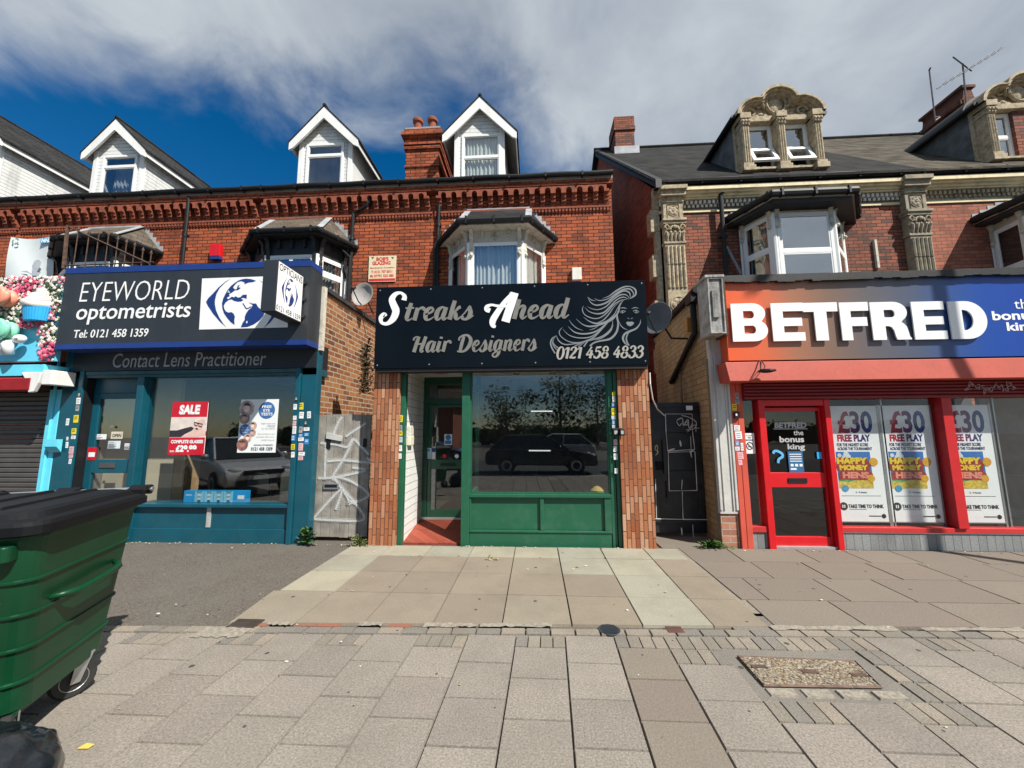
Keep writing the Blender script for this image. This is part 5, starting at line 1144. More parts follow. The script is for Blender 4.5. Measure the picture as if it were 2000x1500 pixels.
# recessed door
dz = lambda y: Z_(862, y, YR_)
dx0, dx1 = rec0+.002, gc0+.01; ztr = dz(752); zdt = dz(790)
m = MB(); m.box(dx0, dx0+.085, YR_, YR_+.07, zf, ztr+.06); m.box(dx1-.08, dx1, YR_, YR_+.07, zf, ztr+.06); m.box(dx0+.085, dx1-.08, YR_, YR_+.07, ztr, ztr+.06); m.box(dx0+.085, dx1-.08, YR_, YR_+.07, zdt, dz(778)); m.box(dx0, dx1, YR_+.01, YR_+.06, ztr+.062, zc_); m.build('door_frame', mat('salon_door_green', (.008, .06, .032), .35, var=.1), SCN, bevel=.005)
m = MB(); e0, e1 = dx0+.09, dx1-.085
z1, z2, z3, z4 = dz(898), dz(916), dz(996), zf+.01
m.box(e0, e0+.06, YR_+.01, YR_+.05, z4, zdt-.004); m.box(e1-.05, e1, YR_+.01, YR_+.05, z4, zdt-.004); m.box(e0+.06, e1-.05, YR_+.01, YR_+.05, zdt-.05, zdt-.004); m.box(e0+.06, e1-.05, YR_+.01, YR_+.05, z2, z1); m.box(e0+.06, e1-.05, YR_+.01, YR_+.05, z4, z3)
dd = m.build('door', mat('salon_door_green2', (.010, .075, .04), .3, var=.1), SCN, bevel=.005)
m = MB(); m.box(e0+.05, e1-.04, YR_+.028, YR_+.033, z4+.05, zdt-.03); m.build('pane', GLS, dd)
m = MB(); m.box((e0+e1)/2-.12, (e0+e1)/2+.14, YR_-.002, YR_+.009, z2+.05, z1-.055); m.build('letterbox', BLK, dd)
m = MB(); m.box(dx0+.085, dx1-.08, YR_+.03, YR_+.035, dz(778), ztr); m.build('transom_pane', GLS, SCN)
m = MB(); m.box(dx0, dx1, YR_-.05, YR_+.1, zf-.02, zf+.012); m.build('threshold', mat('alloy_strip', (.5, .5, .48), .4, .6), SCN)
# display window
zsl = Z_(1050, 965, S1); zh = zc_-.0
m = MB(); m.box(gc1, gr0, S1+.03, S1+.036, zsl, zh); w = m.build('shop_window', GLS, SCN)
m = MB(); m.box(gc1, gc1+.022, S1+.0, S1+.07, zsl, zh); m.box(gr0-.022, gr0, S1, S1+.07, zsl, zh); m.box(gc1+.022, gr0-.022, S1, S1+.07, zsl, zsl+.02); m.build('window_frame', GREEN, w)
m = MB(); m.box(gc1-.02, gc1-.014, S1+.09, YR_, zsl, zc_-.3); m.build('return_pane', GLS, SCN)
m = MB(); m.box(gc1-.05, gc1+.01, S1+.09, YR_, -.02, zsl-.001); m.box(gc1-.04, gc1+.0, S1+.09, YR_, zc_-.3, zc_-.22); m.box(gc1-.045, gc1+.015, YR_-.07, YR_+.07, zf, zc_); m.build('return_frame', GREEN, SCN)
zp1, zp2 = Z_(1050, 972, S1), Z_(1050, 1036, S1)
m = MB(); m.box(gc1, gr0, S1-.035, S1+.2, zsl-.045, zsl); m.box(gc1, gr0, S1+.02, S1+.06, zp2, zsl-.046); xm0 = X_(1055, 1000, S1)
m.box(gc1, gc1+.025, S1-.018, S1+.019, zp2+.001, zsl-.046); m.box(xm0, xm0+.055, S1-.018, S1+.019, zp2+.001, zsl-.046); m.box(gr0-.10, gr0, S1-.018, S1+.019, zp2+.001, zsl-.046)
m.box(gc1, gr0, S1-.02, S1+.06, zp2-.03, zp2); m.box(gc1, gr0, S1-.005, S1+.06, -.05, zp2-.031); m.build('stall_riser', GREEN, SCN, bevel=.005)
# room
rm = MB(); rm.box(rec0-.06, gr1+.1, HW-.05, HW, 0, zc_); rm.box(gr1-.02, gr1+.1, S1+.36, HW-.05, 0, zc_); rm.box(rec0-.06, rec0-.0, YR_+.12, HW-.05, 0, zc_); rm.build('room_wall', mat('salon_wall', (.13, .13, .13), .85), SCN)
m = MB(); m.box(rec0-.06, gr1+.1, YR_+.08, HW, -.02, .08); m.box(gc1+.012, gr1+.1, S1+.2, YR_+.08, -.02, .08); m.build('floor', mat('salon_floor', (.05, .05, .05), .5), SCN)
m = MB(); q = F(1092, 830, HW-.06); m.box(q.x-.5, q.x+.45, HW-.09, HW-.051, .1, 2.0); m.build('inner_door', mat('dull_door', (.07, .075, .07), .6), SCN)
m = MB()
for (px, py, ln) in ((1058, 803, .42), (1054, 880, .42)): q = F(px, py, 7.6); m.tube([(q.x-ln/2, 7.6, q.z), (q.x+ln/2, 7.6, q.z-.003)], .012, 8)
m.build('lamp_tube', emit('lit_tube', (1, .97, .92), .5), SCN)
m = MB(); q = F(1172, 955, S1+.14); m.lathe([(.10, 0), (.11, .04), (.06, .085), (.02, .1)], (q.x-.03, q.y, zsl+.001), n=14); tag(m.build('hat', mat('mustard_felt', (.35, .24, .06), .8)), 'mustard hat lying in the corner of the salon window', 'hat')
# sign of the salon
SY = 5.45
t = thing('shop_sign', 'gloss black Streaks Ahead hair salon fascia', 'sign', (-.4, SY, 3.2))
sx0, sx1, sz0, sz1 = X_(733, 640, SY), X_(1264, 630, SY), zsg0, Z_(1000, 554, SY)
m = MB(); m.box(sx0, sx1, SY, S1-.05, sz0, sz1); m.build('panel', BLACKS, t, bevel=.003)
m = MB(); m.box(sx0+.02, sx1-.02, SY+.02, S1-.04, sz0-.05, sz0-.001); m.build('lower_trim', BLKP, t)
m = MB()
for i in range(6):
    for z in (sz0+.05, sz1-.05): x = sx0+.05+(sx1-sx0-.1)*i/5; m.lathe([(.012, .0), (.008, -.004)], (x, SY, z), 'y', 8)
m.build('screw', GREYM, t)
GLY = {
 'S': (1.25, [[(1.12, 1.42, .30), (1.10, 1.66, .24), (.85, 1.86, .15), (.55, 1.80, .26), (.40, 1.50, .36), (.58, 1.15, .40), (.80, .78, .42), (.74, .34, .38), (.46, .06, .22), (.12, .12, .18), (.0, .40, .26), (.14, .58, .30), (.24, .48, .22)]]),
 'A': (1.35, [[(1.05, 1.86, .12), (.82, 1.30, .24), (.60, .62, .30), (.48, .10, .32), (.56, -.22, .24), (.70, -.30, .12)], [(1.17, 1.88, .40), (1.15, 1.2, .40), (1.12, .6, .40), (1.10, .0, .42)], [(.92, 1.86, .04), (1.04, 1.84, .07), (1.12, 1.80, .1)], [(.22, .74, .22), (.05, .84, .26), (.03, 1.02, .2), (.22, 1.12, .12), (.55, 1.04, .13), (1.1, 1.0, .14)]]),
 't': (.60, [[(.32, 1.40, .24), (.30, .9, .28), (.28, .3, .28), (.36, .06, .2), (.52, .06, .1), (.64, .2, .08)], [(.04, 1.0, .12), (.58, 1.0, .12)]]),
 'r': (.66, [[(.22, 1.0, .26), (.22, .5, .28), (.22, 0, .28)], [(.22, .6, .08), (.36, .92, .14), (.52, 1.0, .18), (.62, .90, .24), (.60, .78, .2)]]),
 'e': (.70, [[(.16, .46, .10), (.42, .55, .12), (.58, .76, .16), (.46, .98, .14), (.24, .86, .24), (.17, .50, .30), (.26, .12, .24), (.44, .02, .14), (.62, .12, .09), (.74, .26, .07)]]),
 'a': (.86, [[(.60, .92, .12), (.42, 1.0, .15), (.22, .80, .26), (.17, .42, .30), (.26, .06, .2), (.42, .06, .12), (.58, .36, .09)], [(.66, 1.0, .26), (.64, .6, .28), (.62, .25, .28), (.70, .03, .18), (.80, .06, .1), (.92, .2, .07)]]),
 'k': (.86, [[(.24, 1.5, .26), (.22, .8, .28), (.22, 0, .28)], [(.24, .46, .09), (.46, .68, .14), (.60, .92, .2), (.72, .98, .2)], [(.34, .58, .16), (.50, .44, .26), (.58, .14, .26), (.70, .02, .14), (.88, .2, .08)]]),
 's': (.76, [[(.0, .16, .07), (.2, .5, .09), (.36, .9, .12), (.44, 1.06, .14)], [(.42, 1.04, .16), (.46, .82, .26), (.56, .52, .30), (.54, .2, .28), (.40, .02, .18), (.22, .02, .16), (.12, .14, .2), (.16, .26, .16)], [(.46, .04, .1), (.62, .10, .09), (.80, .3, .07)]]),
 'h': (.90, [[(.24, 1.5, .26), (.22, .8, .28), (.22, 0, .28)], [(.22, .5, .08), (.38, .88, .12), (.54, .98, .18), (.66, .84, .26), (.62, .28, .28), (.70, .04, .18), (.82, .08, .1), (.95, .22, .07)]]),
 'd': (.90, [[(.60, .92, .12), (.42, 1.0, .15), (.22, .80, .26), (.17, .42, .30), (.26, .06, .2), (.42, .06, .12), (.58, .36, .09)], [(.70, 1.52, .26), (.67, .8, .28), (.63, .28, .28), (.72, .03, .18), (.84, .08, .1), (.98, .24, .07)]]),
 'i': (.46, [[(.22, 1.0, .26), (.20, .6, .28), (.19, .26, .28), (.28, .03, .18), (.38, .07, .1), (.48, .2, .07)], [(.25, 1.42, .24), (.26, 1.24, .24)]]),
 'n': (.90, [[(.22, 1.0, .26), (.22, .5, .28), (.22, 0, .28)], [(.22, .5, .08), (.38, .88, .12), (.54, .98, .18), (.66, .84, .26), (.62, .28, .28), (.70, .04, .18), (.82, .08, .1), (.95, .22, .07)]]),
 'g': (.86, [[(.60, .92, .12), (.42, 1.0, .15), (.22, .80, .26), (.17, .42, .30), (.26, .06, .2), (.42, .06, .12), (.58, .36, .09)], [(.66, 1.0, .26), (.64, .4, .28), (.60, -.25, .26), (.40, -.52, .16), (.16, -.44, .16), (.14, -.24, .14), (.4, -.05, .1), (.9, .2, .07)]]),
 'H': (1.15, [[(.42, 1.48, .26), (.36, .8, .30), (.32, 0, .30)], [(.98, 1.48, .26), (.92, .8, .30), (.86, .2, .28), (.94, .02, .16), (1.1, .12, .08)], [(.08, 1.12, .16), (.04, 1.3, .14), (.2, 1.46, .12), (.42, 1.40, .12)], [(.3, .74, .14), (.95, .80, .14)]]),
 'D': (1.28, [[(.40, 1.40, .24), (.34, .8, .30), (.32, .08, .28)], [(.02, 1.02, .14), (.02, 1.28, .16), (.3, 1.48, .16), (.72, 1.48, .22), (1.06, 1.12, .32), (1.06, .6, .34), (.80, .14, .24), (.44, 0, .16), (.06, .06, .14)]]),
 '0': (.86, [[(.62, 1.42, .16), (.32, 1.46, .18), (.14, 1.0, .26), (.14, .5, .26), (.30, .04, .17), (.58, .02, .17), (.74, .46, .26), (.74, .98, .26), (.60, 1.43, .16)]]),
 '1': (.56, [[(.38, 1.44, .26), (.36, .8, .27), (.34, 0, .27)], [(.04, 1.12, .12), (.2, 1.34, .14), (.36, 1.40, .14)]]),
 '2': (.80, [[(.14, 1.04, .24), (.18, 1.30, .18), (.42, 1.46, .15), (.66, 1.24, .26), (.56, .84, .26), (.28, .42, .18), (.12, .1, .15)], [(.08, .12, .2), (.3, .13, .22), (.55, .09, .22), (.74, .2, .14)]]),
 '4': (.86, [[(.56, 1.46, .16), (.36, 1.0, .15), (.10, .46, .13)], [(.06, .44, .17), (.84, .50, .17)], [(.60, 1.02, .25), (.58, .5, .26), (.54, 0, .26)]]),
 '5': (.82, [[(.24, 1.38, .14), (.20, .82, .13)], [(.22, 1.36, .2), (.5, 1.37, .22), (.74, 1.44, .14)], [(.2, .80, .12), (.46, .92, .16), (.70, .64, .26), (.62, .22, .25), (.38, .02, .17), (.14, .12, .2), (.14, .3, .22)]]),
 '8': (.84, [[(.42, .78, .2), (.66, 1.04, .22), (.58, 1.38, .16), (.34, 1.44, .15), (.18, 1.14, .23), (.40, .80, .24), (.68, .52, .25), (.66, .16, .2), (.40, .0, .15), (.14, .18, .22), (.16, .52, .2), (.44, .80, .16)]]),
 '3': (.80, [[(.16, 1.14, .22), (.22, 1.36, .16), (.46, 1.46, .15), (.66, 1.18, .25), (.56, .88, .2), (.32, .78, .12)], [(.36, .80, .12), (.62, .70, .2), (.70, .38, .26), (.54, .06, .19), (.28, .0, .16), (.10, .18, .22), (.16, .34, .2)]]),
}
def script(mb, s, x0, x1, zbase, xh, fr, d, slant=.2, thick=.006, space=.42, track=.0):
    seq = []; cx = 0
    for ch in s:
        if ch == ' ': cx += space; continue
        seq.append((ch, cx)); cx += GLY[ch][0]+track
    allx = [p[0]+o+slant*p[1] for ch, o in seq for st in GLY[ch][1] for p in st]
    a, b = min(allx)-.1, max(allx)+.06; k = (x1-x0)/(b-a); n = 0
    for ch, o in seq:
        for st in GLY[ch][1]:
            # thickness is drawn across the slanted stroke, so scale by the mean of both axes
            vs, fs = ribbon([(x0+(p[0]+o+slant*p[1]-a)*k, zbase+p[1]*xh, p[2]*(k*.8+xh*.2)) for p in st], 5)
            lay(mb, vs, fs, fr, d, thick+.0006*(n % 5)); n += 1
    mb.gi += 1
fS = front(SY)
def spx(mb, s, px0, px1, yb, yx, Y=SY, **k):
    pm = (px0+px1)/2; script(mb, s, X_(px0, (yb+yx)/2, Y), X_(px1, (yb+yx)/2, Y), Z_(pm, yb, Y), Z_(pm, yx, Y)-Z_(pm, yb, Y), fS, .002, **k)
m = MB(); spx(m, 'S', 741, 791, 634, 601); spx(m, 'A', 947, 1008, 629, 599); m.build('capital_letters', SWHITE, t)
m = MB(); spx(m, 'treaks', 789, 927, 625, 600.5); spx(m, 'head', 1001, 1113, 622, 596.5); spx(m, 'Hair', 806, 881, 687.5, 667); spx(m, 'Designers', 891, 1050, 686, 664.5); m.build('lettering', GREY, t)
m = MB(); spx(m, '0121 458 4833', 1087, 1257, 699.5, 684.2, slant=.16); m.build('phone_number', mat('pale_silver', (.38, .365, .325), .3, var=.05), t)
HAIR = [
 [(1505, 365, 4), (1590, 300, 26), (1590, 215, 26), (1510, 165, 16), (1400, 172, 24), (1280, 235, 26), (1160, 320, 14), (1060, 357, 4)],
 [(1515, 350, 4), (1562, 290, 12), (1510, 210, 24), (1410, 208, 22), (1300, 262, 20), (1150, 360, 14), (1010, 392, 14), (925, 358, 4)],
 [(1510, 355, 4), (1490, 262, 22), (1390, 238, 22), (1260, 315, 24), (1120, 425, 26), (970, 468, 22), (870, 428, 14), (815, 335, 4)],
 [(815, 335, 4), (870, 380, 12), (945, 400, 4)],
 [(1498, 365, 4), (1440, 300, 16), (1340, 305, 22), (1220, 385, 20), (1110, 492, 18), (985, 540, 14), (880, 525, 10), (810, 490, 3)],
 [(1485, 372, 4), (1390, 338, 18), (1285, 382, 18), (1180, 490, 22), (1080, 585, 24), (960, 608, 20), (840, 572, 12), (770, 505, 3)],
 [(1455, 372, 4), (1345, 395, 16), (1230, 470, 18), (1120, 598, 18), (1000, 678, 16), (880, 678, 16), (770, 625, 14), (728, 545, 14), (745, 478, 3)],
 [(1355, 425, 3), (1300, 520, 10), (1240, 625, 14), (1110, 738, 26), (950, 765, 26), (830, 725, 14), (745, 660, 3)],
 [(1330, 420, 3), (1240, 500, 10), (1170, 600, 16), (1070, 710, 16), (980, 750, 8)],
 [(1395, 388, 4), (1335, 470, 22), (1310, 580, 26), (1210, 700, 28), (1060, 772, 24), (860, 815, 26), (730, 780, 14), (625, 690, 3)],
 [(1300, 560, 6), (1292, 660, 26), (1310, 770, 30), (1280, 910, 32), (1180, 1015, 34), (1010, 1052, 26), (910, 1085, 24), (850, 1135, 28)],
 [(1290, 600, 4), (1110, 775, 18), (960, 890, 26), (780, 935, 24), (610, 912, 20), (495, 815, 3)],
 [(1150, 745, 4), (1030, 870, 18), (860, 985, 18), (660, 1000, 16), (510, 955, 12), (412, 862, 3)],
 [(1222, 715, 4), (1195, 850, 20), (1060, 970, 22), (860, 1040, 18), (660, 1078, 16), (500, 1058, 14), (382, 980, 14), (352, 900, 14), (405, 828, 3)],
 [(1120, 780, 4), (920, 985, 20), (750, 1062, 20), (590, 1098, 18), (440, 1108, 18), (345, 1050, 18), (305, 965, 6)],
 [(305, 965, 6), (235, 1015, 22), (212, 1090, 24), (235, 1170, 24), (285, 1255, 20)],
 [(290, 985, 3), (250, 1050, 10), (275, 1115, 14), (335, 1165, 20)], [(250, 1030, 4), (242, 1090, 12), (280, 1160, 16), (320, 1200, 8)],
 [(740, 882, 4), (640, 845, 12), (565, 785, 12), (510, 708, 3)], [(1010, 790, 3), (920, 850, 12), (835, 875, 3)],
 [(960, 1000, 3), (840, 1035, 16), (790, 1085, 20), (750, 1145, 22)], [(800, 1050, 3), (700, 1090, 16), (600, 1140, 18)], [(780, 1070, 3), (710, 1110, 14), (660, 1150, 16)],
 [(1230, 790, 3), (1180, 900, 14), (1050, 1000, 16), (930, 1040, 4)],
 [(1325, 740, 3), (1350, 800, 12), (1405, 850, 12), (1465, 872, 3)],
 [(1672, 702, 3), (1662, 770, 16), (1600, 850, 26), (1500, 895, 34), (1420, 935, 32), (1385, 1010, 34), (1420, 1090, 22), (1490, 1130, 4)],
 [(1540, 880, 4), (1470, 930, 16), (1440, 1010, 22), (1455, 1080, 24), (1495, 1130, 6)],
 [(1340, 524, 4), (1390, 514, 14), (1450, 530, 4)], [(1525, 530, 4), (1580, 512, 14), (1642, 522, 4)],
 [(1335, 590, 4), (1372, 562, 10), (1430, 572, 8)], [(1340, 588, 3), (1372, 600, 10), (1425, 575, 4)], [(1370, 572, 14), (1385, 590, 16)],
 [(1545, 565, 6), (1600, 555, 12), (1648, 582, 4)], [(1555, 575, 4), (1600, 600, 10), (1645, 582, 3)], [(1596, 566, 14), (1606, 588, 16)],
 [(1462, 680, 4), (1472, 690, 10), (1488, 695, 4)], [(1512, 695, 4), (1530, 688, 10), (1540, 678, 4)],
]
m = MB(); sc_ = abs(X_(1150, 630, SY)-X_(1150+1/8.333, 630, SY))
for i, st in enumerate(HAIR):
    P = zc(1050, 540, 8.333, [(p[0], p[1]) for p in st]); W_ = pl(SY, P)
    vs, fs = ribbon([w_+(p[2]*sc_,) for w_, p in zip(W_, st)], 6); lay(m, vs, fs, fS, .0015+.0005*i)
lip = [(1438, 752), (1462, 735), (1490, 740), (1505, 738), (1535, 735), (1572, 752), (1550, 790), (1505, 812), (1465, 795)]
vs, fs = shape([pl(SY, zc(1050, 540, 8.333, lip))]); lay(m, vs, fs, fS, .002)
m.build('flowing_hair_emblem', GREYB, t)
# ---------------------------------------------------------------- betting shop
RX0 = X_(1437, 925, S1)-.01; RX1 = 9.6
SD = thing('betting_shop', 'red and salmon betting shopfront', 'shop', (5, S1, 0))
m = MB(); a = X_(1458, 925, S1); m.box(RX0, a-.085, S1-.05, S1+.12, -.05, 2.35); m.box(a-.08, a, S1-.05, S1+.12, -.05, 2.35); m.build('pilaster', SALMP, SD, bevel=.006, split=True)
LY = 5.37; zl1, zl0 = Z_(1700, 702, LY), Z_(1700, 741, LY); lx0 = X_(1420, 722, LY)-.0
m = MB(); m.hexa([(lx0, LY+.04, zl1), (lx0+.03, LY, zl0), (lx0+.03, S1+.0, zl0), (lx0, S1+.0, zl1)], [(RX1, LY+.04, zl1), (RX1, LY, zl0), (RX1, S1, zl0), (RX1, S1, zl1)]); m.build('canopy_ledge', SALM, SD, bevel=.005)
m = MB(); zs0 = Z_(1700, 778, S1)
for i in range(5):
    z1 = zl0-.004-(zl0-zs0)*i/5; z0 = zl0-.004-(zl0-zs0)*(i+1)/5; m.prism([(a+.002, S1-.10, z0), (a+.002, S1-.115, z0+.012), (a+.002, S1-.115, z1-.02), (a+.002, S1-.10, z1-.004), (a+.002, S1-.03, z1-.004), (a+.002, S1-.03, z0)], (RX1-a, 0, 0))
m.box(RX0+.04, RX1, S1-.03, S1+.2, zs0, zl0-.003); sh = m.build('shutter_box', REDD, SD)
m = MB(); random.seed(5)
for i in range(16):
    q = F(1890+i*6+random.uniform(-3, 3), 757+random.uniform(-9, 9), S1-.116); vs, fs = ribbon([(q.x+random.uniform(-.05, .05), q.z+random.uniform(-.05, .05), .012) for k in range(4)]); lay(m, vs, fs, front(S1-.116), .001+.0004*i)
m.build('scribble', mat('faded_scribble', (.42, .25, .24), .7), sh)
fz0, fz1 = Z_(1700, 1041, S1), Z_(1700, 1034, S1)
dxl, dxr = X_(1488, 925, S1), X_(1630, 925, S1)
# tiles and sills
m = MB(); m.box(a+.002, dxl-.002, S1-.01, S1+.2, -.06, fz0); m.box(dxr+.002, RX1, S1-.01, S1+.2, -.06, fz0); m.build('tiled_plinth', TILEG, SD)
m = MB(); m.box(a+.002, dxl-.002, S1-.03, S1+.12, fz0+.001, fz1+.03); m.box(dxr+.002, RX1, S1-.03, S1+.12, fz0+.012, fz1+.03); m.build('window_sill', mat('red_sill', (.50, .03, .03), .45, var=.1), SD, bevel=.004)
m = MB(); m.box(dxr+.002, RX1, S1-.02, S1+.1, fz0+.0005, fz0+.0115); m.build('sill_strip', WHITE, SD)
mx0, mx1 = X_(1846, 900, S1), X_(1866, 900, S1)
m = MB(); m.box(mx0, mx1, S1-.06, S1+.12, fz1+.031, zs0); m.build('mullion', mat('red_mullion', (.5, .018, .022), .4, var=.1), SD, bevel=.005)
m = MB(); m.box(mx0+2.2, mx1+2.2, S1-.06, S1+.12, fz1+.031, zs0); m.build('mullion', mat('red_mullion2', (.5, .018, .022), .4, var=.1), SD)
for (x0, x1) in ((a+.002, dxl-.003), (dxr+.003, mx0-.001), (mx1+.001, mx0+2.2), (mx1+2.2, RX1)):
    m = MB(); m.box(x0, x1, S1+.03, S1+.036, fz1+.031, zs0); m.build('shop_window', GLB, SD)
# door
YB_ = S1+.03; dz = lambda y, px=1555: Z_(px, y, YB_)
m = MB(); zdt = dz(781); m.box(dxl, dxl+.09, S1-.05, S1+.14, -.05, zdt); m.box(dxr-.075, dxr, S1-.05, S1+.14, -.05, zdt); m.box(dxl+.09, dxr-.075, S1-.04, S1+.14, dz(793), zdt); m.build('door_frame', RED, SD, bevel=.006)
e0, e1 = dxl+.098, dxr-.08
m = MB(); za, zb, zc2, zd, ze = dz(796), dz(803), dz(923), dz(952), dz(1048)
gx0, gx1 = X_(1497, 860, YB_), X_(1604, 860, YB_)
m.box(e0, gx0, YB_, YB_+.05, .03, za); m.box(gx1, e1, YB_, YB_+.05, .03, za); m.box(gx0, gx1, YB_, YB_+.05, zb, za); m.box(gx0, gx1, YB_, YB_+.05, zd, zc2); m.box(gx0, gx1, YB_, YB_+.05, .03, ze); bd = m.build('door', RED, SD, bevel=.005)
m = MB(); m.box(gx0, gx1, YB_+.02, YB_+.026, ze, zd); m.box(gx0, gx1, YB_+.02, YB_+.026, zc2, zb); m.build('pane', GLB, bd)
m = MB(); pb(m, 1540, 934, 1577, 943, YB_-.012, YB_); m.build('letterbox', BLK, bd)
m = MB(); m.box(dxl, dxr, S1-.02, S1+.1, -.02, .028); m.build('threshold', mat('alloy_strip2', (.55, .5, .5), .4, .5), SD)
m = MB(); m.box(dxl+.1, dxr-.1, YB_+.05, YB_+.06, zs0-.001, zdt+.001) if zs0 < zdt else m.box(dxl, dxr, YB_+.02, YB_+.03, zdt, zs0); m.build('transom_pane', GLB, SD)
fB = front(YB_+.02)
m = MB(); words(m, 'BETFRED', pbox(1514, 825, 1577, 836, YB_), fB, .002, bold=.04, shear=.1); q = pbox(1512, 837, 1579, 838.5, YB_); flat(m, rect(*q), fB, .002)
words(m, 'the', pbox(1551.5, 840, 1570.5, 850, YB_), fB, .002); words(m, 'bonus', pbox(1524, 852, 1572, 864, YB_), fB, .002, bold=.03); words(m, 'king', pbox(1540, 867, 1574, 881, YB_), fB, .002, bold=.03); m.build('lettering', mat('frosted_letters', (.45, .46, .46), .5), bd)
# room
rm = MB(); rm.box(RX0+.1, RX1, HW-.05, HW, 0, 2.6); rm.box(RX0+.05, RX0+.1, S1+.15, HW-.05, 0, 2.6); rm.build('room_wall', mat('bet_wall', (.07, .07, .065), .9), SD)
m = MB(); m.box(RX0+.05, RX1, S1+.21, HW, -.02, .05); m.build('floor', mat('bet_floor', (.10, .095, .08), .5, var=.2), SD)
m = MB(); m.box(RX0+.05, RX1, S1+.2, HW, 2.5, 2.55); m.build('ceiling', mat('bet_ceiling', (.4, .4, .4), .8), SD)
m = MB(); m.box(X_(1930, 900, 6.6), RX1, 6.6, 6.66, .05, 2.5); m.build('partition', mat('bet_partition', (.30, .29, .25), .8), SD)
m = MB(); m.box(RX0, RX1, S1+.1, HW, Z_(1700, 545, 5.45)-.12, Z_(1700, 545, 5.45)-.04); m.build('flat_roof', BLKP, SD)
# passage wall, painted brick
wx = X_(1386, 800, S1+.1)
zt = Z_(1386, 562, 5.75)
m = MB(); m.hexa([(wx, S1+.08, 0), (wx, S1+.08, zt), (RX0+.04, S1+.08, zt), (RX0+.04, S1+.08, 0)], [(wx+.25, HW-.12, 0), (wx+.25, HW-.12, zt), (RX0+.04, HW-.12, zt), (RX0+.04, HW-.12, 0)]); m.build('side_wall', BRICKC, SD)
m = MB(); m.tube([(wx-.05, S1+.15, zt+.02), (wx+.2, HW-.2, zt+.04)], .06, 8); m.build('gutter', BLK, SD)
m = MB(); q = F(1345, 590, 6.0)
m.box(wx-.13, wx+.0, 5.88, 6.12, zt-.16, zt-.0); m.tube([(wx-.06, 6.0, zt-.14), (wx-.055, 6.0, zt-.5), (wx-.04, 6.05, zt-.62), (wx+.02, 6.9, zt-.98), (wx+.1, 7.6, zt-1.2)], .048, 8); m.build('downpipe', BLK, SD)
m = MB(); m.tube([(wx-.02, 6.5, .0), (wx-.02, 6.5, 1.4)], .03, 6); m.tube([(wx+.02, 6.9, .0), (wx+.02, 6.9, 2.6)], .02, 6); m.build('service_pipe', mat('painted_pipe', (.25, .19, .12), .7), SD)
m = MB(); m.box(wx-.05, wx+.02, 6.28, 6.36, zt-.52, zt-.30); m.build('wall_box', mat('amber_box', (.45, .22, .04), .5), SD)
m = MB(); m.box(wx-.02, wx+.16, S1+.03, S1+.078, 0, Z_(1395, 700, S1)); m.build('wall_end', mat('dirty_render', (.20, .17, .12), .9, var=.2, dirt=(.05, .05, .045), dscale=3), SD)
# console and white board at the shop's left end
KY = 5.36
kx0, kx1 = X_(1383, 597, KY), X_(1414, 597, KY); kz0, kz1 = Z_(1400, 652, KY), Z_(1395, 543, KY)
m = MB(); m.box(kx0, kx1, KY, S1-.02, kz0, kz1); m.box(kx0-.03, kx1+.02, KY-.03, S1-.02, kz1, kz1+.04)
for (x, z0, z1) in ((kx0, kz0+.02, kz1-.02), (kx1-.022, kz0+.02, kz1-.02)): m.box(x, x+.022, KY-.022, KY, z0, z1)
m.box(kx0, kx1, KY-.022, KY, kz0, kz0+.02); m.box(kx0, kx1, KY-.022, KY, kz1-.02, kz1)
pb(m, 1392, 566, 1404, 620, KY-.03, KY); c = m.build('console', WHITEK, SD, bevel=.006)
m = MB(); m.box(kx1+.001, kx1+.04, KY+.01, S1, kz0-.02, kz1-.02); m.build('decayed_edge', mat('rotten_timber', (.10, .05, .03), .95, var=.5, scale=30, bump=1.0), c)
wx0, wx1 = X_(1395, 830, S1-.03), X_(1430, 830, S1-.03)
m = MB(); zwb = Z_(1425, 1003, S1); m.box(wx0, wx1, S1-.03, S1+.06, zwb, kz0-.001)
for (x0, x1) in ((wx0, wx0+.03), (wx0+.055, wx0+.07), (wx1-.07, wx1-.055), (wx1-.03, wx1)): m.box(x0, x1, S1-.045, S1-.03, zwb+.05, kz0-.1)
m.build('white_pilaster', WHITEP, SD, bevel=.004)
m = MB(); m.box(wx0+.01, wx1-.002, S1-.01, S1+.079, -.05, zwb-.002); m.build('brick_base', brickmat('soft_red_brick', (.42, .17, .10), (.32, .12, .08), (.38, .32, .26), bw=.22, bh=.085, ms=.009, bamt=.5, blotch=(.5, .36, .27)), SD)
# fascia
BY_ = 5.45
t = thing('shop_sign', 'orange to blue BETFRED fascia with raised white letters', 'sign', (5, BY_, 3.2))
bx0 = X_(1417, 620, BY_); bz0, bz1 = Z_(1700, 700, BY_), Z_(1700, 542, BY_)
st = [(1420, (.74, .115, .035)), (1480, (.66, .13, .05)), (1545, (.36, .15, .085)), (1620, (.20, .125, .09)), (1700, (.12, .11, .12)), (1790, (.075, .095, .155)), (1860, (.03, .08, .25)), (1920, (.012, .065, .32)), (2060, (.006, .045, .34))]  # printed fade, with reflection on the panel mixed into the colours
xa, xb = X_(1420, 620, BY_), X_(2060, 620, BY_)
m = MB(); m.box(bx0, RX1, BY_, S1-.04, bz0, bz1); m.build('panel', gradmat('orange_to_blue', [((X_(p, 620, BY_)-xa)/(xb-xa), c) for p, c in st], xa, xb, .3, coat=.3), t)
m = MB(); n = 60
for i in range(n):
    x = bx0-.1+(RX1-bx0+.1)*i/n; m.box(x, x+(RX1-bx0+.1)/n+.001, BY_-.06, S1-.1, bz1-.02-random.uniform(.0, .03), bz1+.06+random.uniform(0, .008))
m.build('lead_capping', BLKP, t)
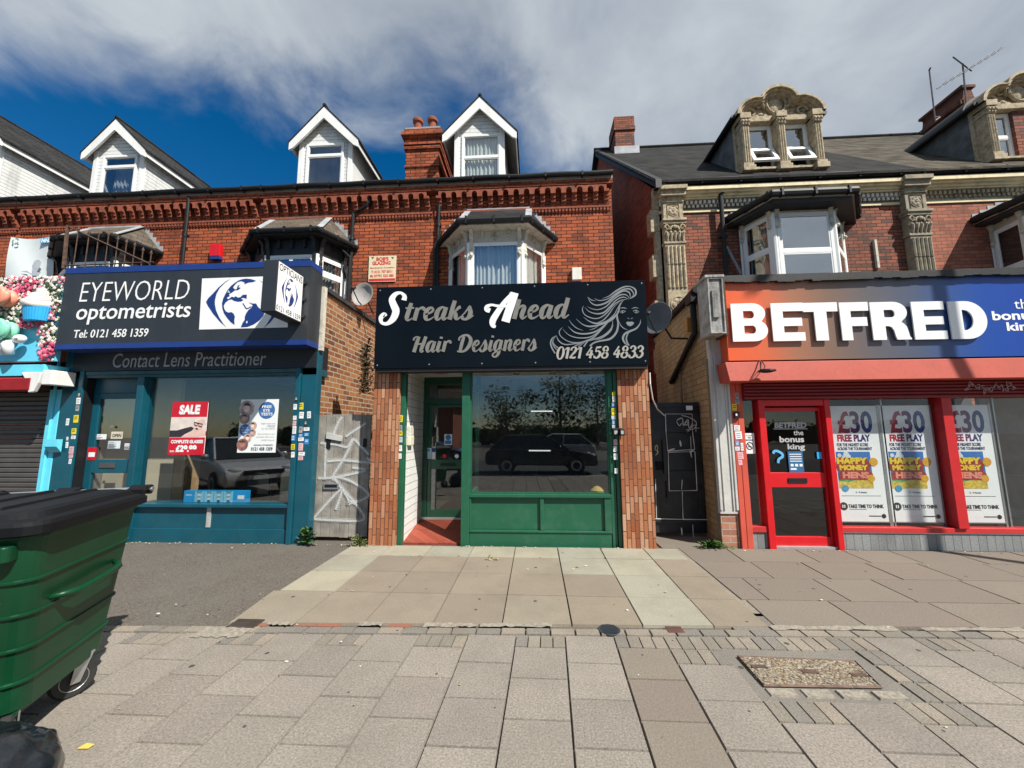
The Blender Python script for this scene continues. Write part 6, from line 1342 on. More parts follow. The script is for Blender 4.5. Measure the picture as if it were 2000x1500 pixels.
def blockletter(ch):
    s = .30
    if ch == 'E': return [[(0, 0), (1, 0), (1, .22), (.36, .22), (.36, .39), (.94, .39), (.94, .6), (.36, .6), (.36, .78), (1, .78), (1, 1), (0, 1)]]
    if ch == 'T': return [[(.31, 0), (.67, 0), (.67, .76), (1, .76), (1, 1), (0, 1), (0, .76), (.31, .76)]]
    if ch == 'F': return [[(0, 0), (.37, 0), (.37, .37), (.92, .37), (.92, .6), (.37, .6), (.37, .77), (1, .77), (1, 1), (0, 1)]]
    def arc(cx, cy, rx, ry, a0, a1, n=9): return [(cx+rx*math.cos(math.radians(a0+(a1-a0)*i/n)), cy+ry*math.sin(math.radians(a0+(a1-a0)*i/n))) for i in range(n+1)]
    if ch == 'B': return [[(0, 0), (.6, 0)]+arc(.62, .285, .38, .285, -90, 55)+arc(.60, .735, .36, .265, -35, 90)+[(0, 1)], [(.34, .2)]+arc(.58, .305, .09, .105, -90, 90)+[(.34, .41)], [(.34, .6)]+arc(.56, .7, .085, .1, -90, 90)+[(.34, .8)]]
    if ch == 'R': return [[(0, 0), (.35, 0), (.35, .36), (.44, .36), (.52, .33), (.57, .24), (.60, .08), (.63, 0), (1, 0), (1, .03), (.96, .08), (.94, .2), (.91, .34), (.84, .42), (.78, .46)]+arc(.60, .725, .36, .275, -50, 90)+[(0, 1)], [(.35, .59)]+arc(.55, .69, .085, .1, -90, 90)+[(.35, .79)]]
    if ch == 'D': return [[(0, 0), (.42, 0)]+arc(.45, .5, .55, .5, -90, 90, 16)+[(0, 1)], [(.35, .23)]+arc(.40, .5, .23, .27, -90, 90, 12)+[(.35, .77)]]
m = MB(); fB_ = front(BY_)
for ch, xa_, xb_ in (('B', 160, 385), ('E', 414, 617), ('T', 617, 835), ('F', 848, 1030), ('R', 1042, 1282), ('E', 1304, 1510), ('D', 1537, 1772)):
    xm = (xa_+xb_)/2; yt = 297-(xm-270)*.0105; yb = 537-(xm-270)*.0115
    q = pbox(1380+xa_/3.226, 500+yt/3.226, 1380+xb_/3.226, 500+yb/3.226, BY_-.05)
    for lps in [blockletter(ch)]:
        vs, fs = shape(lps); lay(m, [(q[0]+(v[0])*(q[2]-q[0]), q[1]+v[1]*(q[3]-q[1])) for v in vs], fs, fB_, .028, .016)
m.build('block_letters', SWHITE, t)
m = MB(); words(m, 'the', pbox(1980, 584, 2023, 603, BY_), fB_, .003); words(m, 'bonus', pbox(1937, 607, 2025, 625, BY_), fB_, .003, bold=.03); words(m, 'king', pbox(1966, 629, 2024, 651, BY_), fB_, .003, bold=.03); m.build('lettering', SWHITE, t)
# small floodlight on the ledge
t = thing('floodlight', 'small black floodlight on the salmon ledge under the orange fascia', 'floodlight', F(1495, 722, LY))
q = F(1498, 721, LY-.14); m = MB(); m.lathe([(.05, -.0), (.10, -.012), (.105, -.03), (.05, -.045)], (q.x, q.y, q.z), n=14); m.build('lamp_head', BLK, t)
m = MB(); p = F(1483, 704, LY+.03); m.tube([p, p+Vector((-.01, -.06, -.05)), q+Vector((-.07, .02, .0)), q], .009, 5); m.tube([p+Vector((.03, 0, 0)), p+Vector((.04, -.05, -.09)), q+Vector((-.03, .03, -.01))], .006, 5); m.tube([q+Vector((-.07, 0, 0)), p+Vector((-.04, -.02, -.15)), p+Vector((-.05, .0, -.2))], .005, 5); m.build('wire_stem', BLK, t)
# ================================================================== THINGS
# gates
WOOD = mat('weathered_timber', (.27, .25, .222), .9, var=.3, scale=5, bump=.5, bscale=40, dirt=(.10, .085, .07), dscale=6, damt=.7, streak=True)
SPRAY = mat('white_spray_paint', (.62, .63, .62), .7, var=.15, scale=25)
def spraymat(name, al):
    m, N, L, b = _new(name); b.inputs['Base Color'].default_value = (.6, .61, .6, 1); b.inputs['Roughness'].default_value = .8
    tc = N.new('ShaderNodeTexCoord'); n = N.new('ShaderNodeTexNoise'); n.inputs['Scale'].default_value = 60; n.inputs['Detail'].default_value = 5; L.new(tc.outputs['Object'], n.inputs[0])
    r = N.new('ShaderNodeMapRange'); r.inputs[1].default_value = .35; r.inputs[2].default_value = .65; r.inputs[3].default_value = al*.5; r.inputs[4].default_value = al*1.3; L.new(n.outputs['Fac'], r.inputs[0]); L.new(r.outputs[0], b.inputs['Alpha']); return m
GY = 5.86
t = thing('wooden_gate', 'grey weathered plank gate sprayed with white graffiti', 'gate', F(665, 1058, GY))
gx0, gx1 = X_(613, 930, GY), X_(721, 930, GY); gz1 = Z_(665, 808, GY)
m = MB(); n = 6; random.seed(11)
for i in range(n):
    x0 = gx0+(gx1-gx0)*i/n; x1 = gx0+(gx1-gx0)*(i+1)/n; y = GY+random.uniform(0, .006); m.box(x0+.003, x1-.003, y, y+.03, .03+random.uniform(0, .02), gz1-random.uniform(0, .02))
m.box(gx0, gx1, GY+.035, GY+.07, .3, .4); m.box(gx0, gx1, GY+.035, GY+.07, gz1-.4, gz1-.3); m.build('planks', WOOD, t, bevel=.003)
zg = lambda P: pl(GY, zc(560, 540, 2.679, P))
SP = [[(292, 735), (268, 770), (245, 830)], [(415, 768), (375, 795), (310, 838)], [(178, 872), (260, 880), (318, 892), (350, 852), (392, 892), (432, 932)], [(350, 852), (305, 945), (242, 1050), (268, 1062)],
 [(213, 967), (300, 962), (430, 972), (420, 948)], [(165, 1056), (260, 1050), (412, 1014), (345, 1000)], [(248, 1050), (325, 1165), (320, 1190), (430, 1145), (345, 1075), (265, 1048)], [(140, 1268), (285, 1115), (258, 1220)], [(140, 1268), (270, 1276), (402, 1272), (372, 1200), (275, 1090)], [(207, 870), (200, 1062)], [(320, 1165), (360, 1190)]]
w1, w2 = MB(), MB(); fg_ = front(GY-.001)
for i, s in enumerate(SP):
    q = zg(s); vs, fs = ribbon([p+(.075,) for p in q], 8); lay(w1, vs, fs, fg_, .001+.0005*i); vs, fs = ribbon([p+(.032,) for p in q], 8); lay(w2, vs, fs, fg_, .008+.0005*i)
w1.build('spray_haze', spraymat('spray_soft', .3), t); w2.build('spray_line', spraymat('spray_core', .8), t)
m = MB(); q = pl(GY, zc(560, 540, 2.679, [(210, 847), (290, 862), (296, 835), (214, 815)])); m.prism([(p[0], GY-.03, p[1]) for p in q], (0, .025, 0)); m.build('sign_plate', mat('dull_plate', (.5, .5, .48), .5), t)
m = MB(); pb(m, 631, 944, 661, 956, GY-.02, GY); m.build('letterbox', GREYM, t, bevel=.004)
m = MB(); pb(m, 634, 946.5, 658, 952, GY-.023, GY-.02); pb(m, 637, 856, 645, 876, GY-.015, GY); pb(m, 709, 857, 715.5, 873, GY-.015, GY); m.build('lock_plate', BLK, t, split=True)
YG2 = 6.22
t = thing('metal_gate', 'black steel gate with white painted lines and scribbles', 'gate', F(1335, 1045, YG2))
gx0, gx1 = X_(1274, 900, YG2), X_(1372, 900, YG2); gz0, gz1 = .06, Z_(1330, 786, YG2)
DKM = mat('black_gate_steel', (.017, .019, .022), .4, .2, var=.2, dirt=(.05, .055, .06), dscale=3)
m = MB(); m.box(gx0, gx1, YG2, YG2+.05, gz0, gz1); zg2 = lambda P: pl(YG2, zc(1180, 480, 2.419, P))
def rb(mb, x0, y0, x1, y1, d):
    a = zg2([(x0, y0)])[0]; b = zg2([(x1, y1)])[0]; mb.box(a[0], b[0], YG2-d, YG2, b[1], a[1])
rb(m, 225, 742, 445, 760, .02); rb(m, 238, 1295, 480, 1310, .02); rb(m, 445, 760, 452, 1290, .015); m.build('panel', DKM, t, bevel=.004)
m = MB(); rb(m, 240, 1018, 284, 1060, .004); m.build('opening', mat('void_black', (.003, .003, .003), 1), t)
m = MB(); rb(m, 272, 915, 280, 1075, .035); rb(m, 290, 1110, 297, 1190, .03); rb(m, 300, 880, 415, 884, .012); rb(m, 305, 1060, 430, 1064, .012); m.build('handle_rail', BLK, t)
m = MB(); random.seed(4)
LN = [([(287, 795), (413, 795), (415, 880), (425, 962), (298, 970), (290, 880), (287, 795)], .012), ([(300, 975), (426, 972), (436, 1155), (305, 1157), (300, 975)], .012), ([(366, 1160), (370, 1288)], .014), ([(240, 1288), (370, 1291), (492, 1292)], .014), ([(366, 1105), (363, 1150)], .012), ([(240, 1100), (245, 1290)], .008), ([(405, 900), (410, 1000), (400, 960)], .012), ([(355, 920), (360, 948)], .03), ([(415, 1315), (418, 1370), (428, 1390)], .012), ([(362, 1330), (365, 1365)], .025), ([(298, 968), (330, 958)], .02), ([(400, 975), (424, 962)], .02),
 ([(340, 825), (365, 815), (372, 850), (392, 820), (398, 862), (415, 838)], .012), ([(362, 802), (400, 812), (432, 836), (420, 865), (385, 870)], .01), ([(390, 880), (425, 845), (430, 880)], .009), ([(378, 838), (385, 828), (392, 840), (384, 848), (378, 838)], .011), ([(420, 860), (447, 862)], .008), ([(338, 830), (352, 850), (362, 838)], .01)]
for i, (P, w_) in enumerate(LN):
    straight = len(P) in (2, 3, 5, 7) and w_ >= .012
    q = zg2(P)
    if straight:
        for j in range(len(q)-1):
            vs, fs = ribbon([q[j]+(w_*random.uniform(.5, 1.1),), tuple((a+b)/2 for a, b in zip(q[j], q[j+1]))+(w_*random.uniform(.4, 1.2),), q[j+1]+(w_*random.uniform(.4, 1.1),)], 4); lay(m, vs, fs, front(YG2-.021), .001+.0006*i+.0001*j)
    else: vs, fs = ribbon([p+(w_,) for p in q], 5); lay(m, vs, fs, front(YG2-.021), .001+.0006*i)
m.build('painted_lines', mat('drip_white', (.6, .6, .58), .6, var=.2), t)
m = MB(); q = zg2([(385, 777), (414, 756)]); flat(m, rect(q[0][0], q[0][1], q[1][0], q[1][1]), front(YG2-.0215), .002); m.build('small_plate', PAPER, t)
m = MB(); P = zg2([(248, 940), (240, 960), (255, 975), (242, 990)]); vs, fs = ribbon([p+(.01,) for p in P]); lay(m, vs, fs, front(YG2), .003); P = zg2([(238, 950), (252, 945), (250, 985)]); vs, fs = ribbon([p+(.01,) for p in P]); lay(m, vs, fs, front(YG2), .004); m.build('yellow_scrawl', mat('pale_yellow_paint', (.5, .45, .25), .7), t)
m = MB(); x_ = X_(1383, 900, YG2); m.box(x_-.06, x_-.02, YG2+.0, YG2+.06, 0, gz1+.01); m.box(x_+.02, x_+.05, YG2+.02, YG2+.05, 0, gz1); m.build('gate_post', BLK, t)
# loose white cable
m = MB(); m.tube([F(1269, 728, 5.6), F(1270, 750, 5.58), F(1275, 780, 5.7), F(1284, 799, 5.95), F(1298, 812, 6.19)], .010, 6); tag(m.build('cable', mat('white_cable', (.7, .7, .68), .5)), 'white cable drooping from the black sign to the steel gate', 'cable')
# twin camera box by the salon's right pier
t = thing('camera_box', 'small black twin security camera beside the right green post', 'security camera', F(1210, 845, 5.55))
m = MB(); pb(m, 1197, 838, 1208, 851, 5.55, 5.62); pb(m, 1211, 838, 1220, 851, 5.5, 5.58); pb(m, 1196, 836, 1214, 838.5, 5.55, 5.64); m.build('housing', BLK, t, bevel=.006)
m = MB(); pb(m, 1200, 841, 1206, 848, 5.545, 5.549); pb(m, 1213, 841, 1218, 848, 5.495, 5.499); m.build('lens', mat('lens_grey', (.4, .42, .42), .2), t)
t = thing('entry_phone', 'cream entry phone on the white boarded reveal', 'entry phone', F(800, 862, 6.1))
m = MB(); xw = rec0; q = PX(803, 848, xw+.03); m.box(xw+.001, xw+.05, q.y-.09, q.y+.07, q.z-.02, q.z+.13); m.build('body', mat('cream_plastic', (.62, .60, .52), .45), t, bevel=.01)
m = MB(); m.box(xw+.001, xw+.055, q.y-.10, q.y+.08, q.z-.17, q.z-.022); m.build('handset_cover', mat('cream_plastic_2', (.7, .66, .50), .45), t, bevel=.01)
m = MB(); m.box(xw+.001, xw+.02, q.y+.09, q.y+.12, q.z+.0, q.z+.18); m.build('conduit', WHITE, t)
# alarm boxes and plate on the bricks
t = thing('alarm_box', 'red alarm box on the brick between the two black bay roofs', 'alarm box', F(419, 488, S2))
m = MB(); pb(m, 409, 476, 429, 500, S2-.12, S2-.001); m.build('cover', RED, t, bevel=.012)
m = MB(); pb(m, 409.5, 500.3, 428.5, 506, S2-.11, S2-.001); m.build('base', NAVY, t, bevel=.006)
t = thing('alarm_box', 'white alarm box above the right end of the black salon sign', 'alarm box', F(1127, 535, S2))
m = MB(); pb(m, 1117.5, 522, 1136, 546, S2-.10, S2-.001); m.build('cover', mat('cream_box', (.72, .70, .62), .45), t, bevel=.012)
m = MB(); pb(m, 1119, 546.3, 1134.5, 549, S2-.09, S2-.001); m.build('base', mat('maroon_base', (.15, .03, .03), .5), t)
t = thing('trade_sign', "cream and red BOB'S GLAZING plate fixed on the brick", 'sign', F(746, 525, S2))
pY = S2-.025; m = MB(); c4 = [F(*p, pY) for p in ((719, 550.5), (772, 549.5), (774, 499), (721, 500.5))]; m.prism([tuple(c) for c in c4], (0, .02, 0)); m.build('plate', mat('cream_plate', (.72, .62, .42), .5, var=.05), t)
fP = front(pY); m = MB()
words(m, "BOB'S", pbox(735, 502, 759, 509.5, pY), fP, .002, bold=.05); words(m, 'GLAZING', pbox(727, 510, 763, 517.5, pY), fP, .002, bold=.05); words(m, 'Manufacturers & Installers', pbox(723, 521.5, 771, 524, pY), fP, .004, bold=.02)
words(m, 'T: 0121 707 0011', pbox(725, 528, 766, 533.5, pY), fP, .002, bold=.04); words(m, 'M: 07791 525 085', pbox(723, 536, 769, 541.5, pY), fP, .002, bold=.04); q = pbox(720, 544, 772, 549, pY); flat(m, rect(*q), fP, .0015)
m.build('lettering', mat('plate_red', (.60, .035, .03), .5), t)
m = MB()
for px in (728, 767): q = F(px, 503.5, pY); m.poly([fP.at(q.x+dx, q.z+dz, .002) for dx, dz in ((-.04, .02), (.04, .02), (.0, -.04))])
m.build('roundel', mat('plate_dark', (.1, .08, .05), .5), t)
# satellite dishes
def dish(name, label, c, r, yaw, pitch_, m_, arm):
    t = thing(name, label, 'satellite dish', c)
    R_ = Matrix.Rotation(yaw, 3, 'Z') @ Matrix.Rotation(pitch_, 3, 'X')
    q = MB().lathe([(.001, .05), (r*.4, .038), (r*.75, .012), (r, -.03), (r*1.02, -.03), (r*.75, .03), (r*.4, .055), (.001, .065)], (0, 0, 0), 'y', 28)
    m = MB(); m.add([Vector(c)+R_ @ Vector((v[0], v[1], v[2]*1.08)) for v in q.v], q.f); m.build('reflector', m_, t, smooth=True)
    l = MB(); p = [Vector(c)+R_ @ Vector(v) for v in ((0, .02, -r*.98), (0, -.12, -r*.9), (0, -.30, -r*.35), (0, -.32, -r*.12))]; l.tube(p, .012, 6); l.ball(p[-1], .035, 8, 6); l.tube([p[-1], p[-1]+R_ @ Vector((0, .05, .04))], .024, 8); l.build('feed_arm', BLKP, t)
    b = MB(); b.tube([Vector(c)+R_ @ Vector((0, .05, 0)), Vector(c)+R_ @ Vector((0, .14, -.02))]+[Vector(a) for a in arm], .018, 6); b.build('wall_bracket', BLKP, t)
c = F(709, 576, 7.0); dish('satellite_dish', 'pale grey satellite dish left of the black salon sign', c, .22, -.12, -.12, mat('dish_grey', (.36, .34, .32), .6, var=.08), [(c.x+.1, 7.3, c.z-.3)])
c = F(1284, 622, 6.3); dish('satellite_dish', 'shaded dark satellite dish between the black salon sign and painted brick wall', c, .25, -.75, -.15, mat('dish_shade_grey', (.10, .11, .12), .6), [(c.x+.3, 6.55, c.z-.28), (c.x+.62, 6.6, c.z-.28)])  # shade on this dish's face is put into its dark grey
# spiked railing on the opticians' roof
t = thing('railing', 'rusty spiked iron railing standing on the roof behind the charcoal fascia', 'railing', F(200, 520, 5.85))
RY = 5.85; m = MB(); m.tube([F(132, 441, RY), F(124, 525, RY)], .028, 6); m.build('post', RUST, t)
m = MB(); m.tube([F(132, 442, RY), F(292, 515, RY)], .016, 6); m.tube([F(128, 519, RY), F(300, 512, RY)], .012, 6); m.build('rail', RUST, t)
m = MB()
for x, y in ((153, 451), (174, 458), (193, 460), (212, 461), (230, 470), (247, 476), (263, 482), (279, 492), (295, 498)):
    p = F(x, y, RY); m.tube([p, (p.x, p.y, Z_(x, 527, RY)-.1)], .009, 5); m.lathe([(.002, .09), (.022, .03), (.008, -.01)], p, n=6)
m.build('spiked_bars', RUST, t)
# ---------------------------------------------------------------- stickers
ORD = ['topmost', 'second', 'third', 'fourth', 'fifth', 'sixth', 'seventh', 'eighth', 'ninth', 'tenth', 'eleventh', 'twelfth', 'thirteenth', 'fourteenth', 'fifteenth', 'sixteenth', 'seventeenth', 'eighteenth', 'nineteenth', 'twentieth']
CM = {'w': (PAPER, 'white'), 'y': (YEL, 'yellow'), 'b': (BLUES, 'blue'), 'p': (PINK, 'pink'), 'k': (mat('dark_sticker', (.03, .028, .02), .5), 'black'), 'g': (mat('grey_sticker', (.33, .34, .34), .5), 'grey'), 'l': (mat('pale_blue_sticker', (.45, .62, .72), .5), 'pale blue')}
def stickers(place, grp, z0, Yof, lst):
    lst = sorted(lst, key=lambda s: s[1]); cnt = {}
    tot = {}
    for s in lst: tot[s[4]] = tot.get(s[4], 0)+1
    for s in lst:
        k = cnt.get(s[4], 0); cnt[s[4]] = k+1
        P = zc(z0[0], z0[1], z0[2], [(s[0], s[1]), (s[2], s[3])]); Y = Yof(P[0][0]); q = pbox(P[0][0], P[0][1], P[1][0], P[1][1], Y)
        a = random.uniform(-.06, .06); cx, cz_ = (q[0]+q[2])/2, (q[1]+q[3])/2; w, h = (q[2]-q[0])/2, (q[3]-q[1])/2
        rot = lambda x, z: (cx+x*math.cos(a)-z*math.sin(a), Y-.0025-.0006*(k % 3), cz_+x*math.sin(a)+z*math.cos(a))
        m = MB(); m.mi = 0; m.prism([rot(-w, -h), rot(w, -h), rot(w, h), rot(-w, h)], (0, .0015, 0)); m.mi = 1
        for j in range(random.choice((2, 3))):
            zz = h*.5-j*h*.5; m.poly([(lambda v: (v[0], v[1]-.001, v[2]))(rot(*v)) for v in ((-w*.7, zz-h*.12), (w*random.uniform(.2, .7), zz-h*.12), (w*.6, zz+h*.08), (-w*.7, zz+h*.08))])
        mm, cn = CM[s[4]]
        o = m.build('sticker', [mm, GREYI if s[4] in 'wpl' else INK if s[4] in 'yg' else PAPER])
        lab = ('small %s sticker on %s' % (cn, place)) if tot[s[4]] == 1 else '%s of the small %s stickers on %s' % (ORD[k] if k else 'topmost', cn, place)
        tag(o, lab, 'sticker', grp)
stickers("the opticians' right teal pilaster", 'stickers on the shop pilasters', (100, 700, 3.75), lambda px: S1-.05 if px < 582 else S1-.02,
 [(1785, 280, 1808, 318, 'k'), (1775, 335, 1800, 375, 'w'), (1772, 420, 1797, 450, 'w'), (1770, 457, 1795, 492, 'p'), (1768, 496, 1795, 552, 'w'), (1760, 560, 1790, 605, 'b'), (1758, 628, 1785, 668, 'y'), (1758, 685, 1783, 725, 'w'), (1815, 325, 1848, 375, 'y'), (1818, 392, 1850, 440, 'w'), (1875, 388, 1902, 438, 'w'), (1815, 500, 1842, 545, 'g'), (1850, 505, 1892, 530, 'w'), (1812, 552, 1846, 575, 'b'), (1852, 545, 1890, 570, 'b'), (1810, 579, 1850, 605, 'w'), (1855, 588, 1888, 630, 'b'), (1812, 620, 1845, 675, 'p'), (1812, 685, 1858, 712, 'w'), (1810, 717, 1845, 745, 'p'), (1855, 455, 1875, 500, 'k')])
stickers("the opticians' left teal pilaster", 'stickers on the shop pilasters', (100, 700, 3.75), lambda px: S1-.05 if px > 134 else S1-.02,
 [(195, 250, 218, 282, 'k'), (185, 288, 215, 335, 'w'), (180, 345, 205, 385, 'g'), (165, 415, 200, 470, 'y'), (110, 440, 132, 490, 'w'), (150, 512, 185, 555, 'y'), (112, 575, 126, 600, 'w'), (148, 565, 180, 590, 'w'), (107, 612, 126, 655, 'w'), (132, 645, 165, 698, 'p'), (130, 703, 160, 728, 'p'), (130, 735, 150, 772, 'w')])
stickers('the green post left of the salon entrance', 'stickers on the shop pilasters', (720, 700, 3.448), lambda px: S1-.04,
 [(203, 383, 230, 428, 'y'), (205, 450, 226, 488, 'g'), (203, 490, 228, 520, 'y'), (203, 528, 228, 565, 'l'), (200, 585, 225, 625, 'w'), (202, 640, 222, 675, 'w')])
stickers("the green post right of the salon window", 'stickers on the shop pilasters', (720, 700, 3.448), lambda px: S1-.05,
 [(1640, 225, 1660, 250, 'y'), (1642, 255, 1660, 295, 'w'), (1636, 300, 1662, 330, 'b'), (1636, 335, 1662, 380, 'y'), (1636, 385, 1662, 410, 'w'), (1638, 415, 1665, 445, 'b'), (1640, 448, 1662, 472, 'w'), (1650, 545, 1675, 585, 'p'), (1648, 592, 1672, 630, 'w'), (1650, 640, 1675, 682, 'w'), (1656, 740, 1678, 775, 'w')])
stickers("the betting shop's salmon pilaster", 'stickers on the shop pilasters', (1400, 730, 3.333), lambda px: S1-.05,
 [(120, 125, 142, 165, 'g'), (120, 170, 146, 197, 'g'), (99, 197, 130, 240, 'y'), (112, 335, 150, 370, 'w'), (120, 375, 163, 425, 'w'), (118, 435, 150, 470, 'b'), (155, 450, 172, 500, 'w'), (120, 475, 148, 500, 'w'), (135, 510, 172, 555, 'p'), (140, 560, 165, 595, 'p')])
t = thing('door_buzzer', "small black door buzzer on the betting shop's salmon pilaster", 'buzzer', F(1441, 812, S1-.05))
m = MB(); pb(m, 1435, 805, 1446, 817, S1-.09, S1-.051); m.build('housing', BLK, t, bevel=.004); m = MB(); pb(m, 1437, 808, 1440, 812, S1-.093, S1-.0905); m.build('button', PAPER, t)
# ---------------------------------------------------------------- notices and posters
def notice(name, label, cat, box, Y, m_, lines=(), grp=None, extra=None):
    q = pbox(*box, Y); t = thing(name, label, cat, (q[0], Y, q[1]), grp)
    m = MB(); m.box(q[0], q[2], Y-.0015, Y, q[1], q[3]); m.build('sheet', m_, t)
    if lines:
        m = MB()
        for (s, fx0, fz0, fx1, fz1, bo) in lines: words(m, s, (q[0]+(q[2]-q[0])*fx0, q[1]+(q[3]-q[1])*fz0, q[0]+(q[2]-q[0])*fx1, q[1]+(q[3]-q[1])*fz1), front(Y-.0015), .001, bold=bo)
        m.build('lettering', INK, t)
    if extra: extra(q, t)
    return t
DY = YD_-.001
def scrib(q, t, n=4, m_=GREYI):
    m = MB()
    for i in range(n):
        z = q[3]-(q[3]-q[1])*(i+1)/(n+1); flat(m, rect(q[0]+(q[2]-q[0])*.15, z-.006, q[0]+(q[2]-q[0])*(.6+.3*((i*37) % 10)/10), z+.006), front(DY-.0015), .001)
    m.build('small_print', m_, t)
notice('open_sign', 'cream OPEN card on the opticians door glass', 'sign', (217, 843, 240, 857, ), DY+.02, mat('cream_card', (.62, .57, .45), .6), [('OPEN', .12, .22, .88, .68, .03)])
notice('notice', 'small white strip notice left of the OPEN card', 'notice', (188, 848, 208, 858), DY+.02, PAPER, extra=lambda q, t: scrib(q, t, 2))
notice('notice', 'pale square notice just below the OPEN card', 'notice', (211, 861, 235, 876), DY+.02, mat('pale_card', (.60, .68, .72), .6), extra=lambda q, t: scrib(q, t, 4))
notice('notice', 'white notice near the right stile of the opticians door', 'notice', (243, 866, 262, 878), DY+.02, PAPER, extra=lambda q, t: scrib(q, t, 3))
notice('card_sign', 'red card-payment sign low on the opticians door glass', 'sign', (171, 873.5, 188, 898.5), DY-.002, REDS, extra=lambda q, t: [flat(mm := MB(), rect(q[0]+.02, q[1]+.05, q[2]-.02, q[3]-.08), front(DY-.0035), .001), mm.build('white_field', PAPER, t)])
# SALE poster
PYY = S1+.045
q = pbox(332.5, 785, 403.5, 888.5, PYY); t = thing('sale_poster', 'red SALE poster in the opticians window', 'poster', (q[0], PYY, q[1]))
fp = front(PYY); m = MB(); m.box(q[0], q[2], PYY, PYY+.002, q[1], q[3]); m.build('sheet', mat('poster_red', (.55, .008, .025), .4), t)
W_, H_ = q[2]-q[0], q[3]-q[1]; U = lambda x, z: (q[0]+W_*x, q[1]+H_*z)
def ubox(a, b, c, d): return U(a, b)+U(c, d)
m = MB(); flat(m, [U(0, .325), U(1, .325), U(1, .71), U(0, .71)], fp, .001); m.build('photo_ground', mat('print_cream', (.66, .58, .53), .5, var=.15, scale=8), t)
def flatshape(name, P, m_, d):
    vs, fs = shape([[U(*p) for p in P]]); mb = MB(); lay(mb, vs, fs, fp, d); return mb.build(name, m_, t)
SKIN = mat('print_skin', (.70, .46, .40), .5); flatshape('printed_arm', [(.30, .335), (.72, .335), (1, .36), (1, .44), (.86, .50), (.74, .46), (.62, .44), (.5, .40)], SKIN, .002)
flatshape('printed_coat', [(0, .335), (.32, .335), (.42, .39), (.60, .45), (.66, .50), (.58, .53), (.4, .50), (.2, .46), (0, .46)], mat('print_black', (.03, .025, .03), .5), .003)
flatshape('printed_face', [(.66, .47), (.72, .43), (.80, .45), (.88, .52), (.93, .60), (.92, .66), (.84, .695), (.74, .67), (.66, .60), (.63, .53)], SKIN, .0038)
flatshape('printed_hair', [(.62, .58), (.66, .66), (.74, .705), (.86, .708), (.96, .68), (.99, .60), (.95, .57), (.93, .64), (.86, .67), (.76, .645), (.70, .60)], mat('print_blonde', (.72, .64, .58), .5), .0045)
m = MB()
for (a, b, c, d) in ((.655, .565, .755, .615), (.77, .545, .885, .595)):
    P = [U(a, d), U(c, d-.02), U(c-.01, b-.02), U(a+.015, b)]; m.tube([fp.at(p[0], p[1], .005) for p in P], .0065, 4, True)
flat(m, [U(.752, .583), U(.772, .575), U(.772, .585), U(.752, .593)], fp, .005); vs, fs = ribbon([U(.70, .495)+(.012,), U(.74, .485)+(.026,), U(.775, .475)+(.01,)]); lay(m, vs, fs, fp, .005); m.build('printed_spectacles', INK, t)
m = MB(); words(m, 'SALE', ubox(.20, .76, .78, .945), fp, .002, bold=.06, shear=.08); words(m, 'COMPLETE GLASSES', ubox(.06, .215, .94, .28), fp, .002, bold=.05); words(m, '£29.99', ubox(.21, .05, .78, .185), fp, .002, bold=.06); words(m, 'FROM', ubox(.055, .05, .17, .085), fp, .002, bold=.03); flat(m, [U(.985, .02), U(1, .02), U(1, .98), U(.985, .98)], fp, .002); m.build('lettering', PAPER, t)
# free eye tests poster
q = pbox(467, 780, 541.5, 884, PYY); t = thing('eye_test_poster', 'white FREE EYE TESTS poster in the opticians window', 'poster', (q[0], PYY, q[1])); W_, H_ = q[2]-q[0], q[3]-q[1]
m = MB(); m.box(q[0], q[2], PYY, PYY+.002, q[1], q[3]); m.build('sheet', PAPER, t)
def disc(mb, x, z, r, d, n=28): flat(mb, [fpq for fpq in circle(q[0]+W_*x, q[1]+H_*z, r*W_, n=n)], fp, d)
m = MB(); disc(m, .70, .79, .215, .0015); disc(m, .17, .42, .15, .003); m.build('blue_disc', mat('print_blue', (.045, .14, .36), .5), t)
m = MB(); words(m, 'FREE', ubox(.57, .835, .82, .885), fp, .003, bold=.03); words(m, 'EYE', ubox(.61, .765, .78, .815), fp, .003, bold=.03); words(m, 'TESTS', ubox(.55, .69, .86, .745), fp, .003, bold=.03); words(m, 'Book a', ubox(.09, .455, .24, .485), fp, .0045); words(m, 'sight test', ubox(.06, .405, .28, .44), fp, .0045); words(m, 'today!', ubox(.09, .36, .24, .395), fp, .0045); m.build('white_lettering', PAPER, t)
m = MB(); words(m, 'Sight tests are', ubox(.58, .52, .95, .555), fp, .002); words(m, 'FREE', ubox(.74, .47, .95, .51), fp, .002, shear=.2); words(m, 'for all children', ubox(.60, .43, .95, .46), fp, .002); words(m, 'Eye problems can', ubox(.52, .325, .95, .36), fp, .002); words(m, 'seriously affect your', ubox(.48, .27, .95, .305), fp, .002); words(m, "child's future", ubox(.62, .215, .95, .25), fp, .002); m.build('grey_lettering', GREYI, t)
m = MB(); words(m, '0121 458 1359', ubox(.36, .035, .92, .10), fp, .002, bold=.04); words(m, 'EYEWORLD OPTOMETRISTS', ubox(.43, .125, .92, .15), fp, .002, bold=.03); m.build('dark_lettering', mat('print_navy', (.03, .05, .10), .5), t)
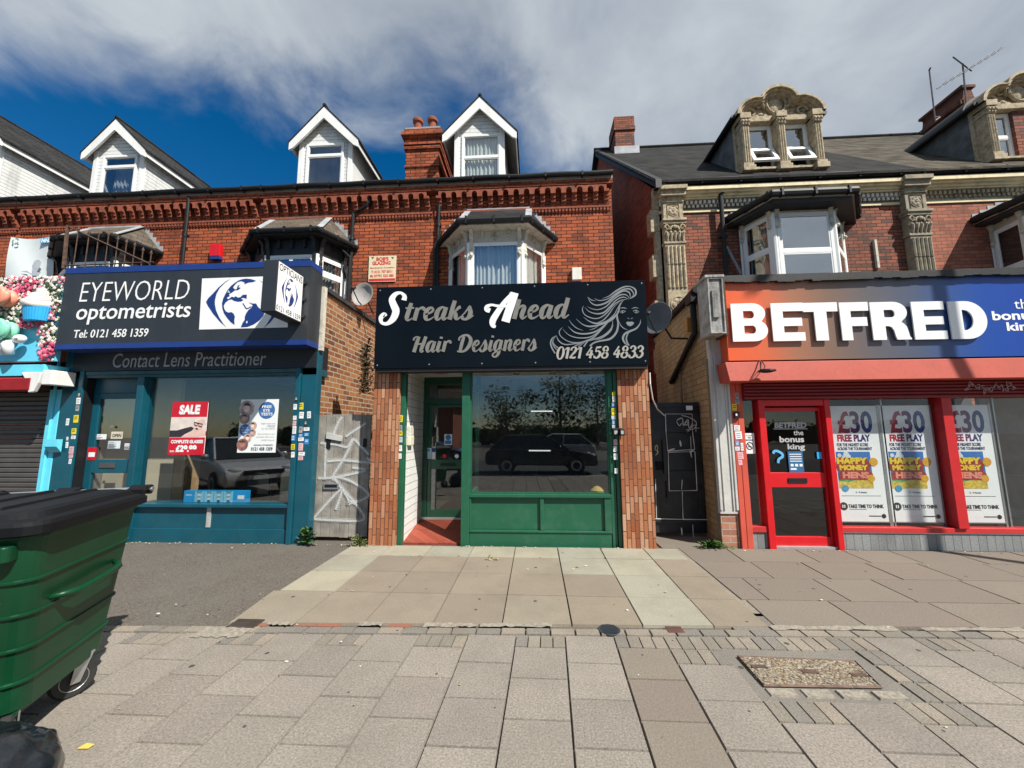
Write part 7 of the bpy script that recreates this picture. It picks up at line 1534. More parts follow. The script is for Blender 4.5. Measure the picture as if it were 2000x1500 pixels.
for nm, cs in (('portrait_disc', ((.17, .83, .20, (.45, .36, .33)), (.13, .64, .14, (.32, .22, .19)), (.36, .50, .11, (.5, .36, .30)), (.36, .37, .10, (.42, .28, .23)), (.25, .27, .11, (.6, .42, .36)), (.13, .15, .15, (.26, .12, .10)))),):
    for i, (x, z, r, c_) in enumerate(cs):
        m = MB(); disc(m, x, z, r, .0015+.0004*i, 20); o = m.build(nm, mat('portrait_ground_%d' % i, c_, .5, var=.5, scale=14), t)
        m = MB(); disc(m, x, z-.02*r, r*.45, .0042, 14); m.build('printed_face', mat('portrait_face_%d' % i, tuple(min(1, v*1.5) for v in c_), .5, var=.2, scale=20), o)
        m = MB(); flat(m, circle(q[0]+W_*x, q[1]+H_*z+.25*r*W_, r*.47*W_, n=12, a0=.1, a1=math.pi), fp, .0047); m.build('printed_hair', mat('portrait_hair_%d' % i, (.06, .04, .03), .6), o)
# blue display strip
q = pbox(359, 958.5, 481.5, 981.5, S1+.09); Yb = S1+.09; t = thing('display_box', 'blue strip box with printed faces on the opticians window sill', 'display box', (q[0], Yb, q[1])); W_, H_ = q[2]-q[0], q[3]-q[1]; fp = front(Yb)
m = MB(); m.box(q[0], q[2], Yb, Yb+.08, q[1], q[3]); m.build('box', mat('bright_blue', (.015, .30, .66), .4, var=.08), t)
m = MB()
for i in range(4):
    a = .175+.155*i; m.mi = 0; flat(m, [U(a, .04), U(a+.145, .04), U(a+.145, .96), U(a, .96)], fp, .001)
    cx_, cz_ = U(a+.075, .48); m.mi = 1; flat(m, circle(cx_, cz_, .03, .05, 14), fp, .002); m.mi = 2
    for k in range(5): vs, fs = ribbon([(cx_+(k-2)*.012, cz_+.05, .006), (cx_+(k-2)*.022, cz_+.095, .008)]); lay(m, vs, fs, fp, .0025+.0003*k)
    m.tube([fp.at(cx_-.026, cz_+.012, .003), fp.at(cx_-.004, cz_+.012, .003), fp.at(cx_-.006, cz_-.008, .003), fp.at(cx_-.024, cz_-.008, .003)], .003, 4, True); m.tube([fp.at(cx_+.026, cz_+.012, .003), fp.at(cx_+.004, cz_+.012, .003), fp.at(cx_+.006, cz_-.008, .003), fp.at(cx_+.024, cz_-.008, .003)], .003, 4, True)
    flat(m, [(cx_-.03, cz_-.08), (cx_+.03, cz_-.08), (cx_+.018, cz_-.045), (cx_-.018, cz_-.045)], fp, .002)
m.build('printed_faces', [mat('print_sky', (.22, .52, .68), .5), mat('print_pale_face', (.48, .68, .74), .5), mat('print_ink_blue', (.02, .10, .2), .5)], t)
m = MB(); flat(m, [U(.86, .3), U(.965, .3), U(.965, .62), U(.86, .62)], fp, .001); flat(m, [U(.03, .6), U(.13, .6), U(.13, .66), U(.03, .66)], fp, .001); m.build('white_label', PAPER, t)
# salon door notices
YS = YR_+.008
notice('notice', 'blue and white face-covering notice on the salon door glass', 'notice', (868, 848, 883, 869), YS, PAPER, extra=lambda q, t: [flat(mm := MB(), circle((q[0]+q[2])/2, q[1]+(q[3]-q[1])*.70, (q[2]-q[0])*.36, n=20), front(YS-.0015), .001), flat(mm, rect(q[0]+.012, q[1]+.012, q[2]-.012, q[1]+(q[3]-q[1])*.42), front(YS-.0015), .001), mm.build('blue_print', BLUES, t)])
notice('notice', 'pale blue notice low at the left of the salon door glass', 'notice', (831.5, 875, 843, 896), YS, CM['l'][0], extra=lambda q, t: [flat(mm := MB(), circle((q[0]+q[2])/2, q[3]-.04, .02, n=14), front(YS-.0015), .001), mm.build('blue_print', BLUES, t)])
notice('notice', 'narrow white notice with navy top beside the pale blue salon door notice', 'notice', (843.6, 876, 850.5, 896), YS, PAPER, extra=lambda q, t: [flat(mm := MB(), rect(q[0], q[3]-.06, q[2]+.015, q[3]), front(YS-.0015), .001), mm.build('navy_print', NAVY, t)])
for lab, px, m_ in (('red paper heart stuck on the salon door glass', 868, REDS), ('white badge stuck on the salon door glass by the frame', 892, PAPER)):
    q = F(px, 891, YS); m = MB(); m.lathe([(.035, 0), (.036, .004)], (q.x, q.y-.004, q.z), 'y', 14); tag(m.build('badge', m_), lab, 'badge')
# betting shop posters
PB = S1+.075
pc = [(1776.5-.0, 907)]
BP = lambda x, y: (X_(x, y, PB), Z_(1780, y, PB))
px0, px1 = X_(1729, 907, PB), X_(1830, 907, PB); pz0, pz1 = Z_(1790, 1021, PB), Z_(1765, 792, PB); PWD = px1-px0
def bbox_(x0, y0, x1, y1): ym = (y0+y1)/2; return (X_(x0, ym, PB), Z_(1780, y1, PB), X_(x1, ym, PB), Z_(1780, y0, PB))
SHEEN = mat('poster_sheet', (.86, .88, .89), .45, var=.03, bump=.1, bscale=6)
GR = lambda nm, dx: gradmat(nm, [(0, (.50, .01, .03)), (.35, (.20, .015, .09)), (.6, (.05, .02, .14)), (1, (.008, .07, .26))], bbox_(1737, 800, 1806, 846)[0]+dx, bbox_(1737, 800, 1806, 846)[2]+dx, .5)
STEELF = mat('frame_alloy', (.42, .43, .43), .35, .7)
def bet_poster(dx, label, first):
    t = thing('poster_stand', label, 'poster', (px0+dx, PB, pz0), 'free play posters in the betting shop window'); o_ = Vector((dx, 0, 0)); fq = Fr((dx, PB, 0), (1, 0, 0), (0, 0, 1), (0, -1, 0))
    m = MB(); m.box(px0+dx, px1+dx, PB, PB+.006, pz0, pz1); m.build('sheet', SHEEN, t)
    m = MB()
    for x in (px0+dx-.012, px1+dx-.012+.004): m.box(x, x+.022, PB-.006, PB+.02, pz0-.10, pz1+.01)
    m.box(px0+dx, px1+dx, PB-.008, PB-.0005, pz0, pz0+.012); m.build('alloy_frame', STEELF, t)
    m = MB(); m.box(px1+dx+.055, px1+dx+.075, PB+.0, PB+.02, fz1+.03, 2.35); m.build('upright', STEELF, t)
    m = MB(); words(m, '£30', bbox_(1737, 802, 1806, 846), fq, .002, bold=.03); words(m, 'FREE PLAY', bbox_(1737.5, 848, 1803, 862), fq, .002, bold=.045); m.build('headline', GR('red_to_blue_%d' % int(dx*10), dx), t)
    m = MB(); words(m, 'FOR THE HIGHEST SCORE', bbox_(1737, 865, 1799, 871.5), fq, .002, bold=.03); words(m, 'ACROSS THE TOURNAMENT', bbox_(1738, 873, 1807, 879), fq, .002, bold=.03); m.build('sub_lettering', mat('print_indigo', (.03, .03, .12), .5), t)
    i0 = bbox_(1739, 882, 1807, 954); w = i0[2]-i0[0]; h = i0[3]-i0[1]; I = lambda x, z: (i0[0]+w*x, i0[1]+h*z)
    m = MB(); flat(m, [I(0, .32), I(1, .32), I(1, 1), I(0, 1)], fq, .0015); m.build('picture_sky', mat('print_sky_blue', (.03, .16, .48), .5), t)
    m = MB(); flat(m, [I(0, 0), I(1, 0), I(1, .2), I(.6, .24), (I(.3, .17)), I(0, .2)], fq, .0022)
    m.build('picture_field', mat('print_straw', (.62, .46, .06), .5, var=.35, scale=28), t)
    m = MB(); flat(m, [I(0, .2), I(.3, .175), I(.6, .245), I(1, .205), I(1, .32), I(0, .32)], fq, .0016); m.build('picture_trees', mat('print_leaf', (.10, .32, .14), .5, var=.5, scale=24), t)
    m = MB()
    for x, z, r in ((.1, .9, .06), (.3, .93, .085), (.36, .87, .07), (.22, .86, .05)): flat(m, circle(I(x, z)[0], I(x, z)[1], r*w, n=16), fq, .0024+r*.004)
    m.build('picture_cloud', mat('print_cloud', (.62, .68, .72), .5), t)
    m = MB(); flat(m, [I(.02, .24), I(.9, .22), I(1.04, .30), I(1.0, .42), I(.9, .48), I(.1, .48), I(.02, .4)], fq, .0035); flat(m, [I(.0, .48), I(.95, .48), I(.97, .64), I(.88, .82), I(.02, .84), I(-.03, .64)], fq, .0035); m.build('picture_scroll', mat('print_brick_red', (.30, .03, .02), .5, var=.3, scale=20), t)
    m = MB(); words(m, 'HAPPY', I(.0, .66)+I(.90, .84), fq, .0045, bold=.07); words(m, 'MONEY', I(.06, .49)+I(.9, .64), fq, .0045, bold=.07); m.build('yellow_lettering', mat('print_yellow', (.75, .56, .03), .45, var=.1, scale=20), t)
    m = MB(); words(m, 'HENS', I(.13, .27)+I(.90, .45), fq, .0045, bold=.06); m.build('red_lettering', mat('print_coral', (.78, .27, .20), .45), t)
    m = MB(); c_ = I(1.07, .72); flat(m, circle(c_[0], c_[1], .058), fq, .005); c_ = I(.95, .27); flat(m, circle(c_[0], c_[1], .05), fq, .005); m.build('gold_coin', mat('print_gold', (.68, .34, .02), .45, var=.25, scale=40), t)
    m = MB(); c_ = I(.17, .0); flat(m, circle(c_[0], c_[1], .045), fq, .005); m.build('blue_badge', mat('print_badge_blue', (.06, .30, .52), .45, var=.2, scale=30), t)
    m = MB(); words(m, '5 - 9 August', bbox_(1776, 960, 1798, 964.5), fq, .002, bold=.02); b_ = bbox_(1748, 968.5, 1826, 969.3); flat(m, rect(*b_), fq, .0015)
    words(m, 'TAKE TIME TO THINK', bbox_(1762, 985.5, 1832, 993), fq, .002, bold=.04); b_ = bbox_(1764, 995, 1798, 995.8); flat(m, rect(*b_), fq, .0015); b_ = bbox_(1803, 1007.5, 1827, 1009.5); flat(m, rect(*b_), fq, .0012)
    c_ = bbox_(1746, 983, 1759, 996); flat(m, circle((c_[0]+c_[2])/2, (c_[1]+c_[3])/2, .055), fq, .002); c_ = bbox_(1829, 1005, 1836, 1012); flat(m, circle((c_[0]+c_[2])/2, (c_[1]+c_[3])/2, .03), fq, .002); m.build('black_lettering', INK, t)
    m = MB(); c_ = bbox_(1749.5, 986.5, 1755.5, 992.5); flat(m, rect(c_[0], c_[1], c_[0]+(c_[2]-c_[0])*.36, c_[3]), fq, .003); flat(m, rect(c_[0]+(c_[2]-c_[0])*.62, c_[1], c_[2], c_[3]), fq, .003); m.build('white_mark', PAPER, t)
bet_poster(X_(1626, 907, PB)-px0-.0, 'free play poster stand next to the red door', False)
bet_poster(0.0, 'middle free play poster stand, crossed by a post shadow', True)
bet_poster(X_(1845, 907, PB)-px0-.0, 'free play poster stand right of the red mullion', False)
YN = S1+.025
def nosmoke(q, t):
    c = ((q[0]+q[2])/2, q[1]+(q[3]-q[1])*.38); m = MB(); m.tube([front(YN).at(c[0]+.045*math.cos(k*.39), c[1]+.05*math.sin(k*.39), .003) for k in range(16)], .005, 4, True); m.tube([front(YN).at(c[0]-.03, c[1]+.035, .004), front(YN).at(c[0]+.03, c[1]-.035, .004)], .005, 4); m.tube([front(YN).at(c[0]-.025, c[1]-.01, .004), front(YN).at(c[0]+.025, c[1]-.01, .004)], .004, 4); m.build('pictogram', INK, t)
notice('no_smoking_sign', 'white NO SMOKING notice in the narrow light left of the red door', 'notice', (1454, 846, 1474, 886), YN, PAPER, [('NO', .38, .74, .68, .82, .03), ('SMOKING', .12, .62, .88, .70, .03), ('PLEASE', .2, .86, .8, .91, 0)], extra=nosmoke)
def hours(q, t):
    m = MB(); w, h = q[2]-q[0], q[3]-q[1]; f_ = front(YB_-.0015)
    for i in range(4): flat(m, rect(q[0]+.1*w, q[1]+h*(.84-i*.11), q[0]+.9*w, q[1]+h*(.88-i*.11)), f_, .001)
    for i in range(3): flat(m, rect(q[0]+w*(.12+.3*i), q[1]+h*.28, q[0]+w*(.32+.3*i), q[1]+h*.40), f_, .001)
    flat(m, rect(q[0]+.1*w, q[1]+h*.12, q[0]+.5*w, q[1]+h*.2), f_, .001); m.build('white_print', PAPER, t)
notice('opening_hours', 'blue opening-hours notice on the red door glass', 'notice', (1540, 881.5, 1569, 922.5), YB_, mat('notice_blue', (.025, .13, .30), .5), extra=hours)
m = MB(); P = pl(YB_-.002, [(1510, 886), (1512, 881.5), (1518, 881), (1527, 886), (1528, 892), (1521, 897), (1520, 904.5)]); q = F(1519, 893, YB_)
vs, fs = ribbon([p+(.035,) for p in P], 6); lay(m, vs, fs, front(YB_), .003, .001); o = tag(m.build('window_sticker', mat('sky_sticker', (.12, .42, .72), .4)), 'curly blue question-mark sticker on the red door glass', 'sticker')
q = pbox(1595.5, 883, 1604.5, 896, YB_); m = MB(); m.box(q[0], q[2], YB_-.003, YB_-.001, q[1], q[3]); tag(m.build('window_sticker', mat('cyan_sticker', (.03, .38, .75), .4)), 'small cyan sticker at the right edge of the red door glass', 'sticker')
m = MB(); q = F(1870, 965, S1-.02); m.tube([F(1868, 955, S1+.1), F(1879, 985, S1+.1), F(1883, 1000, S1+.1), F(1877, 1014, S1+.1)], .007, 6); tag(m.build('cable', BLK), 'black cable looping behind the red mullion', 'cable')
# ---------------------------------------------------------------- wheeled bin
BO = Vector((-2.50, 1.85, 0)); BA = Vector((-.395, .919, 0)); BB = Vector((-.919, -.395, 0))
def bp(s, t_, z): return BO+BA*s+BB*t_+Vector((0, 0, z))
BG = mat('bin_green', (.0025, .045, .017), .38, var=.12, scale=3, bump=.04, bscale=8, spec=.35, dirt=(.014, .08, .04), dscale=3, damt=.2)
t = thing('wheeled_bin', 'large green four-wheeled rubbish bin with black lid', 'bin', tuple(bp(.45, .6, 0)))
def rr(s0, s1, t0, t1, r, n=5):
    out = []
    for (cs, ct, a0) in ((s0+r, t0+r, math.pi), (s1-r, t0+r, -math.pi/2), (s1-r, t1-r, 0), (s0+r, t1-r, math.pi/2)):
        for i in range(n+1): a = a0+math.pi/2*i/n; out.append((cs+r*math.cos(a), ct+r*math.sin(a)))
    return out
def loft(mb, rings, cap=True):
    n = len(rings[0]); vs = [v for r in rings for v in r]; fs = [(i*n+k, i*n+(k+1) % n, (i+1)*n+(k+1) % n, (i+1)*n+k) for i in range(len(rings)-1) for k in range(n)]
    if cap: fs += [list(range(n))[::-1], [(len(rings)-1)*n+k for k in range(n)]]
    mb.add(vs, fs)
m = MB(); rings = []
zsn = [(.21, .03), (.215, .0)]
hs = [.21, .22, .35, .355, .365, .37, .52, .525, .535, .54, .69, .695, .705, .71, .86, .865, .875, .88, 1.0, 1.06, 1.08]
for z in hs:
    f = (z-.21)/.87; bulge = 0
    for g0 in (.36, .53, .70, .87):
        if abs(z-g0) < .008: bulge = .010
    i0 = .13*(1-f)-bulge; rings.append([bp(s_, t_, z) for s_, t_ in rr(i0+(.02 if z == .21 else 0), .94-.12*(1-f)+bulge, .05*(1-f)-bulge, 1.25-.06*(1-f)+bulge, .09)])
loft(m, rings); m.build('body', BG, t, smooth=False)
m = MB(); random.seed(31)
for i in range(26):
    z = random.choice((.53, .535, .70, .71, .62, .60, .66, .36, .87, .78, .74, .9))+random.uniform(-.012, .012); f = (z-.21)/.87; t0_ = random.uniform(.10, .24); ln = random.uniform(.02, .09); o_ = .13*(1-f)
    P = [(t0_, z, .002), (t0_+ln*.4, z+random.uniform(-.006, .006), random.uniform(.004, .012)), (t0_+ln, z+random.uniform(-.008, .008), .002)]
    vs, fs = ribbon(P, 4); m.add([bp(o_-.0125-.0004*i, v[0], v[1]) for v in vs], fs)
m.build('scuff_marks', spraymat('pale_scuff', .45), t)
m = MB(); loft(m, [[bp(s_, t_, z) for s_, t_ in rr(-.05, .04, .06, 1.2, .03)] for z in (.985, 1.0, 1.045, 1.06)]); loft(m, [[bp(s_, t_, z) for s_, t_ in rr(-.005, .945, -.012, 1.255, .09)] for z in (1.075, 1.10)]); m.build('lifting_rim', BG, t, bevel=.006)
LIDM = mat('bin_lid_black', (.0045, .005, .0065), .5, var=.3, spec=.25, scale=5, bump=.08, bscale=12)
m = MB(); L_ = [(-.045, .0, 1.10), (-.05, .0, 1.105), (-.05, .0, 1.155), (-.03, .02, 1.175), (.03, .08, 1.185), (.07, .12, 1.215), (.12, .17, 1.222)]
loft(m, [[bp(s_, t_, z) for s_, t_ in rr(-.05+a_*0+(ins_), .985-ins_, -.05+ins_, 1.30-ins_, .10)] for ins_, z in ((.012, 1.102), (0, 1.108), (0, 1.15), (.015, 1.168), (.05, 1.176), (.075, 1.20), (.11, 1.212))] ) if False else None
rings = []
for ins_, z in ((.012, 1.102), (0, 1.108), (0, 1.15), (.015, 1.168), (.05, 1.178), (.075, 1.205), (.11, 1.215)): rings.append([bp(s_, t_, z) for s_, t_ in rr(-.05+ins_, .985-ins_, -.05+ins_, 1.30-ins_, .10)])
loft(m, rings); lid = m.build('lid', LIDM, t)
m = MB()
for k in range(5): tt = .2+k*.22; m.hexa([bp(.1, tt, 1.212), bp(.86, tt, 1.212), bp(.86, tt+.05, 1.212), bp(.1, tt+.05, 1.212)], [bp(.12, tt+.01, 1.228), bp(.84, tt+.01, 1.228), bp(.84, tt+.04, 1.228), bp(.12, tt+.04, 1.228)])
m.build('lid_rib', LIDM, lid)
m = MB(); m.tube([bp(1.0, -.04+i*.134, 1.19) for i in range(11)], .018, 8); m.build('hinge_rod', STEEL, t)
m = MB()
for k in range(4): m.tube([bp(1.0, -.03+k*.4, 1.19), bp(1.0, .09+k*.4, 1.19)], .034, 8); m.hexa([bp(.9, -.02+k*.4, 1.16), bp(1.0, -.02+k*.4, 1.165), bp(1.0, .08+k*.4, 1.165), bp(.9, .08+k*.4, 1.16)], [bp(.9, -.02+k*.4, 1.2), bp(1.0, -.02+k*.4, 1.22), bp(1.0, .08+k*.4, 1.22), bp(.9, .08+k*.4, 1.2)])
m.build('hinge', LIDM, t, split=True)
m = MB(); zz = .735; si = .045
m.tube([bp(.20, .03, zz), bp(.23, -.03, zz+.005), bp(.30, -.045, zz-.005), bp(.50, -.045, zz-.0), bp(.64, -.045, zz+.01), bp(.70, -.02, zz+.02), bp(.73, .02, zz+.03)], [.014, .018, .022, .022, .02, .018, .012], 8); m.build('handle', BG, t, smooth=True)
TYRE = mat('castor_tyre', (.02, .02, .02), .7, var=.3)
def castor(px_, py_, yaw):
    R_ = Matrix.Rotation(yaw, 3, 'Z'); c0 = Vector((px_, py_, .105))
    def pl_(mb, name, m_, par=t, **k): mb.v = [tuple(c0+R_ @ Vector(v)) for v in mb.v]; return mb.build(name, m_, par, **k)
    w = pl_(MB().lathe([(.06, -.026), (.095, -.026), (.105, -.015), (.105, .015), (.095, .026), (.06, .026)], (0, 0, 0), 'x', 24), 'castor', TYRE)
    pl_(MB().lathe([(.001, -.02), (.018, -.032), (.022, -.02), (.05, -.018), (.066, -.028), (.068, -.02), (.068, .02), (.066, .028), (.05, .018), (.022, .02), (.018, .032), (.001, .02)], (0, 0, 0), 'x', 24), 'hub', STEEL, w)
    k = MB()
    for s in (-1, 1): k.hexa([(s*.036, -.022, -.02), (s*.036, .022, -.02), (s*.036, .07, .13), (s*.036, .0, .13)], [(s*.042, -.022, -.02), (s*.042, .022, -.02), (s*.042, .07, .13), (s*.042, .0, .13)])
    k.box(-.043, .043, -.0, .075, .13, .14); k.lathe([(.045, .14), (.045, .16)], (0, .035, 0), n=12); pl_(k, 'fork', STEEL, w)
castor(-2.87, 2.41, -.38); castor(-2.66, 1.96, .9); q = bp(.7, 1.1, 0); castor(q.x, q.y, .4); q = bp(.22, 1.1, 0); castor(q.x, q.y, .5)
m = MB(); m.hexa([bp(.16, .07, .19), bp(.32, .07, .19), bp(.32, .3, .19), bp(.16, .3, .19)], [bp(.16, .07, .215), bp(.32, .07, .215), bp(.32, .3, .215), bp(.16, .3, .215)]); m.hexa([bp(.6, .07, .19), bp(.8, .07, .19), bp(.8, .3, .19), bp(.6, .3, .19)], [bp(.6, .07, .215), bp(.8, .07, .215), bp(.8, .3, .215), bp(.6, .3, .215)]); m.build('castor_plate', BG, t)
# black rubbish bag at the bottom left corner
random.seed(21); import mathutils
t = thing('rubbish_bag', 'glossy black plastic rubbish bag at the bottom left corner', 'rubbish bag', (-2.28, 1.52, 0))
m = MB(); n, k_ = 64, 40; vs = []
for j in range(k_+1):
    th = math.pi*j/k_
    for i in range(n):
        ph = 2*math.pi*i/n; d = Vector((math.sin(th)*math.cos(ph), math.sin(th)*math.sin(ph), math.cos(th)))
        r = 1+.06*mathutils.noise.noise(d*2.2)+.03*abs(mathutils.noise.noise(d*4.5+Vector((3, 1, 2))))*2-.02+.015*math.sin(ph*9+th*4)*math.sin(th)
        p = Vector((d.x*.30, d.y*.28, max(d.z*.24, -.15)+.15))*1
        p = Vector((p.x*r, p.y*r, p.z*r)); vs.append((-2.30+p.x, 1.56+p.y, max(.004, p.z)))
m.add(vs, [(j*n+i, j*n+(i+1) % n, (j+1)*n+(i+1) % n, (j+1)*n+i) for j in range(k_) for i in range(n)]); m.build('sack', mat('bag_plastic', (.008, .011, .014), .16, var=.5, scale=7, bump=.35, bscale=16, dirt=(.06, .055, .055), dscale=6, damt=.35), t, smooth=True)
m = MB()
for i in range(7): a = i*.9; m.tube([(-2.30, 1.56, .38), (-2.30+.03*math.cos(a), 1.56+.03*math.sin(a), .42), (-2.30+.08*math.cos(a), 1.56+.08*math.sin(a), .46)], [.018, .022, .006], 6)
m.build('tied_neck', mat('bag_plastic_2', (.01, .012, .014), .2), t)
# ---------------------------------------------------------------- weeds, ivy, litter
LEAF = islandmat('weed_leaf', [(.06, .14, .025), (.09, .19, .035), (.045, .11, .02), (.13, .20, .05)], .6, speck=.2, sscale=40, bump=0, samt=.2)
DRY = islandmat('dry_leaf', [(.34, .27, .15), (.24, .2, .1), (.14, .16, .06), (.42, .36, .22), (.09, .11, .04)], .8, speck=.3, sscale=40, bump=0)
def leaf(mb, p, d, ln, w):
    p = Vector(p); d = Vector(d).normalized(); s = d.cross(Vector((random.uniform(-.4, .4), random.uniform(-.4, .4), 1))).normalized()*w; n = d.cross(s).normalized()*ln*.12
    mb.add([p, p+d*ln*.35+s+n, p+d*ln*.75+s*.75, p+d*ln, p+d*ln*.75-s*.75, p+d*ln*.35-s+n, p+d*ln*.5-n*.4], [(0, 1, 6, 5), (1, 2, 6), (2, 3, 6), (3, 4, 6), (4, 5, 6)])
def weed(name, label, c, n, spread, h, ln, w, m_=LEAF, cat='weed'):
    m = MB(); random.seed(int(c[0]*100))
    st = MB()
    for i in range(n):
        a = random.uniform(0, 6.28); r = abs(random.gauss(0, .5))*spread; z = random.uniform(.0, h)*(1-r/spread/2.2 if r < spread*2 else .1); p = Vector((c[0]+r*math.cos(a), c[1]-abs(r*math.sin(a))*.5, max(.01, z)))
        leaf(m, p, (math.cos(a), -abs(math.sin(a))*.6-.1, random.uniform(.0, .7)), ln*random.uniform(.6, 1.3), w*random.uniform(.6, 1.3))
        if i % 4 == 0: st.tube([(c[0], c[1], 0), ((c[0]+p.x)/2, (c[1]+p.y)/2, z*.7), p], .004, 4)
    t = thing(name, label, cat, (c[0], c[1], 0)); m.build('leaves', m_, t); st.build('stems', m_, t)
weed('weed', 'broad-leaved green weed at the foot of the teal pilaster by the wooden gate', (-3.33, 5.66), 70, .10, .22, .085, .028)
weed('weed', 'tuft of thin weeds between the wooden gate and the left brick pier', (-2.55, 5.60), 110, .12, .15, .06, .008, islandmat('tuft_leaf', [(.14, .19, .05), (.22, .25, .09), (.1, .15, .04), (.28, .27, .12)], .7, speck=.2, bump=0))
weed('weed', 'low green weeds at the passage mouth left of the soft brick base', (2.42, 5.72), 260, .22, .09, .055, .014)
t = thing('climbing_plant', 'half-dried creeper hanging in the passage beside the black salon sign', 'plant', (-2.6, 6.0, 1.8))
m = MB(); random.seed(9)
for i in range(330):
    q = F(random.gauss(716, 7), random.uniform(672, 768), 5.95+random.random()*.12)
    if q.x > -2.42: continue
    leaf(m, q, (random.uniform(-1, 1), random.uniform(-1, 0), random.uniform(-1, .2)), random.uniform(.04, .075), random.uniform(.014, .026))
m.build('leaves', DRY, t)
m = MB()
for k in range(5): m.tube([F(720+k, 660, 6.0), F(716-k*2, 700, 6.0), F(718-k*3, 745+k*5, 6.0)], .005, 4)
m.build('stems', RUST, t)
random.seed(17)
m = MB()
for i in range(170):
    x = random.uniform(-6.0, 6.3); y = 5.62-abs(random.gauss(0, .035)); 
    if -2.0 < x < -1.1 or random.random() < .35: y = random.uniform(2.3, 5.5)
    r = random.uniform(.004, .013); z = .004 if y > 3.4 else .004
    m.ball((x, y, z+r*.3), r, 5, 3, (random.uniform(.8, 2), 1, .4))
stuff(m.build('litter_crumbs', islandmat('crumb', [(.55, .52, .45), (.4, .36, .28), (.62, .6, .55), (.3, .25, .18)], .9)), 'pale crumbs of litter scattered along the shopfronts', 'litter')
m = MB(); q = G(1018, 1062); m.prism([(q.x-.06, q.y-.02, .006), (q.x+.02, q.y-.04, .006), (q.x+.06, q.y+.0, .02), (q.x+.01, q.y+.03, .05), (q.x-.04, q.y+.02, .025)], (0.01, 0, .012)); tag(m.build('wrapper', mat('red_wrapper', (.5, .02, .03), .35)), 'crumpled red wrapper under the green salon panel', 'litter')
m = MB(); q = G(168, 1460); m.prism([(q.x-.03, q.y-.015, .003), (q.x+.025, q.y-.012, .004), (q.x+.03, q.y+.012, .006), (q.x-.02, q.y+.018, .005)], (0, 0, .003)); tag(m.build('leaf', mat('yellow_leaf', (.62, .46, .1), .6)), 'small yellow leaf on the paving near the black rubbish bag', 'leaf')
m = MB(); random.seed(2); q = G(962, 1092)
for i in range(16): leaf(m, (q.x+random.gauss(0, .035), q.y+random.gauss(0, .02), .006), (random.uniform(-1, 1), random.uniform(-1, 1), .1), .05, .014)
tag(m.build('leaf_clump', DRY), 'small clump of dry leaves on the pale slabs before the salon', 'leaves')
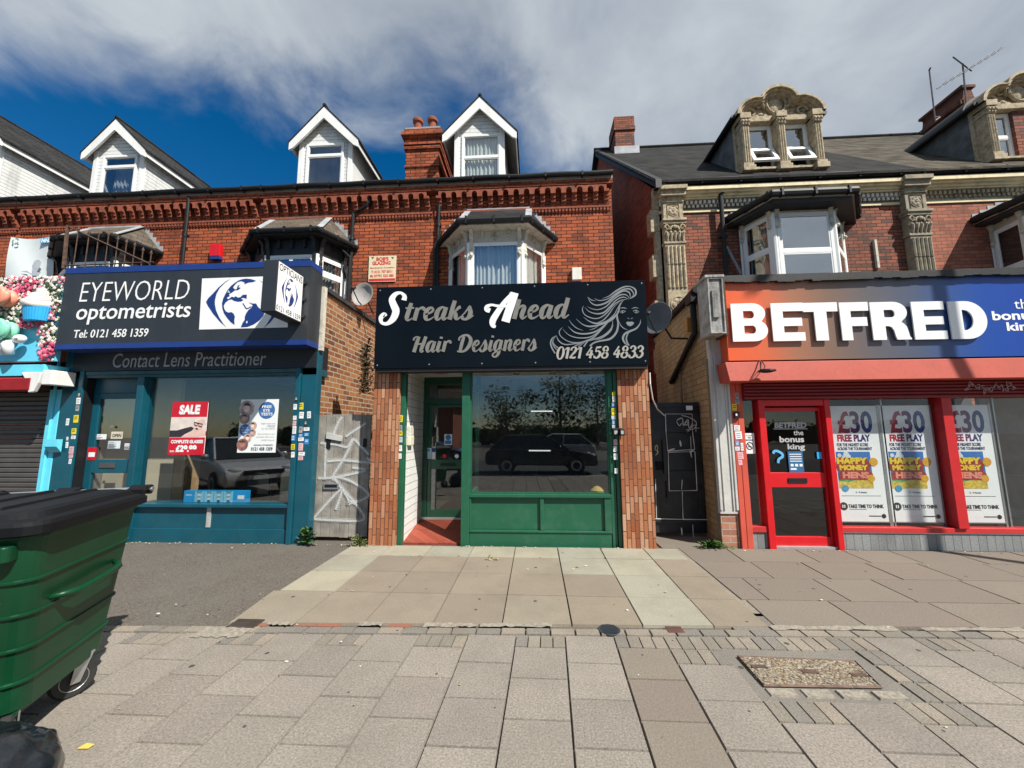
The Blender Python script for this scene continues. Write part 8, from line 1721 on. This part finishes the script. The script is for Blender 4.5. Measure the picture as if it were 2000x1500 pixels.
# ---------------------------------------------------------------- the other side of the road, seen only in the glass and as cast shade
t = thing('street_lamp', 'tall grey street lamp beyond the right edge, its shadow on the betting shop', 'street lamp', (8.65, 2.9, 0))
m = MB(); m.lathe([(.10, 0), (.10, 1.3), (.075, 1.35), (.06, 11.4)], (8.65, 2.9, 0), n=14); m.build('column', GREYM, t)
m = MB(); m.tube([(8.65, 2.9, 11.3), (8.65, 2.6, 11.7), (8.65, 1.4, 11.85)], .04, 8); m.build('arm', GREYM, t)
m = MB(); m.hexa([(8.53, 1.5, 11.80), (8.77, 1.5, 11.80), (8.74, .8, 11.86), (8.56, .8, 11.86)], [(8.53, 1.5, 11.92), (8.77, 1.5, 11.92), (8.74, .8, 11.94), (8.56, .8, 11.94)]); m.build('lantern', GREYM, t, bevel=.02)
def car(label, x, y, yaw, col):
    t = thing('parked_car', label, 'car', (0, 0, 0), 'cars parked along the kerb'); paint = mat('car_paint', col, .25, .3, var=.03, coat=1)
    prof = [(-2.1, .35), (-2.15, .6), (-2.08, .88), (-1.5, .95), (.75, .95), (1.5, .86), (2.02, .72), (2.14, .55), (2.1, .3)]
    m = MB(); m.prism([(a, -.86, b) for a, b in prof], (0, 1.72, 0)); m.build('body', paint, t, bevel=.09, seg=3)
    lo = [(-1.98, .93), (1.0, .93)]; 
    m = MB(); m.hexa([(-1.95, -.8, .93), (-1.35, -.62, 1.44), (.05, -.62, 1.46), (1.05, -.8, .93)], [(-1.95, .8, .93), (-1.35, .62, 1.44), (.05, .62, 1.46), (1.05, .8, .93)]); m.build('glasshouse', mat('car_glass', (.02, .025, .03), .05), t, bevel=.03)
    m = MB(); m.hexa([(-1.42, -.64, 1.44), (.1, -.64, 1.46), (.1, .64, 1.46), (-1.42, .64, 1.44)], [(-1.3, -.58, 1.49), (.0, -.58, 1.5), (.0, .58, 1.5), (-1.3, .58, 1.49)])
    for s in (-1, 1):
        for a, b in (((-1.95, .93), (-1.38, 1.45)), ((1.07, .93), (.07, 1.47)), ((-.45, .93), (-.5, 1.46))): m.tube([(a[0], s*.81, a[1]), (b[0], s*.63, b[1])], .035, 5)
    m.build('roof', paint, t)
    for sx in (-1.3, 1.32):
        for s in (-1, 1):
            w = MB(); w.lathe([(.2, -.1), (.31, -.1), (.325, -.06), (.325, .06), (.31, .1), (.2, .1)], (sx, s*.8, .325), 'y', 22); o = w.build('wheel', TYRE, t); w = MB(); w.lathe([(.001, s*.09), (.2, s*.105), (.215, s*.08), (.001, s*.05)], (sx, s*.8, .325), 'y', 20); w.build('rim', STEEL, o)
    for s in (-1, 1):
        m = MB(); m.ball((1.98, s*.6, .68), .13, 10, 6, (.7, 1.5, .7)); m.build('headlight', mat('headlight', (.6, .62, .65), .1), t); m = MB(); m.ball((.72, s*.95, 1.0), .09, 8, 6, (.7, 1.2, .8)); m.build('door_mirror', paint, t)
    m = MB(); m.box(2.06, 2.17, -.45, .45, .58, .68); m.box(2.08, 2.16, -.6, .6, .32, .45); m.build('grille', BLK, t); m = MB(); m.box(2.165, 2.185, -.26, .26, .46, .55); m.build('number_plate', PAPER, t)
    t.rotation_euler = (0, 0, yaw); t.location = (x, y, 0)
car('silver hatchback parked on the forecourt left of the bin', -8.6, .7, .62, (.75, .75, .75)); car('black saloon parked at the kerb behind the viewer', .2, -4.2, 0, (.01, .012, .016)); car('dark grey estate at the kerb behind and right', 5.2, -4.2, 0, (.10, .11, .13)); car('dark blue hatchback at the kerb behind and left', -5.0, -4.2, 0, (.02, .03, .06)); car('white van-like car across the road', 1.0, -9.8, math.pi, (.55, .55, .55))
BARK = mat('bark', (.09, .07, .055), .9, var=.3, bump=.6, bscale=20); TL = islandmat('tree_leaf', [(.035, .075, .02), (.05, .1, .025), (.028, .06, .016), (.07, .12, .03)], .7, speck=.2, bump=0)
def tree(label, x, y, h, r, seed):
    random.seed(seed); t = thing('tree', label, 'tree', (x, y, 0), 'trees across the road')
    m = MB(); m.tube([(x, y, 0), (x+.1, y, h*.3), (x+.05, y, h*.55), (x+.1, y, h*.85)], [.2, .14, .1, .04], 8); cl = []
    for k in range(9):
        a = k*2.4; z0 = h*(.15+.06*k); e = Vector((x+r*.75*math.cos(a)*random.uniform(.5, 1.1), y+r*.75*math.sin(a), z0+h*.16)); m.tube([(x+.08, y, z0-.2), (x+(e.x-x)*.5, y+(e.y-y)*.5, z0+.2), e], [.08, .055, .02], 6); cl.append(e)
    m.build('trunk', BARK, t); m = MB(); cl += [Vector((x+random.gauss(0, r*.4), y+random.gauss(0, r*.4), h*random.uniform(.3, .98))) for k in range(9)]
    for c in cl:
        cr = r*random.uniform(.28, .5)
        for i in range(75):
            d = Vector((random.gauss(0, 1), random.gauss(0, 1), random.gauss(0, .8))).normalized()*cr*random.random()**.4; leaf(m, c+d, (random.gauss(0, 1), random.gauss(0, 1), random.gauss(-.2, .6)), random.uniform(.25, .42), random.uniform(.09, .15))
    m.build('crown', TL, t)
for lab, x, y, h, r, s in (('spreading tree across the road', 2.6, -30, 9.5, 3.2, 1), ('bushy tree across the road, tallest at the right', 12, -29, 10.5, 3.4, 2), ('low bushy tree across the road', 7, -33, 7.5, 3.6, 3), ('tree across the road toward the left', -3.5, -34, 7.0, 3.6, 4), ('round tree far across the road', 17.5, -32, 8.5, 3.8, 5), ('wide tree far to the left across the road', -22, -32, 8.0, 3.8, 6)): tree(lab, x, y, h, r, s)
t = thing('pitched_roof_house', 'brown-roofed building across the road', 'house', (-13, -27, 0))
m = MB(); m.box(-19, -8, -31, -24, 0, 4.2); m.build('wall', BRICKP, t); m = MB(); m.prism([(-19.5, -23.6, 4.1), (-19.5, -27.5, 7.0), (-19.5, -31.4, 4.1)], (12, 0, 0)); m.build('roof', SLATEB, t)
for x in (-17, -14, -11): m = MB(); m.box(x, x+1.2, -24.03, -23.97, 1.1, 2.6); m.build('window', DARK, t)
h = MB(); random.seed(8)
for i in range(75):
    x = -40+i*1.16; c = Vector((x, -38+random.uniform(-.5, .5), random.uniform(.8, 1.5))); h.ball(c, 1.0, 8, 6, (1.1, .8, random.uniform(.9, 1.5)))
    for k in range(36): d = Vector((random.gauss(0, 1), abs(random.gauss(0, 1)), random.gauss(.4, 1))).normalized(); leaf(h, c+Vector((d.x*1.15, d.y*.9, d.z*1.5)), (random.gauss(0, 1), 1, random.gauss(.3, .6)), random.uniform(.3, .5), .13)
tag(h.build('hedge', TL), 'long dark uneven hedge across the road', 'hedge')
